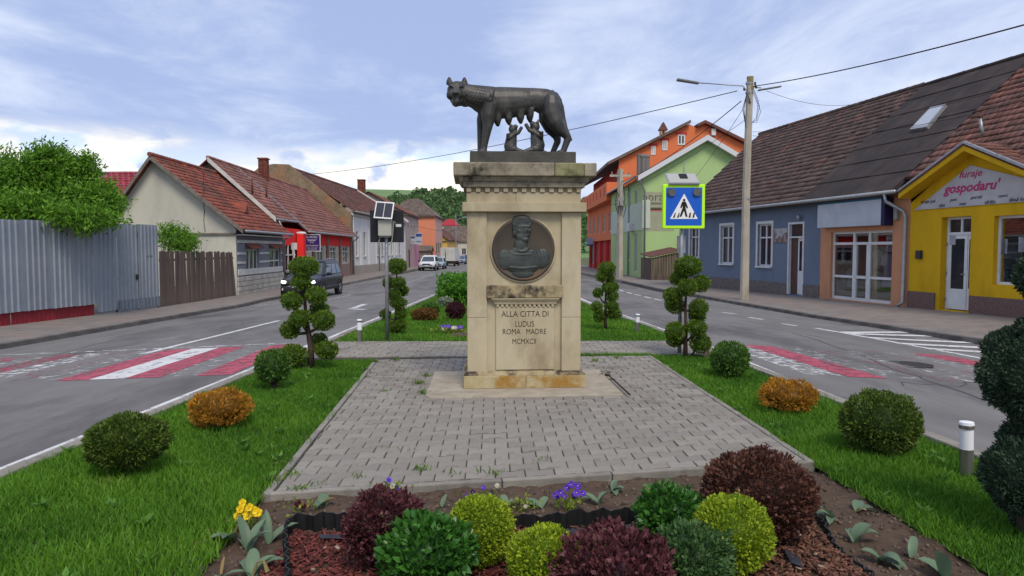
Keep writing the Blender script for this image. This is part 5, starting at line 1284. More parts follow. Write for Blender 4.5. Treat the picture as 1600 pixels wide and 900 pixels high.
# street side of the green house (runs away from the camera)
sd = Fr((gx0 - .002, 66.0), (gx0, GY)); 
side_r = MB(); ops = [(3.0, 4.3, 4.6, 6.0), (9.2, 10.5, 4.0, 6.0), (12.6, 13.6, 4.0, 6.0), (9.2, 10.6, .6, 2.8), (12.6, 13.8, -.2, 2.8), (3.0, 4.4, .6, 2.8)]
def loc_side(mb): mb.v = [(gx_, y_, z_) for (s_, d_, z_) in mb.v for (gx_, y_) in [(d_, (66.0 - GY) - s_)]]; return mb
wm = loc_side(wall_open(MB(), 0, 16, -1.3, gez, ops, .15)); wm.build('street_wall', grn, gr_h)
bx('street_interior', ROOM, gr_h, .4, .5, .3, 15.7, -1, gez)
for o in ops:
    w_ = MB(); a, b, c, d = o; f = .1
    w_.box(a, a + f, .06, .12, c, d).box(b - f, b, .06, .12, c, d).box(a + f, b - f, .06, .12, c, c + f).box(a + f, b - f, .06, .12, d - f, d).box((a+b)/2 - .04, (a+b)/2 + .04, .06, .12, c + f, d - f)
    w_.v = [(d_, 16 - s_, z_) for s_, d_, z_ in w_.v]; wo3 = w_.build('window', WHITE, gr_h)
    p_ = MB().box(a + .05, b - .05, .1, .11, c + .05, d - .05); p_.v = [(d_, 16 - s_, z_) for s_, d_, z_ in p_.v]; p_.build('pane', GLASS, wo3)
bx('pale_band', grn2, gr_h, -.04, -.001, 0, 16, 2.9, 4.9); bx('corner_band', grn2, gr_h, -.04, .5, -.05, -.012, 3.0, 5.0)
bx('air_conditioner', WHITE, gr_h, -.4, -.02, 3.6, 4.5, 2.9, 3.5, .03); bx('foot_band', plaster('brown_foot', (150, 126, 96), .65, .8), gr_h, -.02, gw, -.06, -.012, -1.3, -.35)
ov = .45
tile_roof('roof', gr_h, (-ov, 16.2, gez), (-ov, -.5, gez), (gw / 2, 16.2, gaz), (gw / 2, -.5, gaz), tile_orange, .3, .4, 0)
tile_roof('roof', gr_h, (gw + ov, -.5, gez), (gw + ov, 16.2, gez), (gw / 2, -.5, gaz), (gw / 2, 16.2, gaz), tile_orange, .3, .4, 0)
for sgn_ in (-1, 1):
    ex = -ov if sgn_ < 0 else gw + ov
    m = MB(); m.prism([(ex, -.55, gez - .34), (ex, -.55, gez + .03), (gw / 2, -.55, gaz + .03), (gw / 2, -.55, gaz - .34)], (0, .08, 0)); m.build('bargeboard', M('gloss_white', S(226, 228, 232, .78), rough=.6), gr_h)
    m = MB(); m.prism([(ex, -.47, gez - .3), (gw / 2, -.47, gaz - .3), (gw / 2, -.002, gaz - .3), (ex, -.002, gez - .3)], (0, 0, .04)); m.build('gable_soffit', MATS['gloss_white'], gr_h)
pipe(gr_h, [(-.4, -.5, gez - .1), (-.1, -.15, gez - .6), (.12, -.1, gez - 1.0), (.12, -.1, -.6)], .06); gutter(gr_h, (-ov - .08, -.5, gez - .02), (-ov - .08, 16, gez - .02), .07)
pipe(gr_h, [(-.12, 5.5, gez - .2), (-.12, 5.5, -.6)], .06)
brick_stack('chimney', gr_h, 1.6, 9.5, gez + 1.0, gez + 2.7, .7, .7, plaster('grey_chimney', (150, 150, 144), .65, .8)); brick_stack('chimney', gr_h, .9, 4.2, gez + .5, gez + 1.9, .6, .6, MATS['grey_chimney'])
bx('satellite_mast', METAL, gr_h, 2.6, 2.66, -.9, -.84, gez - 1.5, gez + 1.0)

# --- orange house
OY = 66.4
ox0 = at_y(964, 400, OY).x + .1
ora = plaster('orange_plaster', (228, 128, 82), .72, .9, .6); rdp = plaster('coral_red_plaster', (206, 70, 66), .7, .85)
oh = empty('orange_house', (ox0, OY, 0), 0, 'tall orange three-storey house with slanting roofline, balcony and pointed chimney', 'house')
ol = lambda u, v: (at_y(u, v, OY).x - ox0, at_y(u, v, OY).z)
p_l, p_a, p_n, p_b, p_r = ol(962, 250), ol(1077.5, 194), ol(1088, 200), ol(1100, 194.5), ol(1149, 222)
wn_ = []
for u0, u1, v0, v1 in ((1017, 1024.5, 228, 242), (1034.5, 1043, 219.5, 235), (1058.5, 1070.5, 210, 226.5)):
    a_, b_ = ol(u0, v1), ol(u1, v0); wn_.append((a_[0], b_[0], a_[1], b_[1]))
pts = [(0, -1.3), (p_r[0] + 1, -1.3), (p_r[0] + 1, p_r[1] - .3), p_b, p_n, p_a, (0, p_l[1])]
MB().poly([(a, 0, b) for a, b in pts]).build('gable_wall', ora, oh)
for w in wn_:
    o = window(oh, w, -.05, .13, 1); bx('head_trim', rdp, oh, w[0] - .15, w[1] + .15, -.08, -.01, w[3], w[3] + .2); MB().box(w[0], w[1], -.02, -.004, w[2], w[3]).build('backing', ROOM, o)
OD = 24
def eaveb(a, b, nm='roof'):
    MB().prism([(a[0], -.5, a[1] + .05), (b[0], -.5, b[1] + .05), (b[0], OD, b[1] + .05), (a[0], OD, a[1] + .05)], (0, 0, .28)).build(nm, tile_grey if nm == 'roof' else tile_rust, oh)
ea = (-1.1, p_l[1] - .55)
eaveb(ea, p_a); eaveb(p_n, p_b, 'roof_step'); eaveb(p_b, (p_r[0] + 1.2, p_r[1] - .35), 'roof_end')
bx('lamp_box', WHITE, oh, ol(1114, 207)[0] - .2, ol(1114, 207)[0] + .2, -.3, -.01, ol(1114, 207)[1] - .3, ol(1114, 207)[1] + .3)
# pointed chimney
ch0, ch1 = ol(1038.5, 210), ol(1049, 187)
cx_ = (ch0[0] + ch1[0]) / 2
ck = bx('chimney', plaster('chimney_cream', (204, 160, 128), .7, .8), oh, ch0[0] + .05, ch1[0] - .05, 2, 2.6, ch0[1] - .6, ch1[1] - .55); MB().prism([(ch0[0] - .12, 1.9, ch1[1] - .6), (cx_, 1.9, ch1[1] + .15), (ch1[0] + .12, 1.9, ch1[1] - .6)], (0, .8, 0)).build('chimney_roof', tile_rust, ck); bx('flue', ROOM, ck, cx_ - .09, cx_ + .09, 1.98, 1.999, ch1[1] - 1.0, ch1[1] - .65)
# street side: ground floor coral, upper floors orange, jutting balcony
def sidewall(nm, z0, z1, mat, xx, ops=(), y0=0, y1=OD):
    mb = wall_open(MB(), 0, y1 - y0, z0, z1, list(ops), .18); mb.v = [(xx + d_, y1 - s_, z_) for s_, d_, z_ in mb.v]; o_ = mb.build(nm, mat, oh)
    for a, b, c, d in ops:
        w_ = MB(); f = .1; w_.box(a, a + f, .08, .14, c, d).box(b - f, b, .08, .14, c, d).box(a + f, b - f, .08, .14, c, c + f).box(a + f, b - f, .08, .14, d - f, d).box((a+b)/2 - .05, (a+b)/2 + .05, .08, .14, c + f, d - f)
        w_.v = [(xx + d_, y1 - s_, z_) for s_, d_, z_ in w_.v]; q_ = w_.build('window', WHITE, oh)
        p_ = MB().box(a + .05, b - .05, .12, .13, c + .05, d - .05); p_.v = [(xx + d_, y1 - s_, z_) for s_, d_, z_ in p_.v]; p_.build('pane', GLASS, q_)
    return o_
zbal0, zbal1 = ol(958, 312)[1], ol(958, 285)[1]
sidewall('ground_wall', -1.3, 2.6, rdp, 0, [(2, 4, -.2, 2.0), (6.5, 8, .2, 2.0), (10.5, 12, .2, 2.0), (15, 17, -.4, 2.0), (19.5, 21.5, -.4, 2.0)])
sidewall('upper_wall', 2.6, zbal0, ora, -.35, [(3, 4.6, 3.3, 5.2), (7, 8.6, 3.3, 5.2), (11, 12.6, 3.3, 5.2), (15, 17, 3.3, 5.2), (20, 22, 3.3, 5.2)]); bx('jetty', ora, oh, -.35, 0, 0, OD, 2.45, 2.6)
sidewall('attic_wall', zbal0, p_l[1] - .1, rdp, .4, [(4, 5.5, zbal1 - .2, zbal1 + 1.0), (9, 10.5, zbal1 - .2, zbal1 + 1.0), (14, 15.5, zbal1 - .2, zbal1 + 1.0), (19, 20.5, zbal1 - .2, zbal1 + 1.0)])
bal = bx('balcony', ora, oh, -1.15, -.02, -.3, OD - 1.5, zbal0 - .05, zbal0 + .12); bx('balcony_wall', ora, oh, -1.15, -1.0, -.3, OD - 1.5, zbal0 + .12, zbal1); bx('balcony_end', ora, oh, -1.0, .0, -.3, -.15, zbal0 + .12, zbal1)
for i in range(7): bx('balcony_niche', rdp, oh, -1.16, -1.151, 1.0 + i * 3, 1.8 + i * 3, zbal0 + .5, zbal1 - .3)
bx('street_interior', ROOM, oh, .7, .8, .3, OD, -1, p_l[1] - .3); bx('back_mass', rdp, oh, .8, 9, .3, OD, -1.3, p_l[1] - .3)
for i in range(5): bx('column', rdp, oh, -.3, -.02, 1 + i * 5.2, 1.4 + i * 5.2, -1.3, 2.44)
bb = empty('blue_shop_sign', (ox0 - .9, OY + 16, 0), 0, 'small white and blue sign jutting from the coral ground floor', 'sign'); a_ = at_y(916.5, 383.5, OY + 16); b_ = at_y(926.5, 371.5, OY + 16); bb.location = (a_.x, a_.y, a_.z)
bx('board', M('shop_sign_pale', S(176, 196, 226, .7), rough=.5), bb, 0, b_.x - a_.x, 0, .2, 0, b_.z - a_.z); bx('frame', M('sign_blue', S(60, 84, 150, .7)), bb, -.05, b_.x - a_.x + .05, -.02, -.001, -.05, .12)
# timber yard gate between the green and blue houses
gy = at_y(1018, 432, 45.5); gz_ = rightwalk(gy.x, 45.5)
gate = empty('timber_yard_shed', (gy.x, 45.5, gz_ - .2), 0, 'weathered timber lean-to with rusty roof between the green and blue houses', 'shed')
zt0, zt1 = at_y(1018, 403, 45.5).z - gz_ + .2, at_y(1060, 393, 45.5).z - gz_ + .2; wg = at_y(1064, 400, 45.5).x - gy.x
for i in range(11):
    x0 = i * wg / 11; zt_ = zt0 + (zt1 - zt0) * (i + .5) / 11; bx('plank', timber, gate, x0 + .008, x0 + wg / 11 - .008, random.uniform(-.01, .01), .03, 0, zt_)
for i in range(12):
    y0 = i * .3; bx('plank', timber, gate, -.03, random.uniform(-.005, .005), y0 + .05, y0 + .34, 0, zt0)
MB().prism([(-.1, -.12, zt0 + .02), (wg + .1, -.12, zt1 + .05), (wg + .1, 3.6, zt1 + .25), (-.1, 3.6, zt0 + .22)], (0, 0, .05)).build('roof', M('rusty_sheet', S(130, 84, 74, .6), S(104, 70, 64, .6), rough=.85, scale=2), gate)

# ================================================================ HILL AND WOOD
hillm = M('hill_grass', S(118, 150, 92, .85), S(98, 134, 80, .85), rough=.95, scale=.02, detail=8, c3=S(128, 146, 98, .62), s3=.012, lo3=.5, hi3=.62)
crest = [(-900, 20), (-640, 60), (-330, 70), (-210, 66), (-150, 62), (-90, 58), (-40, 55), (80, 40), (240, 20), (600, 5)]
def hillz(x, y):
    c = itp(x, [a for a, b in crest], [b for a, b in crest]) + 2.5 * math.sin(x * .021 + 1) + 1.5 * math.sin(x * .05)
    f = min(1, max(0, (y - 215) / 485)); f = f * f * (3 - 2 * f)
    return -2.2 + (c + 2.2) * f * (1 - .3 * min(1, max(0, (y - 700) / 500))) + 1.2 * math.sin(x * .03) * math.sin(y * .02) * f
kind(gridsheet('hill', np.linspace(-900, 600, 76), np.linspace(210, 1200, 60), hillz, hillm), 'structure', 'green hill rising behind the street')
def wood():
    P, N, Sz, rr = [], [], [], []
    for _ in range(900):
        y = RNG.uniform(270, 560); u = RNG.uniform(612, 790) if RNG.random() < .8 else RNG.uniform(300, 1000); x = (u - 800) / FPX * y
        top_v = np.interp(u, [540, 600, 640, 700, 760], [330, 309, 303, 300, 304])
        zb_ = hillz(x, y)
        if HOR - (zb_ - CAMZ) / y * FPX < top_v + 14: continue
        r = RNG.uniform(2.6, 5.0); n = 110; d = RNG.normal(size=(n, 3)); d /= np.linalg.norm(d, axis=1)[:, None]
        k_ = RNG.uniform(.7, 1.0, n)[:, None]
        P.append(np.array([x, y, zb_ + r * .95]) + d * k_ * np.array([r, r, r * 1.1])); N.append(d); Sz.append(np.full(n, r * .42)); rr.append(np.clip(RNG.random() * .6 + RNG.random(n) * .4, 0, 1))
    return [np.concatenate(a) for a in (P, N, Sz, rr)]
# ================================================================ PLANTS
def unit(a): return a / np.maximum(1e-9, np.linalg.norm(a, axis=1))[:, None]
def leaf_arrays(P, D, size, aspect=.5, fold=.18):
    n = len(P); D = unit(np.asarray(D)); rv = RNG.normal(size=(n, 3)); s = unit(np.cross(D, rv)); up = np.cross(s, D)
    size = np.broadcast_to(size, (n,))[:, None]
    a = P; t = P + D * size; l = P + D * size * .45 + s * size * aspect / 2 + up * size * fold; r = P + D * size * .45 - s * size * aspect / 2 + up * size * fold
    return np.stack([a, r, t, l], 1).reshape(-1, 3)
def leaf_obj(name, P, D, size, mat, parent=None, aspect=.5, rnd=None, core=None, loc=None, fold=.18):
    V = leaf_arrays(P, D, size, aspect, fold); n = len(P)
    Q = np.arange(n * 4).reshape(-1, 4); rnd = RNG.random(n) if rnd is None else rnd; rv = np.repeat(rnd, 4)
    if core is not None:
        cv, cq = core; Q = np.concatenate([Q, cq + len(V)]); V = np.concatenate([V, cv]); rv = np.concatenate([rv, np.full(len(cv), .05)])  # core coloured dark, painting shade into the hollows between leaves
    return link(name, npmesh(name, V, Q, rnd=rv), mat, parent, loc)
def core_sphere(c, r, nu=12, nv=8):
    V = []; Q = []
    for j in range(nv + 1):
        th = .05 + (math.pi - .1) * j / nv
        for i in range(nu): ph = 2 * math.pi * i / nu; V.append((c[0] + r[0]*math.sin(th)*math.cos(ph), c[1] + r[1]*math.sin(th)*math.sin(ph), c[2] + r[2]*math.cos(th)))
    for j in range(nv):
        for i in range(nu): Q.append((j*nu+i, (j+1)*nu+i, (j+1)*nu+(i+1)%nu, j*nu+(i+1)%nu))
    return np.array(V), np.array(Q)
def ball(n, c, r, lump=.07, shell=.78, seed=None):
    d = unit(RNG.normal(size=(n, 3))); ph = RNG.uniform(0, 6.28, 6)
    f = 1 + lump * (np.sin(d[:, 0] * 5 + ph[0]) * np.sin(d[:, 1] * 5 + ph[1]) + .6 * np.sin(d[:, 2] * 8 + ph[2]) * np.sin(d[:, 0] * 9 + ph[3]) + .5 * np.sin(d[:, 1] * 13 + ph[4]) * np.sin(d[:, 2] * 12 + ph[5]))
    k = RNG.uniform(shell, 1.0, n) ** .7
    P = np.array(c) + d * (k * f)[:, None] * np.array(r); N = unit(d / np.array(r))
    return P, N, k
thuja = leafmat('thuja_foliage', (.035, .085, .010), (.21, .33, .03), trl=.25, dry=(.26, .20, .06, .985))
thuja_d = leafmat('dark_thuja_foliage', (.028, .06, .010), (.145, .22, .03), trl=.2, dry=(.22, .15, .05, .97))
junip = leafmat('blue_juniper_foliage', (.022, .045, .026), (.075, .125, .072), trl=.12)
box_l = leafmat('lime_box_foliage', (.10, .20, .012), (.46, .56, .035), trl=.3, dry=(.40, .30, .10, .985))
box_d = leafmat('box_foliage', (.03, .085, .016), (.13, .26, .04), trl=.25, dry=(.30, .24, .08, .975))
gloss = leafmat('glossy_green_foliage', (.022, .085, .014), (.075, .23, .03), rough=.35, trl=.22, spec=.45)
barb = leafmat('barberry_foliage', (.032, .010, .014), (.19, .065, .072), trl=.2, dry=(.12, .11, .04, .95))
barb_b = leafmat('brown_barberry_foliage', (.035, .016, .012), (.20, .085, .06), trl=.2, dry=(.26, .11, .05, .96))
oran = leafmat('orange_thuja_foliage', (.13, .065, .010), (.66, .31, .03), trl=.28, dry=(.12, .14, .03, .95))
brown_b = leafmat('brown_bush_foliage', (.09, .045, .01), (.24, .12, .03), trl=.2)
spring = leafmat('bright_spring_foliage', (.05, .16, .012), (.16, .40, .04), trl=.35)
bark = M('bark', S(104, 88, 76, .6), S(74, 62, 54, .6), rough=.95, scale=9, detail=8, bump=.8, bscale=40, st=(1, 1, .3))
def tuft_dirs(N, up=.35, sp=.55):
    return unit(N + np.array([0, 0, up]) + RNG.normal(size=N.shape) * sp)
def hollows(N, f):
    ph = RNG.uniform(0, 6.28, 6)
    return .5 + .25 * (np.sin(N[:, 0] * f + ph[0]) * np.sin(N[:, 1] * f * 1.1 + ph[1]) + np.sin(N[:, 2] * f * 1.3 + ph[2]) * np.sin(N[:, 0] * f * .9 + ph[3]) + .7 * np.sin(N[:, 1] * f * 2.1 + ph[4]) * np.sin(N[:, 2] * f * 2.3 + ph[5]))
def shrub(name, label, u0, u1, v0, v1, vb, mat, n, leaf, cat='shrub', group=None, aspect=.5, lump=.07, d=None, zf=None, stem=True, flat=None, up=.35, sp=.55, depth=1.0, shell=.78, patch=None):
    zf = zf or (lambda x, y: iz(y)); b = gp((u0 + u1) / 2, vb, zf)
    if d: b = at_y((u0 + u1) / 2, vb, d); b.z = zf(b.x, d)
    Y = b.y; rx = (at_y(u1, 400, Y).x - at_y(u0, 400, Y).x) / 2; zt = at_y(u0, v0, Y).z - b.z; zb_ = max(.01, at_y(u0, v1, Y).z - b.z)
    root = empty(name, b, 0, label, cat, group); c = (0, 0, (zt + zb_) / 2); r = (rx, rx * depth, (zt - zb_) / 2)
    P, N, k = ball(n, c, r, lump * 1.6, shell)
    hol = hollows(N, 4.2); keep = (hol < .62 + .5 * RNG.random(n)) | (k < .9); P, N, k, hol = P[keep], N[keep], k[keep], hol[keep]; n = len(P)
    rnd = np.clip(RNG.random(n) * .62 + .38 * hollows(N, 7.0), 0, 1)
    leaf_obj('foliage', P, tuft_dirs(N, up, sp), RNG.uniform(.55, 1.45, n) * leaf, mat, root, aspect, rnd, core_sphere(c, [a * .76 for a in r]))
    SP, SD, SS = [], [], []
    for _ in range(int(10 + 60 * rx)):
        d_ = RNG.normal(size=3); d_[2] = abs(d_[2]) * .8 + .1; d_ /= np.linalg.norm(d_); p0 = np.array(c) + d_ * np.array(r) * .93; g_ = d_ * .5 + np.array([0, 0, .7]) + RNG.normal(size=3) * .3; g_ /= np.linalg.norm(g_); ln = rx * RNG.uniform(.06, .2)
        for j in range(7): SP.append(p0 + g_ * ln * j / 6); SD.append(g_ * .7 + RNG.normal(size=3) * .8); SS.append(leaf * RNG.uniform(.6, 1.1))
    kind(leaf_obj('shoots', np.array(SP), np.array(SD), np.array(SS), mat, root, aspect, RNG.uniform(.4, 1, len(SP))), 'stuff')
    if stem:
        m = MB(); m.tube([(0, 0, -.03), (.01, 0, zb_ * .6), (0, .01, c[2])], [.028 + rx * .05, .022 + rx * .03, .015], 8)
        for k_ in range(5):
            a_ = k_ * 1.26 + .4; m2 = (math.cos(a_) * rx * .5, math.sin(a_) * rx * .5, c[2]); m.tube([(0, 0, .01), (m2[0] * .5, m2[1] * .5, zb_ * .8 + .02), m2], [.018, .012, .006], 6)
        m.build('stem', bark, root, smooth=True)
    return root
shrub('thuja_shrub', 'dark green rounded thuja by the left kerb in the near lawn', 142, 258, 650, 728, 738, thuja_d, 9000, .026, aspect=.4, lump=.05)
shrub('orange_thuja_shrub', 'low orange feathery shrub on the left lawn', 300, 391, 612, 664, 664, oran, 5200, .028, aspect=.35, lump=.10, stem=False, up=.7)
shrub('box_standard', 'small round box bush on a short stem beside the left big topiary', 400, 455, 547, 595, 606, box_d, 2600, .03, aspect=.6, lump=.08)
shrub('box_ball', 'round box ball by the right topiary and crossing', 1110, 1169, 535, 590, 588, box_d, 3200, .03, aspect=.6, lump=.05, stem=False)
shrub('orange_thuja_shrub', 'low orange feathery shrub on the right lawn', 1187, 1276, 596, 640, 640, oran, 4600, .028, aspect=.35, lump=.10, stem=False, up=.7)
shrub('thuja_shrub', 'large round dark green thuja on the right lawn', 1314, 1433, 614, 706, 706, thuja_d, 9000, .026, aspect=.4, lump=.05)
# far planting behind the monument
shrub('spring_bush', 'bright green leafy bush left of the pedestal on the far lawn', 683, 760, 428, 474, 474, spring, 2600, .10, aspect=.55, lump=.14, stem=False, shell=.7)
shrub('brown_bush', 'low flat brown-orange bush on the far lawn', 643, 684, 483, 500, 500, brown_b, 1400, .05, aspect=.4, lump=.05, stem=False)
shrub('barberry_ball', 'dark red barberry ball on the far lawn close to the pedestal', 697, 727, 473, 498, 498, leafmat('dark_red_foliage', (.03, .008, .012), (.09, .022, .032), trl=.15), 1600, .04, lump=.03, stem=False)
shrub('dark_bush', 'small dark green bush behind the brown one on the far lawn', 660, 686, 475, 492, 494, box_d, 900, .06, lump=.1, stem=False)
shrub('pale_bush', 'small pale leafy clump beside the bright green bush', 686, 706, 466, 476, 479, leafmat('pale_leaves', (.12, .17, .10), (.35, .40, .30)), 500, .06, lump=.2, stem=False, group=None)
# foreground bed
bz = lambda x, y: bedz(x, y)
shrub('barberry_shrub', 'round purple barberry at the left end of the bed', 540, 661, 768, 872, 885, barb, 7000, .022, zf=bz, aspect=.6, lump=.08)
shrub('lime_box_ball', 'tall lime green box ball second from the left in the bed', 700, 804, 777, 880, 888, box_l, 8500, .0165, zf=bz, aspect=.65, lump=.03)
shrub('glossy_bush', 'glossy green leafy bush at bottom centre-left of the bed', 602, 737, 815, 915, 918, gloss, 3400, .036, zf=bz, d=3.12, aspect=.6, lump=.10)
shrub('lime_box_ball', 'low lime green box ball at the bottom centre of the bed', 792, 912, 826, 925, 930, box_l, 8000, .0165, zf=bz, d=3.02, aspect=.65, lump=.03)
shrub('barberry_shrub', 'low wide purple barberry at the bottom centre of the bed', 868, 1055, 838, 940, 945, barb, 8000, .026, zf=bz, d=2.93, aspect=.6, lump=.12)
shrub('glossy_bush', 'small bright glossy bush behind the bed between barberry and lime balls', 997, 1094, 765, 845, 850, gloss, 2400, .032, zf=bz, aspect=.6, lump=.14)
shrub('dull_box_bush', 'dull green small-leaved bush at the bottom right of the bed', 1020, 1136, 824, 925, 930, leafmat('dull_green_foliage', (.035, .085, .025), (.10, .20, .06), trl=.22), 5200, .023, zf=bz, d=3.05, aspect=.55, lump=.12)
shrub('lime_box_ball', 'largest lime green box ball at the right of the bed', 1079, 1206, 778, 890, 898, box_l, 11000, .0165, zf=bz, d=3.3, aspect=.65, lump=.03)
bs = shrub('barberry_shrub', 'largest brownish purple barberry at the right end of the bed', 1101, 1268, 706, 836, 842, barb_b, 13000, .022, zf=bz, aspect=.6, lump=.05)
# stray shoots on the big barberry
m = MB()
P_, D_ = [], []
for k in range(7):
    a0 = Vector((random.uniform(-.16, .05), random.uniform(-.1, .1), .36)); 
    for j in range(9): P_.append(a0 + Vector((.003 * j, 0, .010 * j))); D_.append(Vector((random.uniform(-1, 1), random.uniform(-1, 1), .8)))
kind(leaf_obj('red_shoots', np.array([tuple(p) for p in P_]), np.array([tuple(p) for p in D_]), .02, leafmat('red_shoots', (.14, .02, .03), (.26, .05, .06)), bs, .5), 'stuff')

def topiary(name, label, ub, vb, pads, mat, leaf, dens, trunk, group='pompom topiary trees', d=None, tr=.045):
    b = gp(ub, vb, lambda x, y: iz(y))
    if d: b = at_y(ub, vb, d); b.z = iz(d)
    Y = b.y; root = empty(name, b, 0, label, 'topiary', group)
    g = lambda u, v, dy=0: at_y(u, v, Y) - b + Vector((0, dy, 0))
    pxm = FPX / Y
    m = MB(); tp = [g(u, v) for u, v in trunk]; tp[0].z -= .04
    m.tube(tp, [tr * (1 - .72 * i / (len(tp) - 1)) for i in range(len(tp))], 9)
    for (u, v, ru, rv, dy) in pads:
        c = g(u, v, dy); r = (ru / pxm * .95, ru / pxm * .9, rv / pxm * .90)
        n = int(dens * ru * rv); n = max(500, n)
        P, N, k = ball(n, tuple(c), r, .085, .8)
        hol = hollows(N, 4.5); keep = (hol < .66 + .5 * RNG.random(n)) | (k < .9); P, N = P[keep], N[keep]; n = len(P)
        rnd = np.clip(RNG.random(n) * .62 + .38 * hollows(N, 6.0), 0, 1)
        leaf_obj('pad', P, tuft_dirs(N, .45, .5), RNG.uniform(.7, 1.35, n) * leaf, mat, root, .4, rnd, core_sphere(tuple(c), [a * .82 for a in r], 14, 9))
        q_ = min(tp, key=lambda t: abs(t.z - (c.z - r[2] * 1.3)))
        if (q_ - c).length > .06: m.tube([q_, q_.lerp(c, .5) + Vector((0, 0, -.03)), c], [tr * .5, tr * .4, tr * .3], 7)
    m.build('trunk', bark, root, smooth=True); return root
topiary('pompom_topiary', 'big pompom thuja topiary on the left lawn before the dark car', 487, 574,
    [(475, 417, 24, 16, 0), (473, 441, 16, 11, -.05), (459, 470, 16, 14, -.08), (496, 462, 16, 14, -.05), (474, 496, 17, 13, -.12), (508, 500, 18, 16, -.08), (495, 484, 15, 10, .12), (455, 515, 15, 14, -.05), (495, 536, 13, 14, .12), (462, 553, 21, 17, -.1), (513, 546, 18, 14, -.08)],
    thuja, .03, 5.0, [(486, 575), (486, 545), (482, 520), (478, 495), (476, 465), (475, 430)])
topiary('pompom_topiary', 'slim pompom thuja topiary behind the solar sign pole on the far lawn', 620, 520,
    [(620, 416, 15, 12.5, 0), (607, 442, 9, 9, .05), (624, 442, 10, 9, -.05), (616, 460, 11, 9, -.08), (629, 455, 8, 8, .1), (623, 473, 13, 9, -.06), (602, 491, 8, 7.5, 0), (628, 489, 9, 9, -.05), (613, 511, 10, 11, -.03), (628, 507, 9, 9, -.08)],
    thuja, .036, 7, [(619, 521), (618, 500), (619, 480), (619, 450), (620, 425)], tr=.036)
topiary('pompom_topiary', 'slim pompom thuja topiary right of the pedestal on the far lawn', 946, 514,
    [(948, 420, 13.5, 11, 0), (939, 433, 8.5, 7, -.05), (953, 436, 8, 7, .08), (948, 449.5, 9, 7, -.08), (959, 449, 7.5, 7, 0), (934, 458, 7.5, 7, 0), (956, 463, 9, 9, -.05), (932, 479, 9, 8, -.05), (955, 478, 10.5, 8, -.08), (936, 495, 8.5, 9, -.02), (960, 490, 10.5, 9, -.06)],
    thuja, .036, 7, [(946, 515), (946, 495), (946, 475), (947, 450), (948, 425)], tr=.036)
topiary('pompom_topiary', 'pompom thuja topiary below the pedestrian sign on the right lawn', 1071, 556,
    [(1075, 416, 21, 16, 0), (1062, 436, 13, 11, .08), (1095, 443, 13.5, 13.5, -.02), (1071, 449, 14.5, 14, -.1), (1051, 462, 14, 13, 0), (1057, 478, 15, 13, .1), (1091, 481, 14.5, 14, -.02), (1092, 496, 13, 11, .1), (1085, 511, 15.5, 12, -.1), (1054, 518, 15.5, 16, -.05), (1057, 533, 13, 10, .08), (1093, 536, 16, 16, -.05)],
    thuja, .032, 5.0, [(1071, 557), (1071, 535), (1072, 510), (1071, 485), (1072, 455), (1074, 430)], tr=.036)
topiary('juniper_topiary', 'large dark blue-green clipped juniper cut by the right edge of the picture', 1606, 830,
    [(1626, 432, 36, 42, 0), (1618, 592, 78, 76, 0), (1600, 550, 40, 36, .1), (1594, 738, 64, 66, -.04), (1636, 700, 60, 60, .05), (1622, 520, 34, 30, .0), (1628, 800, 40, 40, .05)],
    junip, .020, 2.6, [(1608, 835), (1600, 790), (1606, 700), (1610, 600), (1612, 500)], group=None, tr=.05)
# tree behind the fence
fol = leafmat('ash_leaves', (.05, .13, .012), (.20, .42, .035), trl=.4)
def crown_tree(name, label, base, lobes, mat, leaf, n, trunkpts, tr, aspect=.32, droop=.35):
    root = empty(name, base, 0, label, 'tree'); b = Vector(base); Ps, Ds, rr = [], [], []
    for (c, r, fr) in lobes:
        k = int(n * fr); P, N, kk = ball(k, tuple(Vector(c) - b), r, .22, .35); Ps.append(P)
        # sprays: leaves along short twigs
        D = unit(N * .6 + RNG.normal(size=N.shape) * .55 + np.array([0, 0, -droop])); Ds.append(D); rr.append(np.clip(RNG.random(k) * .6 + .4 * RNG.random() , 0, 1))
        tw = P[: k // 5]; 
        for j in range(4):
            Ps.append(tw + unit(N[: k // 5] + np.array([0, 0, .3])) * leaf * .45 * (j + 1)); Ds.append(unit(RNG.normal(size=tw.shape) * .8 + np.array([0, 0, -droop]))); rr.append(np.clip(RNG.random(len(tw)), 0, 1))
    leaf_obj('crown', np.concatenate(Ps), np.concatenate(Ds), leaf, mat, root, aspect, np.concatenate(rr))
    m = MB(); tp = [Vector(p) - b for p in trunkpts]; m.tube(tp, [tr * (1 - .6 * i / (len(tp) - 1)) for i in range(len(tp))], 9)
    for (c, r, fr) in lobes: m.tube([tp[len(tp) // 2], (Vector(c) - b).lerp(tp[-1], .3), Vector(c) - b], [tr * .5, tr * .35, tr * .12], 7)
    m.build('trunk', bark, root, smooth=True); return root
def lob(u, v, ru, rv, Y, fr): c = at_y(u, v, Y); k = Y / FPX; return (tuple(c), (ru * k, ru * k * .9, rv * k), fr)
TY = 20.5
crown_tree('leafy_tree', 'bushy green tree overhanging the blue metal fence', (-14.2, TY, -.3), [lob(60, 285, 62, 46, TY, .3), (lob(10, 300, 60, 50, TY - .5, .22)), lob(115, 310, 55, 40, TY, .24), lob(152, 318, 36, 30, TY - .3, .12), lob(130, 262, 20, 20, TY, .05), lob(80, 252, 30, 24, TY, .08), lob(-60, 280, 70, 55, TY, .2), lob(40, 330, 60, 24, TY - 1.4, .14), lob(120, 338, 60, 16, TY - 1.2, .1)],
    fol, .145, 17000, [(-14.2, TY, -.5), (-14.1, TY, 1.0), (-13.9, TY, 2.2), (-13.7, TY, 3.2)], .16)
SY = 26.5
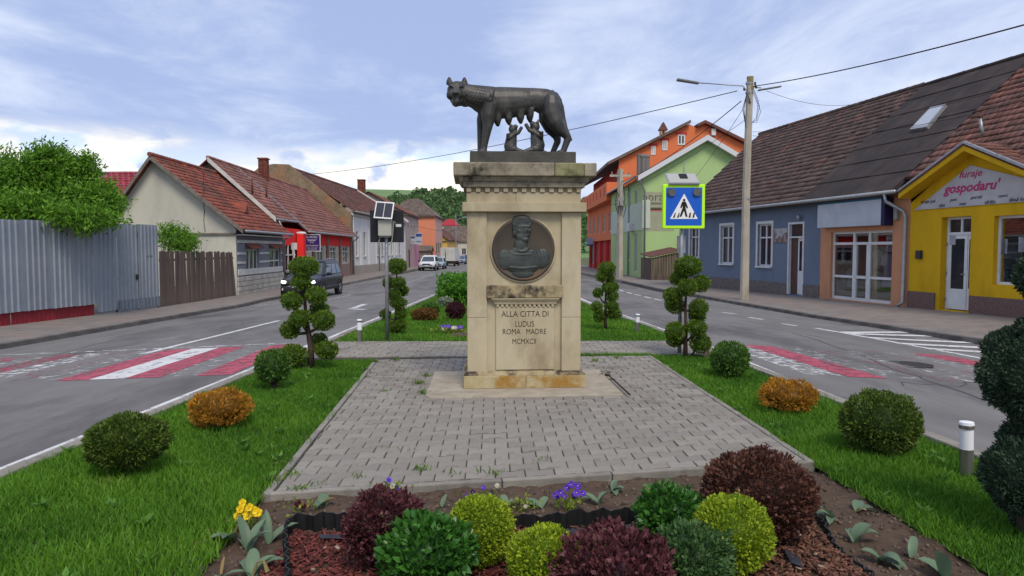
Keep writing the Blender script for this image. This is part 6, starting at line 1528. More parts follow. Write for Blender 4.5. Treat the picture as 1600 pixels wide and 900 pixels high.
crown_tree('leafy_sapling', 'small green shrub peeping over the plank fence', tuple(at_y(282, 420, SY) * 1.0), [lob(275, 372, 26, 18, SY, .6), lob(292, 380, 18, 14, SY, .3), lob(262, 360, 10, 10, SY, .1)], fol, .14, 1500, [tuple(at_y(282, 480, SY)), tuple(at_y(280, 420, SY)), tuple(at_y(278, 380, SY))], .04)
# far wood on the hill: one mass
P_, N_, S_, r_ = wood()
kind(leaf_obj('hill_wood', P_, tuft_dirs(N_, .3, .6), S_, leafmat('wood_foliage', (.04, .085, .03), (.13, .22, .07), trl=.15), None, .9, r_), 'stuff', 'dark green wood on the slope behind the houses')
# ================================================================ FENCES
sheetm = M('blue_grey_sheet', S(152, 159, 168, .9), S(136, 144, 155, .9), rough=.45, scale=1.3, detail=8, spec=.4, metal=.15, c3=S(160, 166, 174, .84), s3=.7, lo3=.5, hi3=.7, orand=.05, bump=.08, bscale=6)
redsh = M('red_base_sheet', S(164, 48, 56, .85), S(138, 42, 50, .85), rough=.6, scale=2)
def ribbed(w, z0, z1, pitch=.2, dep=.034):
    prof = []; x = 0
    while x < w - 1e-6:
        for dx, dy in ((0, 0), (.62, 0), (.72, -dep), (.90, -dep)): 
            if x + dx * pitch <= w: prof.append((x + dx * pitch, dy))
        x += pitch
    prof.append((w, 0)); n = len(prof); m = MB()
    V = [(a, b, z0) for a, b in prof] + [(a, b, z1) for a, b in prof] + [(a, b + .004, z0) for a, b in prof] + [(a, b + .004, z1) for a, b in prof]
    F = [(i, i + 1, n + i + 1, n + i) for i in range(n - 1)] + [(2*n + i + 1, 2*n + i, 3*n + i, 3*n + i + 1) for i in range(n - 1)] + [(n + i, n + i + 1, 3*n + i + 1, 3*n + i) for i in range(n - 1)]
    return m.add(V, F)
ff = Fr((-12.62, 11.0), (-11.8, 23.6)); fence = empty('metal_fence', ff.A, ff.rz, 'tall blue-grey corrugated metal fence along the left sidewalk', 'fence')
Lf = ff.L; npan = 11; pw = (Lf - 2.2) / npan
gzl = lambda s: leftwalk(*(tuple((ff.A + ff.t * s))[:2]))
for i in range(npan + 2):
    if i < npan: a, w_ = i * pw, pw
    else: a, w_ = (Lf - 2.2, 1.05) if i == npan else (Lf - 1.1, 1.1)
    zb_ = gzl(a + w_ / 2) + (.27 if i < npan - 1 else .04); zt_ = 2.17 + .012 * a + random.uniform(-.012, .012)
    ribbed(w_ - .004, zb_, zt_).build('metal_sheet', sheetm, fence, (a, random.uniform(-.006, .006), 0))
for i in range(6):
    a = i * (Lf - 3.2) / 6; w_ = (Lf - 3.2) / 6; ribbed(w_ - .02, gzl(a + w_ / 2) - .15, gzl(a + w_ / 2) + .34, .16, .014).build('base_sheet', redsh, fence, (a, .07, 0), (random.uniform(-.04, .04), 0, 0))
for s_ in (Lf - 2.22, Lf - 1.1, Lf): bx('post', DARKM, fence, s_ - .02, s_ + .02, .02, .06, -.6, 2.3)
for z_ in (.6, 1.9): bx('rail', DARKM, fence, 0, Lf, .02, .05, z_, z_ + .04)
bx('gate_handle', DARKM, fence, Lf - 1.3, Lf - 1.26, -.07, -.02, .55, .72); bx('gate_slot', DARKM, fence, Lf - .75, Lf - .35, -.03, -.024, 1.28, 1.30)
bx('kick_plate', M('kick_plate_grey', S(140, 150, 160, .66), S(120, 128, 138, .66), rough=.6, scale=2), fence, Lf - 2.2, Lf, -.035, -.026, gzl(Lf - 1) - .02, gzl(Lf - 1) + .32)
pf = Fr((-11.82, 23.75), (-12.25, 31.35)); pfn = empty('plank_fence', pf.A, pf.rz, 'old weathered plank fence leaning beside the grey house', 'fence')
n_ = 44
for i in range(n_):
    s_ = (i + .5) * pf.L / n_; w_ = pf.L / n_; p_ = pf.A + pf.t * s_; zb_ = leftwalk(p_.x, p_.y) - .1; h_ = 1.93 + random.uniform(-.03, .03) + .06 * (i / n_)
    lean = -.02 - .22 * max(0, (i - 26) / 18) ** 1.5 + random.uniform(-.01, .01)
    m = MB(); m.box(-w_ / 2 + .001, w_ / 2 - random.uniform(.0, .006), 0, .024, 0, h_); m.build('plank', timber, pfn, (s_, random.uniform(-.012, .012), zb_), (random.uniform(-.02, .02), lean, 0), bevel=.004)
for z_ in (.1, 1.1): bx('rail', timber, pfn, .1, pf.L - .2, .03, .08, z_, z_ + .08)
wd_ = gp(320, 466, leftwalk)
for (u_, v_, r_) in ((307, 468, .22), (325, 464, .16)):
    p_ = gp(u_, v_, leftwalk); n = 160; d_ = RNG.normal(size=(n, 3)) * np.array([1, .5, .3]); o_ = leaf_obj('weed_clump', np.abs(RNG.normal(size=(n, 3))) * 0 + RNG.normal(size=(n, 3)) * np.array([r_ * .6, .06, .02]), np.array([0, 0, 1.0]) + RNG.normal(size=(n, 3)) * .6, .14, grassm, None, .25)
    o_.location = p_; top(o_, 'small green weed clump at the foot of the plank fence, ' + ('left one' if u_ < 310 else 'right one'), 'weed', 'weeds by the plank fence')

# ================================================================ POLES, LAMPS, WIRES
polem = M('pole_concrete', S(188, 180, 164, .9), S(164, 157, 142, .9), rough=.92, scale=3, detail=9, bump=.5, bscale=30, st=(1, 1, .35), c3=S(120, 112, 100, .65), s3=2, lo3=.56, hi3=.72)
cable = M('cable_black', (.02, .02, .022), rough=.7)
pb = gp(1163, 468, rightwalk); ph = at_y(1168, 120, pb.y).z - pb.z
pole = empty('concrete_pole', pb, 0, 'tall tapered concrete utility pole before the blue house', 'utility pole')
MB().tube([(0, 0, -.3), (0, 0, ph * .5), (.07, 0, ph)], [.175, .150, .125], 8).build('shaft', polem, pole)
MB().tube([(.0695, 0, ph - .5), (.0705, 0, ph + .003)], [.129, .1275], 8).build('pole_top', M('pole_moss', S(150, 138, 84, .65), S(170, 158, 112, .65), rough=.95, scale=6), pole)
tp_ = at_y(1058, 127, pb.y) - pb
MB().tube([(.05, -.14, ph - 1.0), (-.12, -.2, ph - .55), (-.25, -.2, ph - .38), tuple(Vector((tp_.x + .7, -.2, tp_.z - .1)))], [.026, .024, .022, .02], 8).build('lamp_arm', METAL, pole, smooth=True)
hd = MB(); hd.prism([(tp_.x - .05, -.33, tp_.z + .05), (tp_.x + .75, -.29, tp_.z - .08), (tp_.x + .75, -.11, tp_.z - .08), (tp_.x - .05, -.07, tp_.z + .05)], (0, 0, -.075)); hd.build('lamp_head', M('lamp_head_grey', S(140, 142, 146, .65), rough=.5), pole, bevel=.02)
p2_ = at_y(1205, 137, pb.y) - pb
MB().tube([(.08, 0, ph - .35), (.45, -.05, ph - .42), (p2_.x - .4, -.05, p2_.z + .0)], .02, 8).build('lamp_arm', METAL, pole, smooth=True); hd = MB(); hd.prism([(p2_.x - .5, -.14, p2_.z - .08), (p2_.x + .35, -.12, p2_.z + .06), (p2_.x + .35, .02, p2_.z + .06), (p2_.x - .5, .04, p2_.z - .08)], (0, 0, -.05)); hd.build('lamp_head', MATS['lamp_head_grey'], pole, bevel=.015)
for z_ in (ph - .28, ph - .62, ph * .45): MB().tube([(.05 * z_ / ph, 0, z_), (.05 * z_ / ph, 0, z_ + .07)], .17 - .03 * z_ / ph, 10).build('steel_band', METAL, pole)
m = MB()
for k in range(3): m.tube([(.15, -.1, ph - .4 - .1 * k), (.35 + .05 * k, -.12, ph - .9 - .2 * k), (.3, -.1, ph - 1.5 - .1 * k), (.14, -.12, ph - 1.7)], .009, 5); m.tube([(-.05, -.12, ph - .5), (-.18 - .03 * k, -.15, ph - 1.2), (-.1, -.13, ph - 1.9)], .009, 5)
m.build('cable_loop', cable, pole)
for k, (dx, z_) in enumerate(((.24, ph - .32), (.28, ph - .44), (-.16, ph - .52))): MB().lathe([(.03, 0), (.045, .03), (.03, .06), (.045, .09), (.02, .12)], (dx, -.05, z_), 8).build('insulator', DARKM, pole)
def wire(a, b, sag, r, label, n=24, name='overhead_cable'):
    a, b = Vector(a), Vector(b); pts = []
    for i in range(n + 1):
        f = i / n; p = a.lerp(b, f); p.z -= sag * 4 * f * (1 - f); pts.append(p)
    base = pts[0]; o = MB().tube([p - base for p in pts], r * .72, 6).build(name, cable, None, base, smooth=True); return top(o, label, 'cable', 'overhead cables')
pt = lambda u, v: at_y(u, v, pb.y)
wire(pt(1176, 135), at_y(1625, 32, 13.5), .12, .022, 'thick dark cable from the concrete pole to the top right corner')
wire(pt(1152, 142), at_y(462, 274, 61.5), .5, .022, 'long cable crossing the street behind the statue')
p2b = gp(968, 434, rightwalk); P2H = at_y(968, 264, p2b.y).z
wire(pt(1158, 158), Vector((p2b.x + .1, p2b.y, P2H - .9)), .35, .026, 'thick cable bundle from the concrete pole to the far pole')
wire(pt(1160, 172), at_y(1066, 300, 49.4), .2, .012, 'thin cable from the concrete pole down to the green house')
wire(pt(1172, 182), Vector((p2b.x, p2b.y, P2H - 1.6)), .3, .012, 'thin cable below the bundle between the two poles')
wire(pt(1198, 142), F0 + FT * 4.0 + FN * 4.9 + Vector((0, 0, 8.0)), .25, .01, 'thin cable from the concrete pole to the brown roof')
wire(pt(1176, 206), at_y(1640, 120, 15.0), .3, .009, 'thin upper phone cable running right past the brown roof')
wire(pt(1176, 212), at_y(1640, 150, 15.0), .35, .009, 'thin lower phone cable running right past the brown roof')
wire(Vector((p2b.x, p2b.y, P2H - .5)), at_y(860, 262, 70), .4, .014, 'cable from the far pole leaving towards the pedestal')
wire(Vector((p2b.x, p2b.y, P2H - 2.4)), at_y(690, 351, 118), .6, .02, 'low cable crossing the far end of the street')
wire(at_y(648, 352, 92), at_y(725, 358, 122), .5, .03, 'pale sagging cable by the salmon house')
wire(gf.A + Vector((.4, 0, 2.55)), at_y(585, 372, 44.0) + Vector((0, 0, 0)), .1, .008, 'short service cable by the grey house gutter') if False else None
pole2 = empty('far_concrete_pole', p2b, 0, 'old concrete utility pole with tangled cables before the green house', 'utility pole')
h2_ = P2H - p2b.z
MB().tube([(0, 0, -.3), (0, 0, h2_)], [.24, .19], 4).build('shaft', polem, pole2, rot=(0, 0, .5))
bx('crossarm', polem, pole2, -.75, .75, -.06, .06, h2_ - .55, h2_ - .4)
for k in range(4): MB().lathe([(.04, 0), (.06, .05), (.04, .1), (.06, .15), (.02, .2)], (-.6 + k * .4, 0, h2_ - .4), 8).build('insulator', M('insulator_grey', S(150, 150, 150, .65), rough=.5), pole2)
m = MB()
for k in range(5):
    a = k * 1.3; m.tube([(.2 * math.cos(a), .2 * math.sin(a) - .1, h2_ - 1.2 - .2 * k), (.38 * math.cos(a + .6), .3 * math.sin(a) - .2, h2_ - 2.0 - .2 * k), (.2 * math.cos(a + 1), -.25, h2_ - 3.0 - .1 * k)], .025, 5)
m.build('cable_loop', cable, pole2); bx('junction_box', M('grey_box', S(168, 166, 160)), pole2, -.2, .2, -.35, -.18, h2_ - 2.6, h2_ - 2.0)
lp_ = gp(712, 409, roadz); lp_ = at_y(712.5, 390, 120); lpz = leftwalk(lp_.x, 120)
fl = empty('far_street_lamp', (lp_.x - 1.2, 124, -1.0), 0, 'thin pale street lamp far down the left side', 'street lamp'); fl.location.x = at_y(712.5, 390, 124).x
h_ = at_y(712.5, 333, 124).z + 1.0; MB().tube([(0, 0, 0), (0, 0, h_)], [.12, .08], 8).build('post', METAL, fl); MB().tube([(0, 0, h_ - 1.2), (1.4, 0, h_ - .8)], .05, 6).build('lamp_arm', METAL, fl); MB().tube([(1.2, 0, h_ - .8), (1.9, 0, h_ - .72)], .12, 6).build('lamp_head', METAL, fl)

# ================================================================ SOLAR CROSSING SIGNS
lime = M('fluorescent_lime', (.50, .95, .02), rough=.55); sblue = M('sign_blue_face', (.008, .10, .52), rough=.4); swhite = M('sign_white_face', (.8, .8, .8), rough=.45)
lensm = M('lamp_lens', S(130, 132, 134, .6), S(92, 94, 96, .6), rough=.3, scale=40, bump=.6, bscale=160)
solarm = M('solar_cells', S(50, 58, 82, .6), S(42, 50, 72, .6), rough=.45, scale=3, spec=.2)
alu = M('aluminium_frame', S(196, 198, 200, .7), rough=.4, metal=.5)
def crossing_sign(base, uL, uR, vT, vB, label, back=False):
    d = base.y; r = empty('crossing_sign', base, 0, label, 'road sign', 'solar crossing signs')
    a, b = at_y(uL, vB, d) - base, at_y(uR, vT, d) - base; cx, cz = (a.x + b.x) / 2, (a.z + b.z) / 2; w = (b.x - a.x) / 2; h = (b.z - a.z) / 2
    MB().tube([(0, .06, -.05), (cx * .5, .06, cz * .6), (cx, .06, cz + h + .02)], .03, 10).build('post', METAL, r, smooth=True)
    if not back:
        bd = MB().box(cx - w, cx + w, -.055, .02, cz - h, cz + h).build('box', lime, r, bevel=.012)
        k = .855; MB().box(cx - w * k, cx + w * k, -.058, -.05, cz - h * k, cz + h * k).build('blue_face', sblue, bd)
        tri = [(cx, cz + h * .58), (cx + w * .66, cz - h * .56), (cx - w * .66, cz - h * .56)]
        MB().prism([(x_, -.0615, z_) for x_, z_ in tri], (0, .003, 0)).build('white_triangle', swhite, bd)
        Kk = lambda pts, nm='walking_figure': MB().prism([(cx + x_ * w, -.065, cz + z_ * h) for x_, z_ in pts], (0, .003, 0)).build(nm, BLACK, bd)
        f_ = MB(); f_.tube([(cx + .0 * w, -.065, cz + .29 * h), (cx + .0 * w, -.062, cz + .29 * h)], .06 * w, 14)
        f_.build('figure_head', BLACK, bd)
        Kk([(-.08, .22), (.07, .22), (.12, .12), (.19, -.06), (.13, -.09), (.07, .03), (.07, -.06), (.17, -.46), (.08, -.46), (.0, -.18), (-.12, -.46), (-.21, -.46), (-.07, -.06), (-.06, .05), (-.12, -.08), (-.18, -.05), (-.13, .13)])
        for i in range(6):
            x0 = -.52 + i * .185; Kk([(x0, -.5), (x0 + .085, -.5), (x0 + .085 + (.03 if i > 2 else .05), -.28), (x0 + .05 + (.0 if i > 2 else .05), -.28)], 'zebra_bar') if i not in (2, 3) else None
        for s_ in (-1, 1): MB().tube([(cx + s_ * w * .60, -.055, cz + h * .64), (cx + s_ * w * .60, -.085, cz + h * .64)], w * .19, 20).build('flash_lamp', lensm, bd)
        # solar panel seen from behind and below
        p = empty('solar_panel_mount', (cx, .05, cz + h), 0); p.parent = r
        pn = MB().box(-w * .78, w * .68, -.012, .012, -.16, .16).build('solar_panel', alu, r, (cx + .01, .05, cz + h + .085), (R(-58), 0, 0)); MB().box(-w * .72, w * .62, -.016, -.0125, -.14, .14).build('panel_back', M('panel_back_white', S(190, 190, 186, .7), rough=.6), pn); MB().box(-.05, .06, -.03, -.017, -.02, .11).build('junction_box', BLACK, pn)
        bpy.data.objects.remove(p)
        bx('cable_box', METAL, r, cx - .05, cx + .06, .07, .14, cz - h - .35, cz - h - .1)
    else:
        bd = MB().box(cx - w, cx + w, .07, .13, cz - h, cz + h).build('box', M('sign_back_black', S(44, 46, 52, .6), rough=.55), r, bevel=.01)
        bx('sticker', WHITE, bd, cx + w * .55, cx + w * .88, .0655, .0695, cz + h * -.05, cz + h * .12)
        ca, cb = at_y(592, 369, d) - base, at_y(612.5, 344, d) - base
        MB().box(ca.x, cb.x, -.08, .065, ca.z, cb.z).build('battery_box', M('box_cream', S(196, 196, 184, .7), rough=.6), r, bevel=.012)
        sa, sb_ = at_y(587, 342.5, d) - base, at_y(615.5, 316, d) - base; sw, sh = sb_.x - sa.x, sb_.z - sa.z
        pn = MB().box(-sw / 2, sw / 2, -.015, .015, -sh / 2 * 1.12, sh / 2 * 1.12).build('solar_panel', alu, r, ((sa.x + sb_.x) / 2, -.06, (sa.z + sb_.z) / 2), (R(-26), R(4), 0))
        for i in range(2): MB().box(-sw / 2 + .02 + i * (sw / 2 - .015), -.025 + .02 + i * (sw / 2 - .015), -.018, -.0155, -sh / 2 * 1.12 + .025, sh / 2 * 1.12 - .025).build('solar_cells', solarm, pn)
        bx('bracket', METAL, r, cx - .09, cx + .07, -.02, .06, ca.z - .02, ca.z + .015)
        m = MB(); m.tube([(ca.x + .02, 0, ca.z), (ca.x - .01, -.04, ca.z - .18), (ca.x + .12, -.05, ca.z - .22), (cb.x, -.02, ca.z - .08), (cb.x + .03, 0, ca.z + .25), (cb.x + .06, .02, cb.z - .05)], .01, 6); m.build('cable', M('grey_cable', S(170, 170, 166, .65), rough=.6), r)
    return r
bs_ = gp(1063, 552, izf); crossing_sign(bs_, 1034, 1100.5, 288.5, 357.5, 'blue pedestrian crossing sign with lime border and solar panel, right of the pedestal')
bl_ = gp(604, 530, izf); crossing_sign(bl_, 577, 629, 327.5, 378.5, 'black back of a solar crossing sign on a grey pole, left of the pedestal', True)

# ================================================================ BOLLARD LIGHTS
steel = M('brushed_steel', S(176, 172, 164, .7), S(150, 146, 138, .7), rough=.35, metal=.8, scale=8, st=(4, 4, .2)); diff = M('opal_diffuser', (.74, .75, .77), rough=.35)
def bollard(u, v, h, label, split=.5, tilt=0):
    b = gp(u, v, izf); r = empty('bollard_light', b, 0, label, 'bollard light', 'short garden bollard lights'); r.rotation_euler = (0, tilt, 0)
    MB().lathe([(.042, -.03), (.042, h * split), (.044, h * split + .004)], n=20).build('post', steel, r, smooth=False); MB().lathe([(.041, h * split + .004), (.041, h - .045)], n=20).build('diffuser', diff, r)
    MB().lathe([(.046, h - .045), (.046, h - .022), (.045, h - .02)], n=20).build('ring', steel, r); MB().lathe([(.046, h - .02), (.043, h - .002), (.02, h + .002), (.001, h + .002)], n=20).build('cap', diff, r); return r
bollard(1510, 742, .36, 'white and steel bollard light near the right edge of the lawn', .48, -.03)
bollard(562, 533, .36, 'bollard light near the solar sign pole left of the pedestal', .5)
bollard(995, 518, .33, 'bollard light right of the pedestal by the slim topiary', .52, .04)
for k, u_ in enumerate((1101.5, 1106)):
    b = gp(u_, 558, izf); o = MB().tube([(0, 0, -.05), (.004, 0, .09), (.003, 0, .17)], [.018, .017, .015], 7).build('wooden_stake', timber, None, b); top(o, ['left', 'right'][k] + ' one of two short stakes behind the box ball at the right crossing', 'stake', 'short stakes by the kerb')

# ================================================================ VEHICLES
def car(name, label, x, y, rz, zr, paintm, Lc=4.4, Wc=1.82, Hc=1.68, lights=False, low=False, trim=None, rails=True, cat='car'):
    r = empty(name, (x, y, zr), rz, label, cat, 'vehicles on the left side of the street'); k = Lc / 4.4; hk = Hc / 1.68; wk = Wc / 1.82
    ST = [(-2.2, .62, 1.00, .80), (-2.12, .45, 1.06, .86), (-1.7, .36, 1.08, .895), (-1.0, .34, 1.06, .91), (0, .34, 1.04, .91), (.75, .34, 1.03, .91), (1.0, .35, 1.02, .905), (1.5, .36, .97, .89), (1.9, .38, .90, .86), (2.1, .42, .80, .80), (2.2, .50, .66, .72)]
    V, F = [], []
    for (sx, zb_, zt_, hw) in ST:
        ring = [(.82, zb_), (.98, zb_ + .08), (1.0, (zb_ + zt_) / 2), (.975, zt_ - .1), (.88, zt_ - .01), (.5, zt_ + .02)]
        pts = [(a * hw, b) for a, b in ring] + [(-a * hw, b) for a, b in ring[::-1]]
        V += [(sx * k, p * wk, q_ * hk) for p, q_ in pts]
    n = 12
    for i in range(len(ST) - 1):
        for j in range(n): F.append((i*n+j, i*n+(j+1)%n, (i+1)*n+(j+1)%n, (i+1)*n+j))
    F += [tuple(range(n)), tuple(range(len(ST)*n - 1, (len(ST)-1)*n - 1, -1))]
    bd = MB().add(V, [f[::-1] for f in F]).build('body', paintm, r, smooth=True)
    if not low: sb = bd.modifiers.new('s', 'SUBSURF'); sb.levels = sb.render_levels = 1
    # cabin
    lo = [(-2.08, .80), (.98, .80)]; mi = [(-1.86, .70), (.22, .68)]; z0, z1, z2 = 1.0, 1.58, 1.68
    cab = [(-2.08, .82, z0), (1.02, .82, z0), (-1.93, .67, 1.54), (.12, .655, 1.54), (-1.80, .60, z2 - .02), (-.02, .58, z2 - .02), (-1.5, .52, z2 + .0), (-.35, .5, z2 + .0)]
    V = []
    for sgn_ in (1, -1): V += [(a * k, b * sgn_ * wk, c * hk) for a, b, c in cab]
    F = [(0,1,3,2), (2,3,5,4), (4,5,7,6), (9,8,10,11), (11,10,12,13), (13,12,14,15), (1,9,11,3), (3,11,13,5), (5,13,15,7), (8,0,2,10), (10,2,4,12), (12,4,6,14), (6,7,15,14), (0,8,9,1)]
    cb = MB().add(V, F).build('cabin', paintm, r, bevel=.03, seg=3)
    gm = M('car_glass', (.02, .028, .04), rough=.04, spec=.9)
    P = lambda i: Vector(V[i])
    def pane(c4, fa, nm):
        a, b, c, d = c4; q_ = []
        for (s_, t_) in fa: q_.append(a.lerp(b, s_).lerp(d.lerp(c, s_), t_))
        nn = (q_[1] - q_[0]).cross(q_[2] - q_[0]).normalized(); ctr = sum(q_, Vector()) / len(q_); out = (ctr - Vector((-.5 * k, 0, .8))).normalized()
        if nn.dot(out) < 0: nn = -nn
        MB().prism([p + nn * .004 for p in q_], nn * .008).build(nm, gm, cb)
    pane((P(1), P(9), P(11), P(3)), [(.07, .06), (.93, .06), (.92, .97), (.08, .97)], 'windscreen'); pane((P(8), P(0), P(2), P(10)), [(.08, .12), (.92, .12), (.9, .93), (.1, .93)], 'rear_window')
    for s_, (i0, i1, i3, i2) in ((1, (0, 1, 3, 2)), (-1, (8, 9, 11, 10))):
        for fa in ([(.06, .16), (.30, .1), (.31, .93), (.10, .93)], [(.33, .1), (.585, .1), (.60, .93), (.345, .93)], [(.62, .1), (.90, .1), (.945, .9), (.635, .93)]): pane((P(i0), P(i1), P(i3), P(i2)), fa, 'side_window')
    chrome = M('chrome', (.55, .56, .57), rough=.2, metal=.9)
    trimm = trim or M('car_black_trim', (.018, .018, .02), rough=.6)
    for wx in (-1.32, 1.34):
        for s_ in (1, -1):
            yo_ = s_ * .905 * wk
            MB().tube([(wx*k, yo_ - s_*.16, .36*hk), (wx*k, yo_ + s_*.012, .36*hk)], .42, 22).build('wheel_arch', trimm, r)
            w_ = MB(); w_.tube([(wx*k, yo_ - s_*.2, .34), (wx*k, yo_ - s_*.18, .34), (wx*k, yo_ + s_*.0, .34), (wx*k, yo_ + s_*.025, .34)], [.31, .345, .345, .31], 22); wh_ = w_.build('wheel', BLACK, r)
            MB().tube([(wx*k, yo_ + s_*.01, .34), (wx*k, yo_ + s_*.030, .34)], [.225, .20], 20).build('rim', chrome if not low else METAL, wh_)
            if not low:
                for q_ in range(5):
                    an = q_ * 1.2566 + .3; MB().tube([(wx*k + .13*math.cos(an), yo_ + s_*.024, .34 + .13*math.sin(an)), (wx*k + .13*math.cos(an), yo_ + s_*.036, .34 + .13*math.sin(an))], .045, 8).build('rim_gap', BLACK, wh_)
    fx = 2.19 * k
    hl = emat('headlight_lit', (1.0, .97, .88), 3.0) if lights else M('headlight_off', (.5, .52, .55), rough=.12, spec=.7)
    for s_ in (1, -1):
        MB().prism([(2.165*k, s_*.50*wk, .79*hk), (2.10*k, s_*.74*wk, .82*hk), (2.06*k, s_*.77*wk, .71*hk), (2.185*k, s_*.53*wk, .69*hk)], (.03, 0, 0)).build('headlight', hl, r, bevel=.02)
        MB().tube([(2.12*k, s_*.66*wk, .43*hk), (2.20*k, s_*.64*wk, .43*hk)], .06, 10).build('fog_lamp', M('headlight_off', (.5, .52, .55)), r)
        mr = MB(); mr.ell((.72*k, s_*1.0*wk, 1.08*hk), (.09, .12, .085), 10, 7); mr.build('mirror', paintm if not low else trimm, r, smooth=True); MB().tube([(.74*k, s_*.83*wk, 1.03*hk), (.73*k, s_*.95*wk, 1.06*hk)], .03, 6).build('mirror_arm', trimm, r)
        if rails: MB().tube([(-1.6*k, s_*.56*wk, 1.70*hk), (-1.45*k, s_*.56*wk, 1.745*hk), (-.5*k, s_*.55*wk, 1.745*hk), (-.3*k, s_*.55*wk, 1.70*hk)], .017, 6).build('roof_rail', chrome, r)
        MB().box(-2.2*k, -2.12*k, min(s_*.62, s_*.84)*wk, max(s_*.62, s_*.84)*wk, .78*hk, .98*hk).build('tail_light', M('tail_light_red', (.35, .01, .01), rough=.2), r)
        for hx in (-.55, .45): MB().box(hx*k - .1, hx*k + .1, s_*.915*wk - .015, s_*.915*wk + .015, .90*hk, .925*hk).build('door_handle', chrome if not low else trimm, r)
        MB().box(-1.0*k, 1.0*k, s_*.90*wk - .02, s_*.90*wk + .02, .34*hk, .46*hk).build('sill', trimm, r); MB().box(-1.0*k, .95*k, s_*.915*wk - .008, s_*.915*wk + .008, .475*hk, .495*hk).build('sill_trim', chrome, r) if not low else None
    MB().box(2.08*k, 2.215*k, -.42*wk, .42*wk, .66*hk, .80*hk).build('grille', trimm, r, bevel=.02)
    for z_ in (.70, .76): MB().box(2.2*k, 2.225*k, -.42*wk, .42*wk, z_*hk - .012, z_*hk + .012).build('grille_bar', chrome, r)
    MB().box(2.05*k, 2.21*k, -.66*wk, .66*wk, .30*hk, .50*hk).build('bumper', trimm, r, bevel=.04)
    MB().box(2.215*k, 2.232*k, -.26, .26, .50*hk, .61*hk).build('number_plate', M('number_plate', (.62, .64, .68), rough=.4), r); MB().box(2.233*k, 2.236*k, -.26, -.215, .505*hk, .605*hk).build('plate_band', M('plate_blue', (.03, .08, .4), rough=.4), r)
    MB().box(2.233*k, 2.2365*k, -.19, .22, .535*hk, .575*hk).build('plate_text_block', M('plate_ink', (.12, .12, .13), rough=.5), r) if False else None
    return r
navy = M('dark_blue_paint', (.012, .014, .022), (.010, .012, .018), rough=.38, scale=2, coat=.15, spec=.3); whp = M('white_car_paint', (.62, .63, .65), rough=.3, coat=.8); blp = M('blue_grey_paint', (.16, .22, .32), rough=.3, coat=.8, metal=.3); slp = M('silver_blue_paint', (.30, .36, .44), rough=.3, coat=.8, metal=.3)
cx_ = (at_y(441, 440, 31.2).x + at_y(497, 440, 31.2).x) / 2
car('dark_suv', 'dark blue-black sport utility car with lit headlights coming down the left lane', cx_ - .02, 33.3, R(-92), roadz(cx_, 33.2), navy, 4.42, 1.81, 1.68, True)
xw = (at_y(652, 410, 78).x + at_y(681, 410, 78).x) / 2
car('white_suv', 'white sport utility car parked facing the camera by the pink house', xw, 80.2, R(-91), roadz(xw, 80), whp, 4.34, 1.9, 1.72, False, True)
xb_ = at_y(682, 410, 86).x; car('blue_grey_car', 'blue-grey car parked right behind the white one', xb_, 88.0, R(-91), roadz(xb_, 88), slp, 4.2, 1.75, 1.5, False, True, rails=False)
xc_ = at_y(719, 400, 120).x; car('pale_blue_car', 'pale blue car beyond the white box truck', xc_, 122, R(-91), roadz(xc_, 122), blp, 4.2, 1.75, 1.5, False, True, rails=False)
xd_ = at_y(724.5, 398, 132).x; car('far_dark_car', 'dark car furthest down the street beside the pedestal edge', xd_, 133, R(-91), roadz(xd_, 132), navy, 4.3, 1.75, 1.5, False, True, rails=False)
ty = 104.0; xa_, xe_ = at_y(688, 400, ty).x, at_y(711, 400, ty).x; xm_ = at_y(695, 400, ty).x; tz = roadz(xm_, ty)
trk = empty('box_truck', (xa_, ty, tz), R(-4), 'white box truck parked beyond the white car', 'truck'); wT = 2.15; hT = at_y(695, 387, ty).z - tz
bxm = M('truck_white', S(222, 222, 216, .74), S(204, 204, 198, .74), rough=.5, scale=1.2, c3=S(176, 174, 166, .72), s3=.6, lo3=.55, hi3=.8)
bd = MB().box(0, wT, 0, 4.3, .75, hT).build('box', bxm, trk, bevel=.04); bx('door_gap', DARKM, trk, wT * .32, wT * .345, -.012, -.002, .85, hT - .1); bx('lock_bar', DARKM, trk, wT * .36, wT * .385, -.03, -.003, 1.2, 2.0)
bx('chassis', BLACK, trk, .15, wT - .15, .2, 5.8, .45, .74); bx('rear_bumper', BLACK, trk, .05, wT - .05, -.08, .05, .4, .6)
for x_ in (.1, wT - .3):
    for y_ in (.9, 4.9): MB().tube([(x_, y_, .38), (x_ + .22, y_, .38)], .38, 16).build('wheel', BLACK, trk)
MB().prism([(.1, 4.4, .5), (.1, 6.2, .5), (.1, 6.2, 1.2), (.1, 5.6, 2.1), (.1, 4.4, 2.1)], (wT - .2, 0, 0)).build('cab', bxm, trk, bevel=.05)
for x_ in (.1, wT - .25): bx('tail_light', M('tail_light_red', (.35, .01, .01)), trk, x_, x_ + .15, -.09, -.081, .62, .72)

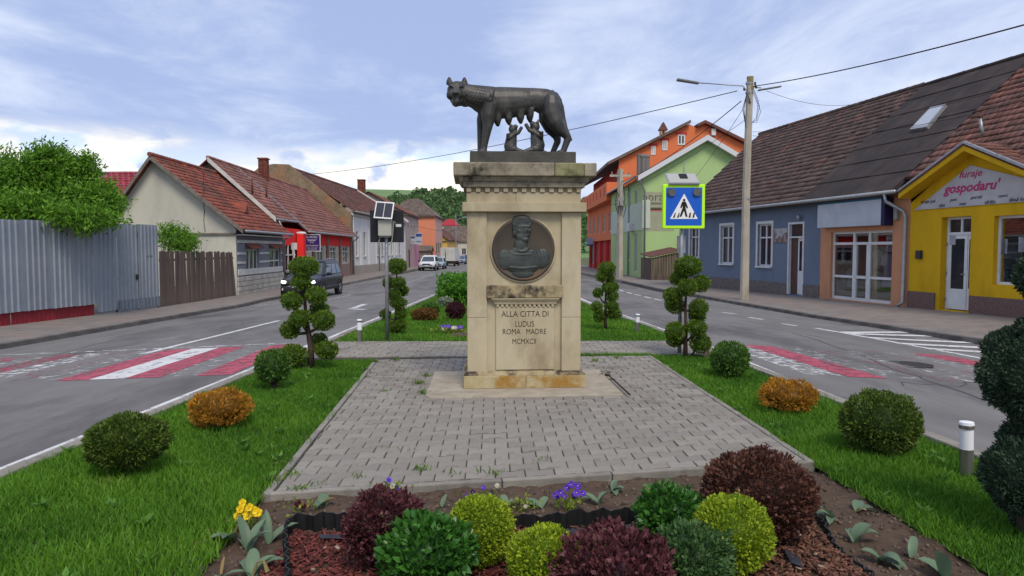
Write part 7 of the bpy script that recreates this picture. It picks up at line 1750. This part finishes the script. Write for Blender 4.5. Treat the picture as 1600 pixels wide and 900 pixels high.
# ================================================================ FLOWER BED
blackp = M('black_edging_plastic', (.014, .015, .016), rough=.45, spec=.4)
def edge_strip(name, label, pts, h, amp=.012, n=150):
    P = [Vector(p) for p in pts]; seg = [0]
    for a, b in zip(P, P[1:]): seg.append(seg[-1] + (b - a).length)
    V, F = [], []
    for i in range(n + 1):
        s_ = seg[-1] * i / n; j = max(0, min(len(P) - 2, int(np.searchsorted(seg, s_)) - 1)); f = (s_ - seg[j]) / max(1e-6, seg[j+1] - seg[j]); p = P[j].lerp(P[j+1], f); d_ = (P[j+1] - P[j]).normalized(); nn = Vector((-d_.y, d_.x, 0))
        off = amp * math.sin(s_ * 95); ht = h + .006 * math.sin(s_ * 48) + .012 * math.sin(s_ * 5 + 1)
        zb_ = bedz(p.x, p.y) - .02
        for q_, z_ in ((off - .003, zb_), (off - .003, zb_ + ht), (off + .003, zb_ + ht), (off + .003, zb_)): V.append((p + nn * q_ + Vector((0, 0, z_ - p.z))))
    for i in range(n):
        for k in range(3): F.append((i*4+k, i*4+k+1, (i+1)*4+k+1, (i+1)*4+k))
    o = MB().add([v - V[0] for v in V], F).build(name, blackp, None, V[0]); return top(o, label, 'edging', 'black plastic bed edging')
E1 = [gp(u, v, bedz) for u, v in ((452, 985), (449, 900), (446, 845), (452, 832), (480, 829), (560, 832), (700, 836), (850, 832), (960, 822), (1010, 820))]
E2 = [gp(u, v, bedz) for u, v in ((1262, 800), (1285, 822), (1300, 850), (1322, 872), (1360, 898), (1420, 960))]
edge_strip('bed_edging', 'wavy black plastic edging along the left and back of the mulch', E1, .11)
edge_strip('bed_edging', 'black plastic edging along the right of the mulch', E2, .05, n=70)
# weed membrane showing and mulch chips
memb = M('weed_membrane', S(76, 84, 98, .5), S(52, 58, 70, .5), rough=.7, scale=6)
def mulch_in(x, y):
    yt = np.interp(x, [-1.25, -.5, .75, 1.7], [3.82, 3.80, 3.88, 4.0]); xl = -1.18; xr = np.interp(y, [2.6, 3.3, 4.1], [1.95, 1.66, 1.68])
    return (x > xl) & (x < xr) & (y < yt - .05)
cnt = 15000; X_ = RNG.uniform(-1.3, 2.0, cnt * 2); Y_ = RNG.uniform(2.2, 4.1, cnt * 2); ok = mulch_in(X_, Y_); X_, Y_ = X_[ok][:cnt], Y_[ok][:cnt]; n = len(X_)
Zb = np.array([bedz(a, b) for a, b in zip(X_, Y_)]) + RNG.uniform(.004, .03, n)
def chips(name, X_, Y_, Z_, l, w, t, mat, label, parent=None):
    n = len(X_); a = RNG.uniform(0, 6.28, n); tl_ = RNG.normal(0, .3, n); ll = l * RNG.uniform(.4, 1.4, n)
    U = np.stack([np.cos(a), np.sin(a), tl_], 1); U = unit(U) * ll[:, None] / 2; Wv = unit(np.stack([-np.sin(a), np.cos(a), RNG.normal(0, .35, n)], 1)) * (w * RNG.uniform(.5, 1.3, n))[:, None] / 2; T = unit(np.cross(U, Wv)) * t / 2
    return kind(link(name, many_boxes(name, np.stack([X_, Y_, Z_], 1), U, Wv, T, RNG.random(n)), mat, parent), 'stuff', label)
redc = (X_ < .15)
chips('red_bark_mulch', X_[redc], Y_[redc], Zb[redc], .032, .011, .005, leafmat('red_bark', (.06, .014, .014), (.20, .055, .045), trl=0, rough=.9), 'dark red bark chips on the left of the bed')
chips('brown_bark_mulch', X_[~redc], Y_[~redc], Zb[~redc], .032, .011, .005, leafmat('brown_bark', (.06, .026, .018), (.20, .095, .062), trl=0, rough=.9), 'brown bark chips on the right of the bed')
sx = RNG.uniform(-1.2, 1.7, 70); sy_ = RNG.uniform(3.0, 3.9, 70); ok = mulch_in(sx, sy_); sx, sy_ = sx[ok], sy_[ok]; chips('pale_wood_chips', sx, sy_, np.array([bedz(a, b) for a, b in zip(sx, sy_)]) + .03, .035, .016, .006, leafmat('pale_chip', (.22, .17, .12), (.45, .38, .28), trl=0, rough=.9), 'a few pale wood chips and pebbles on the mulch')
V = []; mem = MB()
for pts in ([(500, 846), (575, 846), (540, 852), (500, 851)], [(880, 838), (1000, 828), (985, 842), (880, 848)], [(1225, 868), (1245, 880), (1255, 898), (1235, 890)]):
    q_ = [gp(u, v, bedz) for u, v in pts]; mo = MB(); mo.prism([Vector((p.x, p.y, bedz(p.x, p.y) + .034)) for p in q_], (0, 0, .003)); o = mo.build('membrane_patch', memb); kind(o, 'stuff', 'dark weed membrane showing through the mulch')
# crumbs on the soil
cx2 = RNG.uniform(-1.5, 2.2, 2600); cy2 = RNG.uniform(2.4, 4.9, 2600); ok = ~mulch_in(cx2, cy2) & (cy2 < 4.24 + .179 * (cx2 + 1.54)); cx2, cy2 = cx2[ok], cy2[ok]
chips('soil_crumbs', cx2, cy2, np.array([bedz(a, b) for a, b in zip(cx2, cy2)]) + .004, .018, .014, .012, leafmat('soil_crumb', (.05, .035, .026), (.16, .12, .09), trl=0, rough=.95), 'crumbs and tiny stones on the bed soil')

tul = leafmat('tulip_leaf', (.10, .16, .10), (.17, .25, .15), rough=.45, trl=.25); tul_y = leafmat('withered_leaf', (.22, .15, .06), (.42, .34, .14), trl=.3); tul_b = leafmat('dry_leaf', (.22, .13, .08), (.40, .26, .18), trl=.3)
def blade_leaf(L, w, az, el, bend, mat, parent, twist=0.0):
    n = 7; V, F = [], []; p = Vector((0, 0, 0)); e = el; d_h = Vector((math.cos(az), math.sin(az), 0)); sd = Vector((-math.sin(az), math.cos(az), 0))
    for i in range(n + 1):
        f = i / n; ww = w * (math.sin(math.pi * min(1, (f * .86 + .12))) ** .8) / 2 * (1 if f < 1 else .05)
        dirv = d_h * math.cos(e) + Vector((0, 0, math.sin(e))); nrm_ = sd.cross(dirv)
        V += [p - sd * ww + nrm_ * ww * -.45, p, p + sd * ww + nrm_ * ww * -.45]
        p = p + dirv * (L / n); e -= bend / n
    for i in range(n):
        for k in range(2): F.append((i*3+k, i*3+k+1, (i+1)*3+k+1, (i+1)*3+k))
    m = MB(); m.cur = random.random(); m.add(V, F); return m.build('leaf', mat, parent, smooth=True)
def tulip(u, v, n, L, label, mats=None, w=.045, seed=0, flower=False, d=None):
    L *= 1.15; w *= 1.3
    p = gp(u, v, bedz); r = empty('tulip_plant', p, 0, label, 'plant', 'tulip plants without flowers'); rs = random.Random(seed + int(u))
    for i in range(n):
        mt = (mats or [tul])[i % len(mats or [tul])]
        blade_leaf(L * rs.uniform(.7, 1.15) * (1 if mt is tul else .75), w * rs.uniform(.75, 1.2) * (1 if mt is tul else .5), rs.uniform(0, 6.28), rs.uniform(.6, 1.3), rs.uniform(.5, 2.2), mt, r)
    if flower: MB().tube([(0, 0, 0), (.02, .0, .08), (.06, -.02, .1), (.08, -.03, .05)], [.006, .005, .006, .012], 6).build('seed_stalk', tul_y, r)
    return r
tulip(388, 862, 5, .17, 'grey-green tulip leaves beside the yellow pansies at the left'); tulip(365, 845, 3, .17, 'drooping tulip leaves left of the yellow pansies', flower=True); tulip(420, 850, 4, .16, 'tulip leaves right of the yellow pansies'); tulip(395, 905, 4, .16, 'tulip leaves at the bottom left corner of the bed', flower=True); tulip(345, 905, 3, .13, 'low tulip leaves at the lawn edge bottom left', [tul, tul_y], w=.028)
tulip(505, 792, 3, .11, 'small tulip leaves at the front left of the paving edge', [tul, tul_y]); tulip(845, 795, 4, .12, 'tulip leaves left of the purple pansies', w=.04); tulip(935, 790, 4, .13, 'tulip leaves right of the purple pansies', w=.03); tulip(958, 768, 5, .09, 'short blue-green tulip leaves by the paving edge', w=.03); tulip(1015, 768, 3, .07, 'yellowing withered tulip by the paving edge', [tul_y]); tulip(1092, 772, 3, .10, 'dry brown tulip leaves beside the big barberry', [tul_b])
tulip(790, 795, 3, .10, 'thin tulip leaves behind the tall lime ball', w=.03); tulip(690, 795, 2, .10, 'thin tulip leaves right of the left barberry', [tul, tul_y], w=.025)
tulip(1300, 812, 4, .14, 'tulip leaves at the lawn edge right of the big barberry', [tul, tul, tul_y]); tulip(1340, 800, 3, .12, 'tulip leaves hanging over the lawn edge on the right', [tul, tul_y]); tulip(1335, 848, 4, .14, 'tulip leaves beside the black edging at the right'); tulip(1375, 880, 3, .13, 'broad tulip leaves second from the right end of the bed', w=.07); tulip(1425, 872, 3, .11, 'tulip with dry pinkish leaf near the right end', [tul, tul_b]); tulip(1475, 905, 3, .16, 'broad tulip leaves at the bottom right corner', w=.06)
pleaf = leafmat('pansy_leaf', (.10, .16, .02), (.30, .36, .06), trl=.3)
def petal_flower(parent, c, r, mat, cm, face=(0, -1, .45)):
    n_ = Vector(face).normalized(); a = n_.orthogonal().normalized(); b = n_.cross(a); m = MB()
    for i in range(5):
        an = i * 1.2566 + .2; cc = (a * math.cos(an) + b * math.sin(an)) * r * .52; pts = []
        for j in range(8):
            t_ = j * math.pi / 4; pts.append(cc + (a * math.cos(t_) + b * math.sin(t_)) * r * .52 + n_ * (.004 * math.sin(j * 2 + i)) + n_ * .0012 * i)
        m.cur = random.random(); m.poly([tuple(p) for p in pts])
    f = m.build('flower', mat, parent, c); d_ = MB(); d_.tube([n_ * .004, n_ * .009], r * .14, 8); d_.build('flower_eye', cm, f); MB().tube([(0, 0, 0), (-c[0] * .4, -c[1] * .4, -c[2] * .6), (-c[0] * .8, -c[1] * .8, -c[2])], .0025, 5).build('stalk', MATS['pansy_leaf'], f)
    return f
def pansy(u, v, label, cols, cm, spots, r=.022, nl=70, lw=.05, hgt=.07):
    p = gp(u, v, bedz); k = p.y / FPX; R_ = empty('pansy_plant', p, 0, label, 'flowers', 'pansies')
    P = RNG.normal(size=(nl, 3)) * np.array([lw, lw * .7, .0]) + np.array([0, 0, 1]) * RNG.uniform(0, hgt, nl)[:, None]; leaf_obj('leaves', P, RNG.normal(size=(nl, 3)) + np.array([0, 0, .6]), .035, pleaf, R_, .45)
    for i, (du, dv) in enumerate(spots):
        petal_flower(R_, (du * k, random.uniform(-.02, .02), -dv * k), r * random.uniform(.85, 1.15), cols[i % len(cols)], cm, (random.uniform(-.5, .5), -1, random.uniform(.2, .9)))
yel = leafmat('yellow_petal', (.75, .50, .01), (.9, .68, .02), trl=.2); vio = leafmat('violet_petal', (.09, .035, .42), (.17, .07, .62), trl=.2); dvio = leafmat('dark_violet_petal', (.03, .012, .10), (.07, .03, .22)); wpet = leafmat('cream_petal', (.55, .52, .38), (.75, .74, .66)); maroon = leafmat('maroon_petal', (.06, .006, .012), (.12, .015, .02)); eye_y = M('pansy_eye', (.7, .5, .03), rough=.7); eye_d = M('pansy_dark_eye', (.02, .01, .02), rough=.7)
pansy(384, 828, 'bright yellow pansies at the left end of the bed', [yel], M('yellow_eye', (.45, .25, .01), rough=.7), [(-6, -42), (8, -38), (14, -30), (-3, -28), (-14, -22), (3, -22), (20, -29), (-8, -34), (10, -26)], .023)
pansy(889, 798, 'deep violet pansies at the middle of the bed', [vio], eye_y, [(-14, -30), (4, -42), (12, -30), (-3, -36), (-20, -24), (8, -22), (22, -28), (-8, -22), (15, -38)], .021)
pansy(757, 790, 'pale and violet pansies behind the tall lime ball', [dvio, vio, wpet], eye_y, [(-18, -22), (-2, -30), (20, -32), (12, -20), (-28, -16)], .014)
pansy(610, 775, 'violet and cream pansies behind the left barberry', [vio, wpet, dvio, wpet], eye_d, [(-2, -26), (-7, -13), (9, -12), (4, -17), (15, -10), (-22, -8)], .016)
pansy(468, 800, 'dark maroon pansies at the paving edge on the left', [maroon], eye_d, [(-6, -10), (6, -8), (0, -14)], .017, 30)
pansy(815, 800, 'faded pansies between the lime ball and violet pansies', [dvio, wpet], eye_y, [(-4, -14), (6, -10)], .012, 60)
# far flowers on the back lawn
fp = gp(712, 520, izf); fr_ = empty('far_pansies', fp, 0, 'violet and white pansies on the far lawn beside the pedestal', 'flowers')
leaf_obj('leaves', RNG.normal(size=(200, 3)) * np.array([.22, .12, .02]) + np.array([0, 0, .05]), RNG.normal(size=(200, 3)) + np.array([0, 0, .8]), .06, pleaf, fr_)
for i in range(16): petal_flower(fr_, (random.uniform(-.26, .2), random.uniform(-.08, .08), random.uniform(.07, .13)), .035, vio if i % 4 else wpet, eye_y)
sp_ = gp(712, 524, izf); so_ = MB().lathe([(.02, .03), (.22, .02), (.34, -.01)], n=20).build('soil_patch', soil, None, (sp_.x + .12, sp_.y + .15, iz(sp_.y) - .005), smooth=True); kind(so_, 'stuff', 'bare soil patch under the far pansies')
# weeds in the joints
wm_ = leafmat('joint_weed', (.06, .13, .02), (.18, .28, .05), trl=.3); Pw, Dw, Sw = [], [], []
for u_, v_, n_w, sz in ((655, 735, 24, .05), (770, 742, 20, .05), (705, 740, 10, .04), (560, 745, 14, .03), (610, 700, 8, .03), (640, 705, 8, .03), (455, 742, 30, .04), (440, 725, 30, .04), (480, 690, 20, .03), (520, 650, 14, .03), (545, 620, 12, .03), (600, 612, 24, .03), (575, 590, 18, .03), (630, 580, 14, .03), (655, 600, 50, .05), (660, 615, 40, .05), (665, 588, 40, .05), (690, 570, 16, .03), (585, 566, 60, .05), (620, 563, 30, .05), (730, 668, 6, .02), (735, 700, 6, .03), (470, 765, 26, .04), (500, 757, 16, .03), (930, 565, 26, .06), (965, 560, 24, .05), (940, 588, 8, .04), (1070, 690, 6, .03), (850, 720, 10, .04), (430, 752, 30, .05)):
    p = gp(u_, v_, lambda x, y: 0.0)
    for _ in range(n_w): Pw.append((p.x + random.gauss(0, .03), p.y + random.gauss(0, .03), .0)); Dw.append((random.gauss(0, .6), random.gauss(0, .6), 1)); Sw.append(sz * random.uniform(.6, 1.3))
kind(leaf_obj('joint_weeds', np.array(Pw), np.array(Dw), np.array(Sw), wm_, None, .22), 'stuff', 'little weeds growing in the paving joints')
barb_m = M('dead_runner_brown', S(62, 42, 38, .6), rough=.95)
tw_ = [gp(u, v, lambda x, y: .02) for u, v in ((984, 619), (970, 606), (955, 592), (946, 585))]
st = MB().tube([p - tw_[0] + Vector((0, 0, .016)) for p in tw_], [.009, .008, .007, .006], 6).build('dead_runner', barb_m, None, tw_[0]); top(st, 'dark dead plant runner lying along the slab edge right of the pedestal', 'runner')
leaf_obj('runner_leaves', np.array([tuple(tw_[-1] - tw_[0])] * 14) + RNG.normal(size=(14, 3)) * .015, RNG.normal(size=(14, 3)) + np.array([0, 0, .4]), .06, barb, st, .45)
# daisies and broad weeds in the lawn
Pw = []; Dw = []
for _ in range(90):
    y = random.uniform(2.6, 9); x = random.uniform(XL(y), plx(y)) if random.random() < .5 else random.uniform(prx(y), XR(y))
    for k in range(9): a = k * .7; Pw.append((x, y, -.01)); Dw.append((math.cos(a), math.sin(a), random.uniform(.5, 1.2)))
kind(leaf_obj('lawn_weeds', np.array(Pw), np.array(Dw), RNG.uniform(.05, .09, len(Pw)), leafmat('lawn_weed', (.06, .17, .02), (.14, .30, .05), trl=.3), None, .35), 'stuff', 'broad-leaved weeds scattered in the lawns')
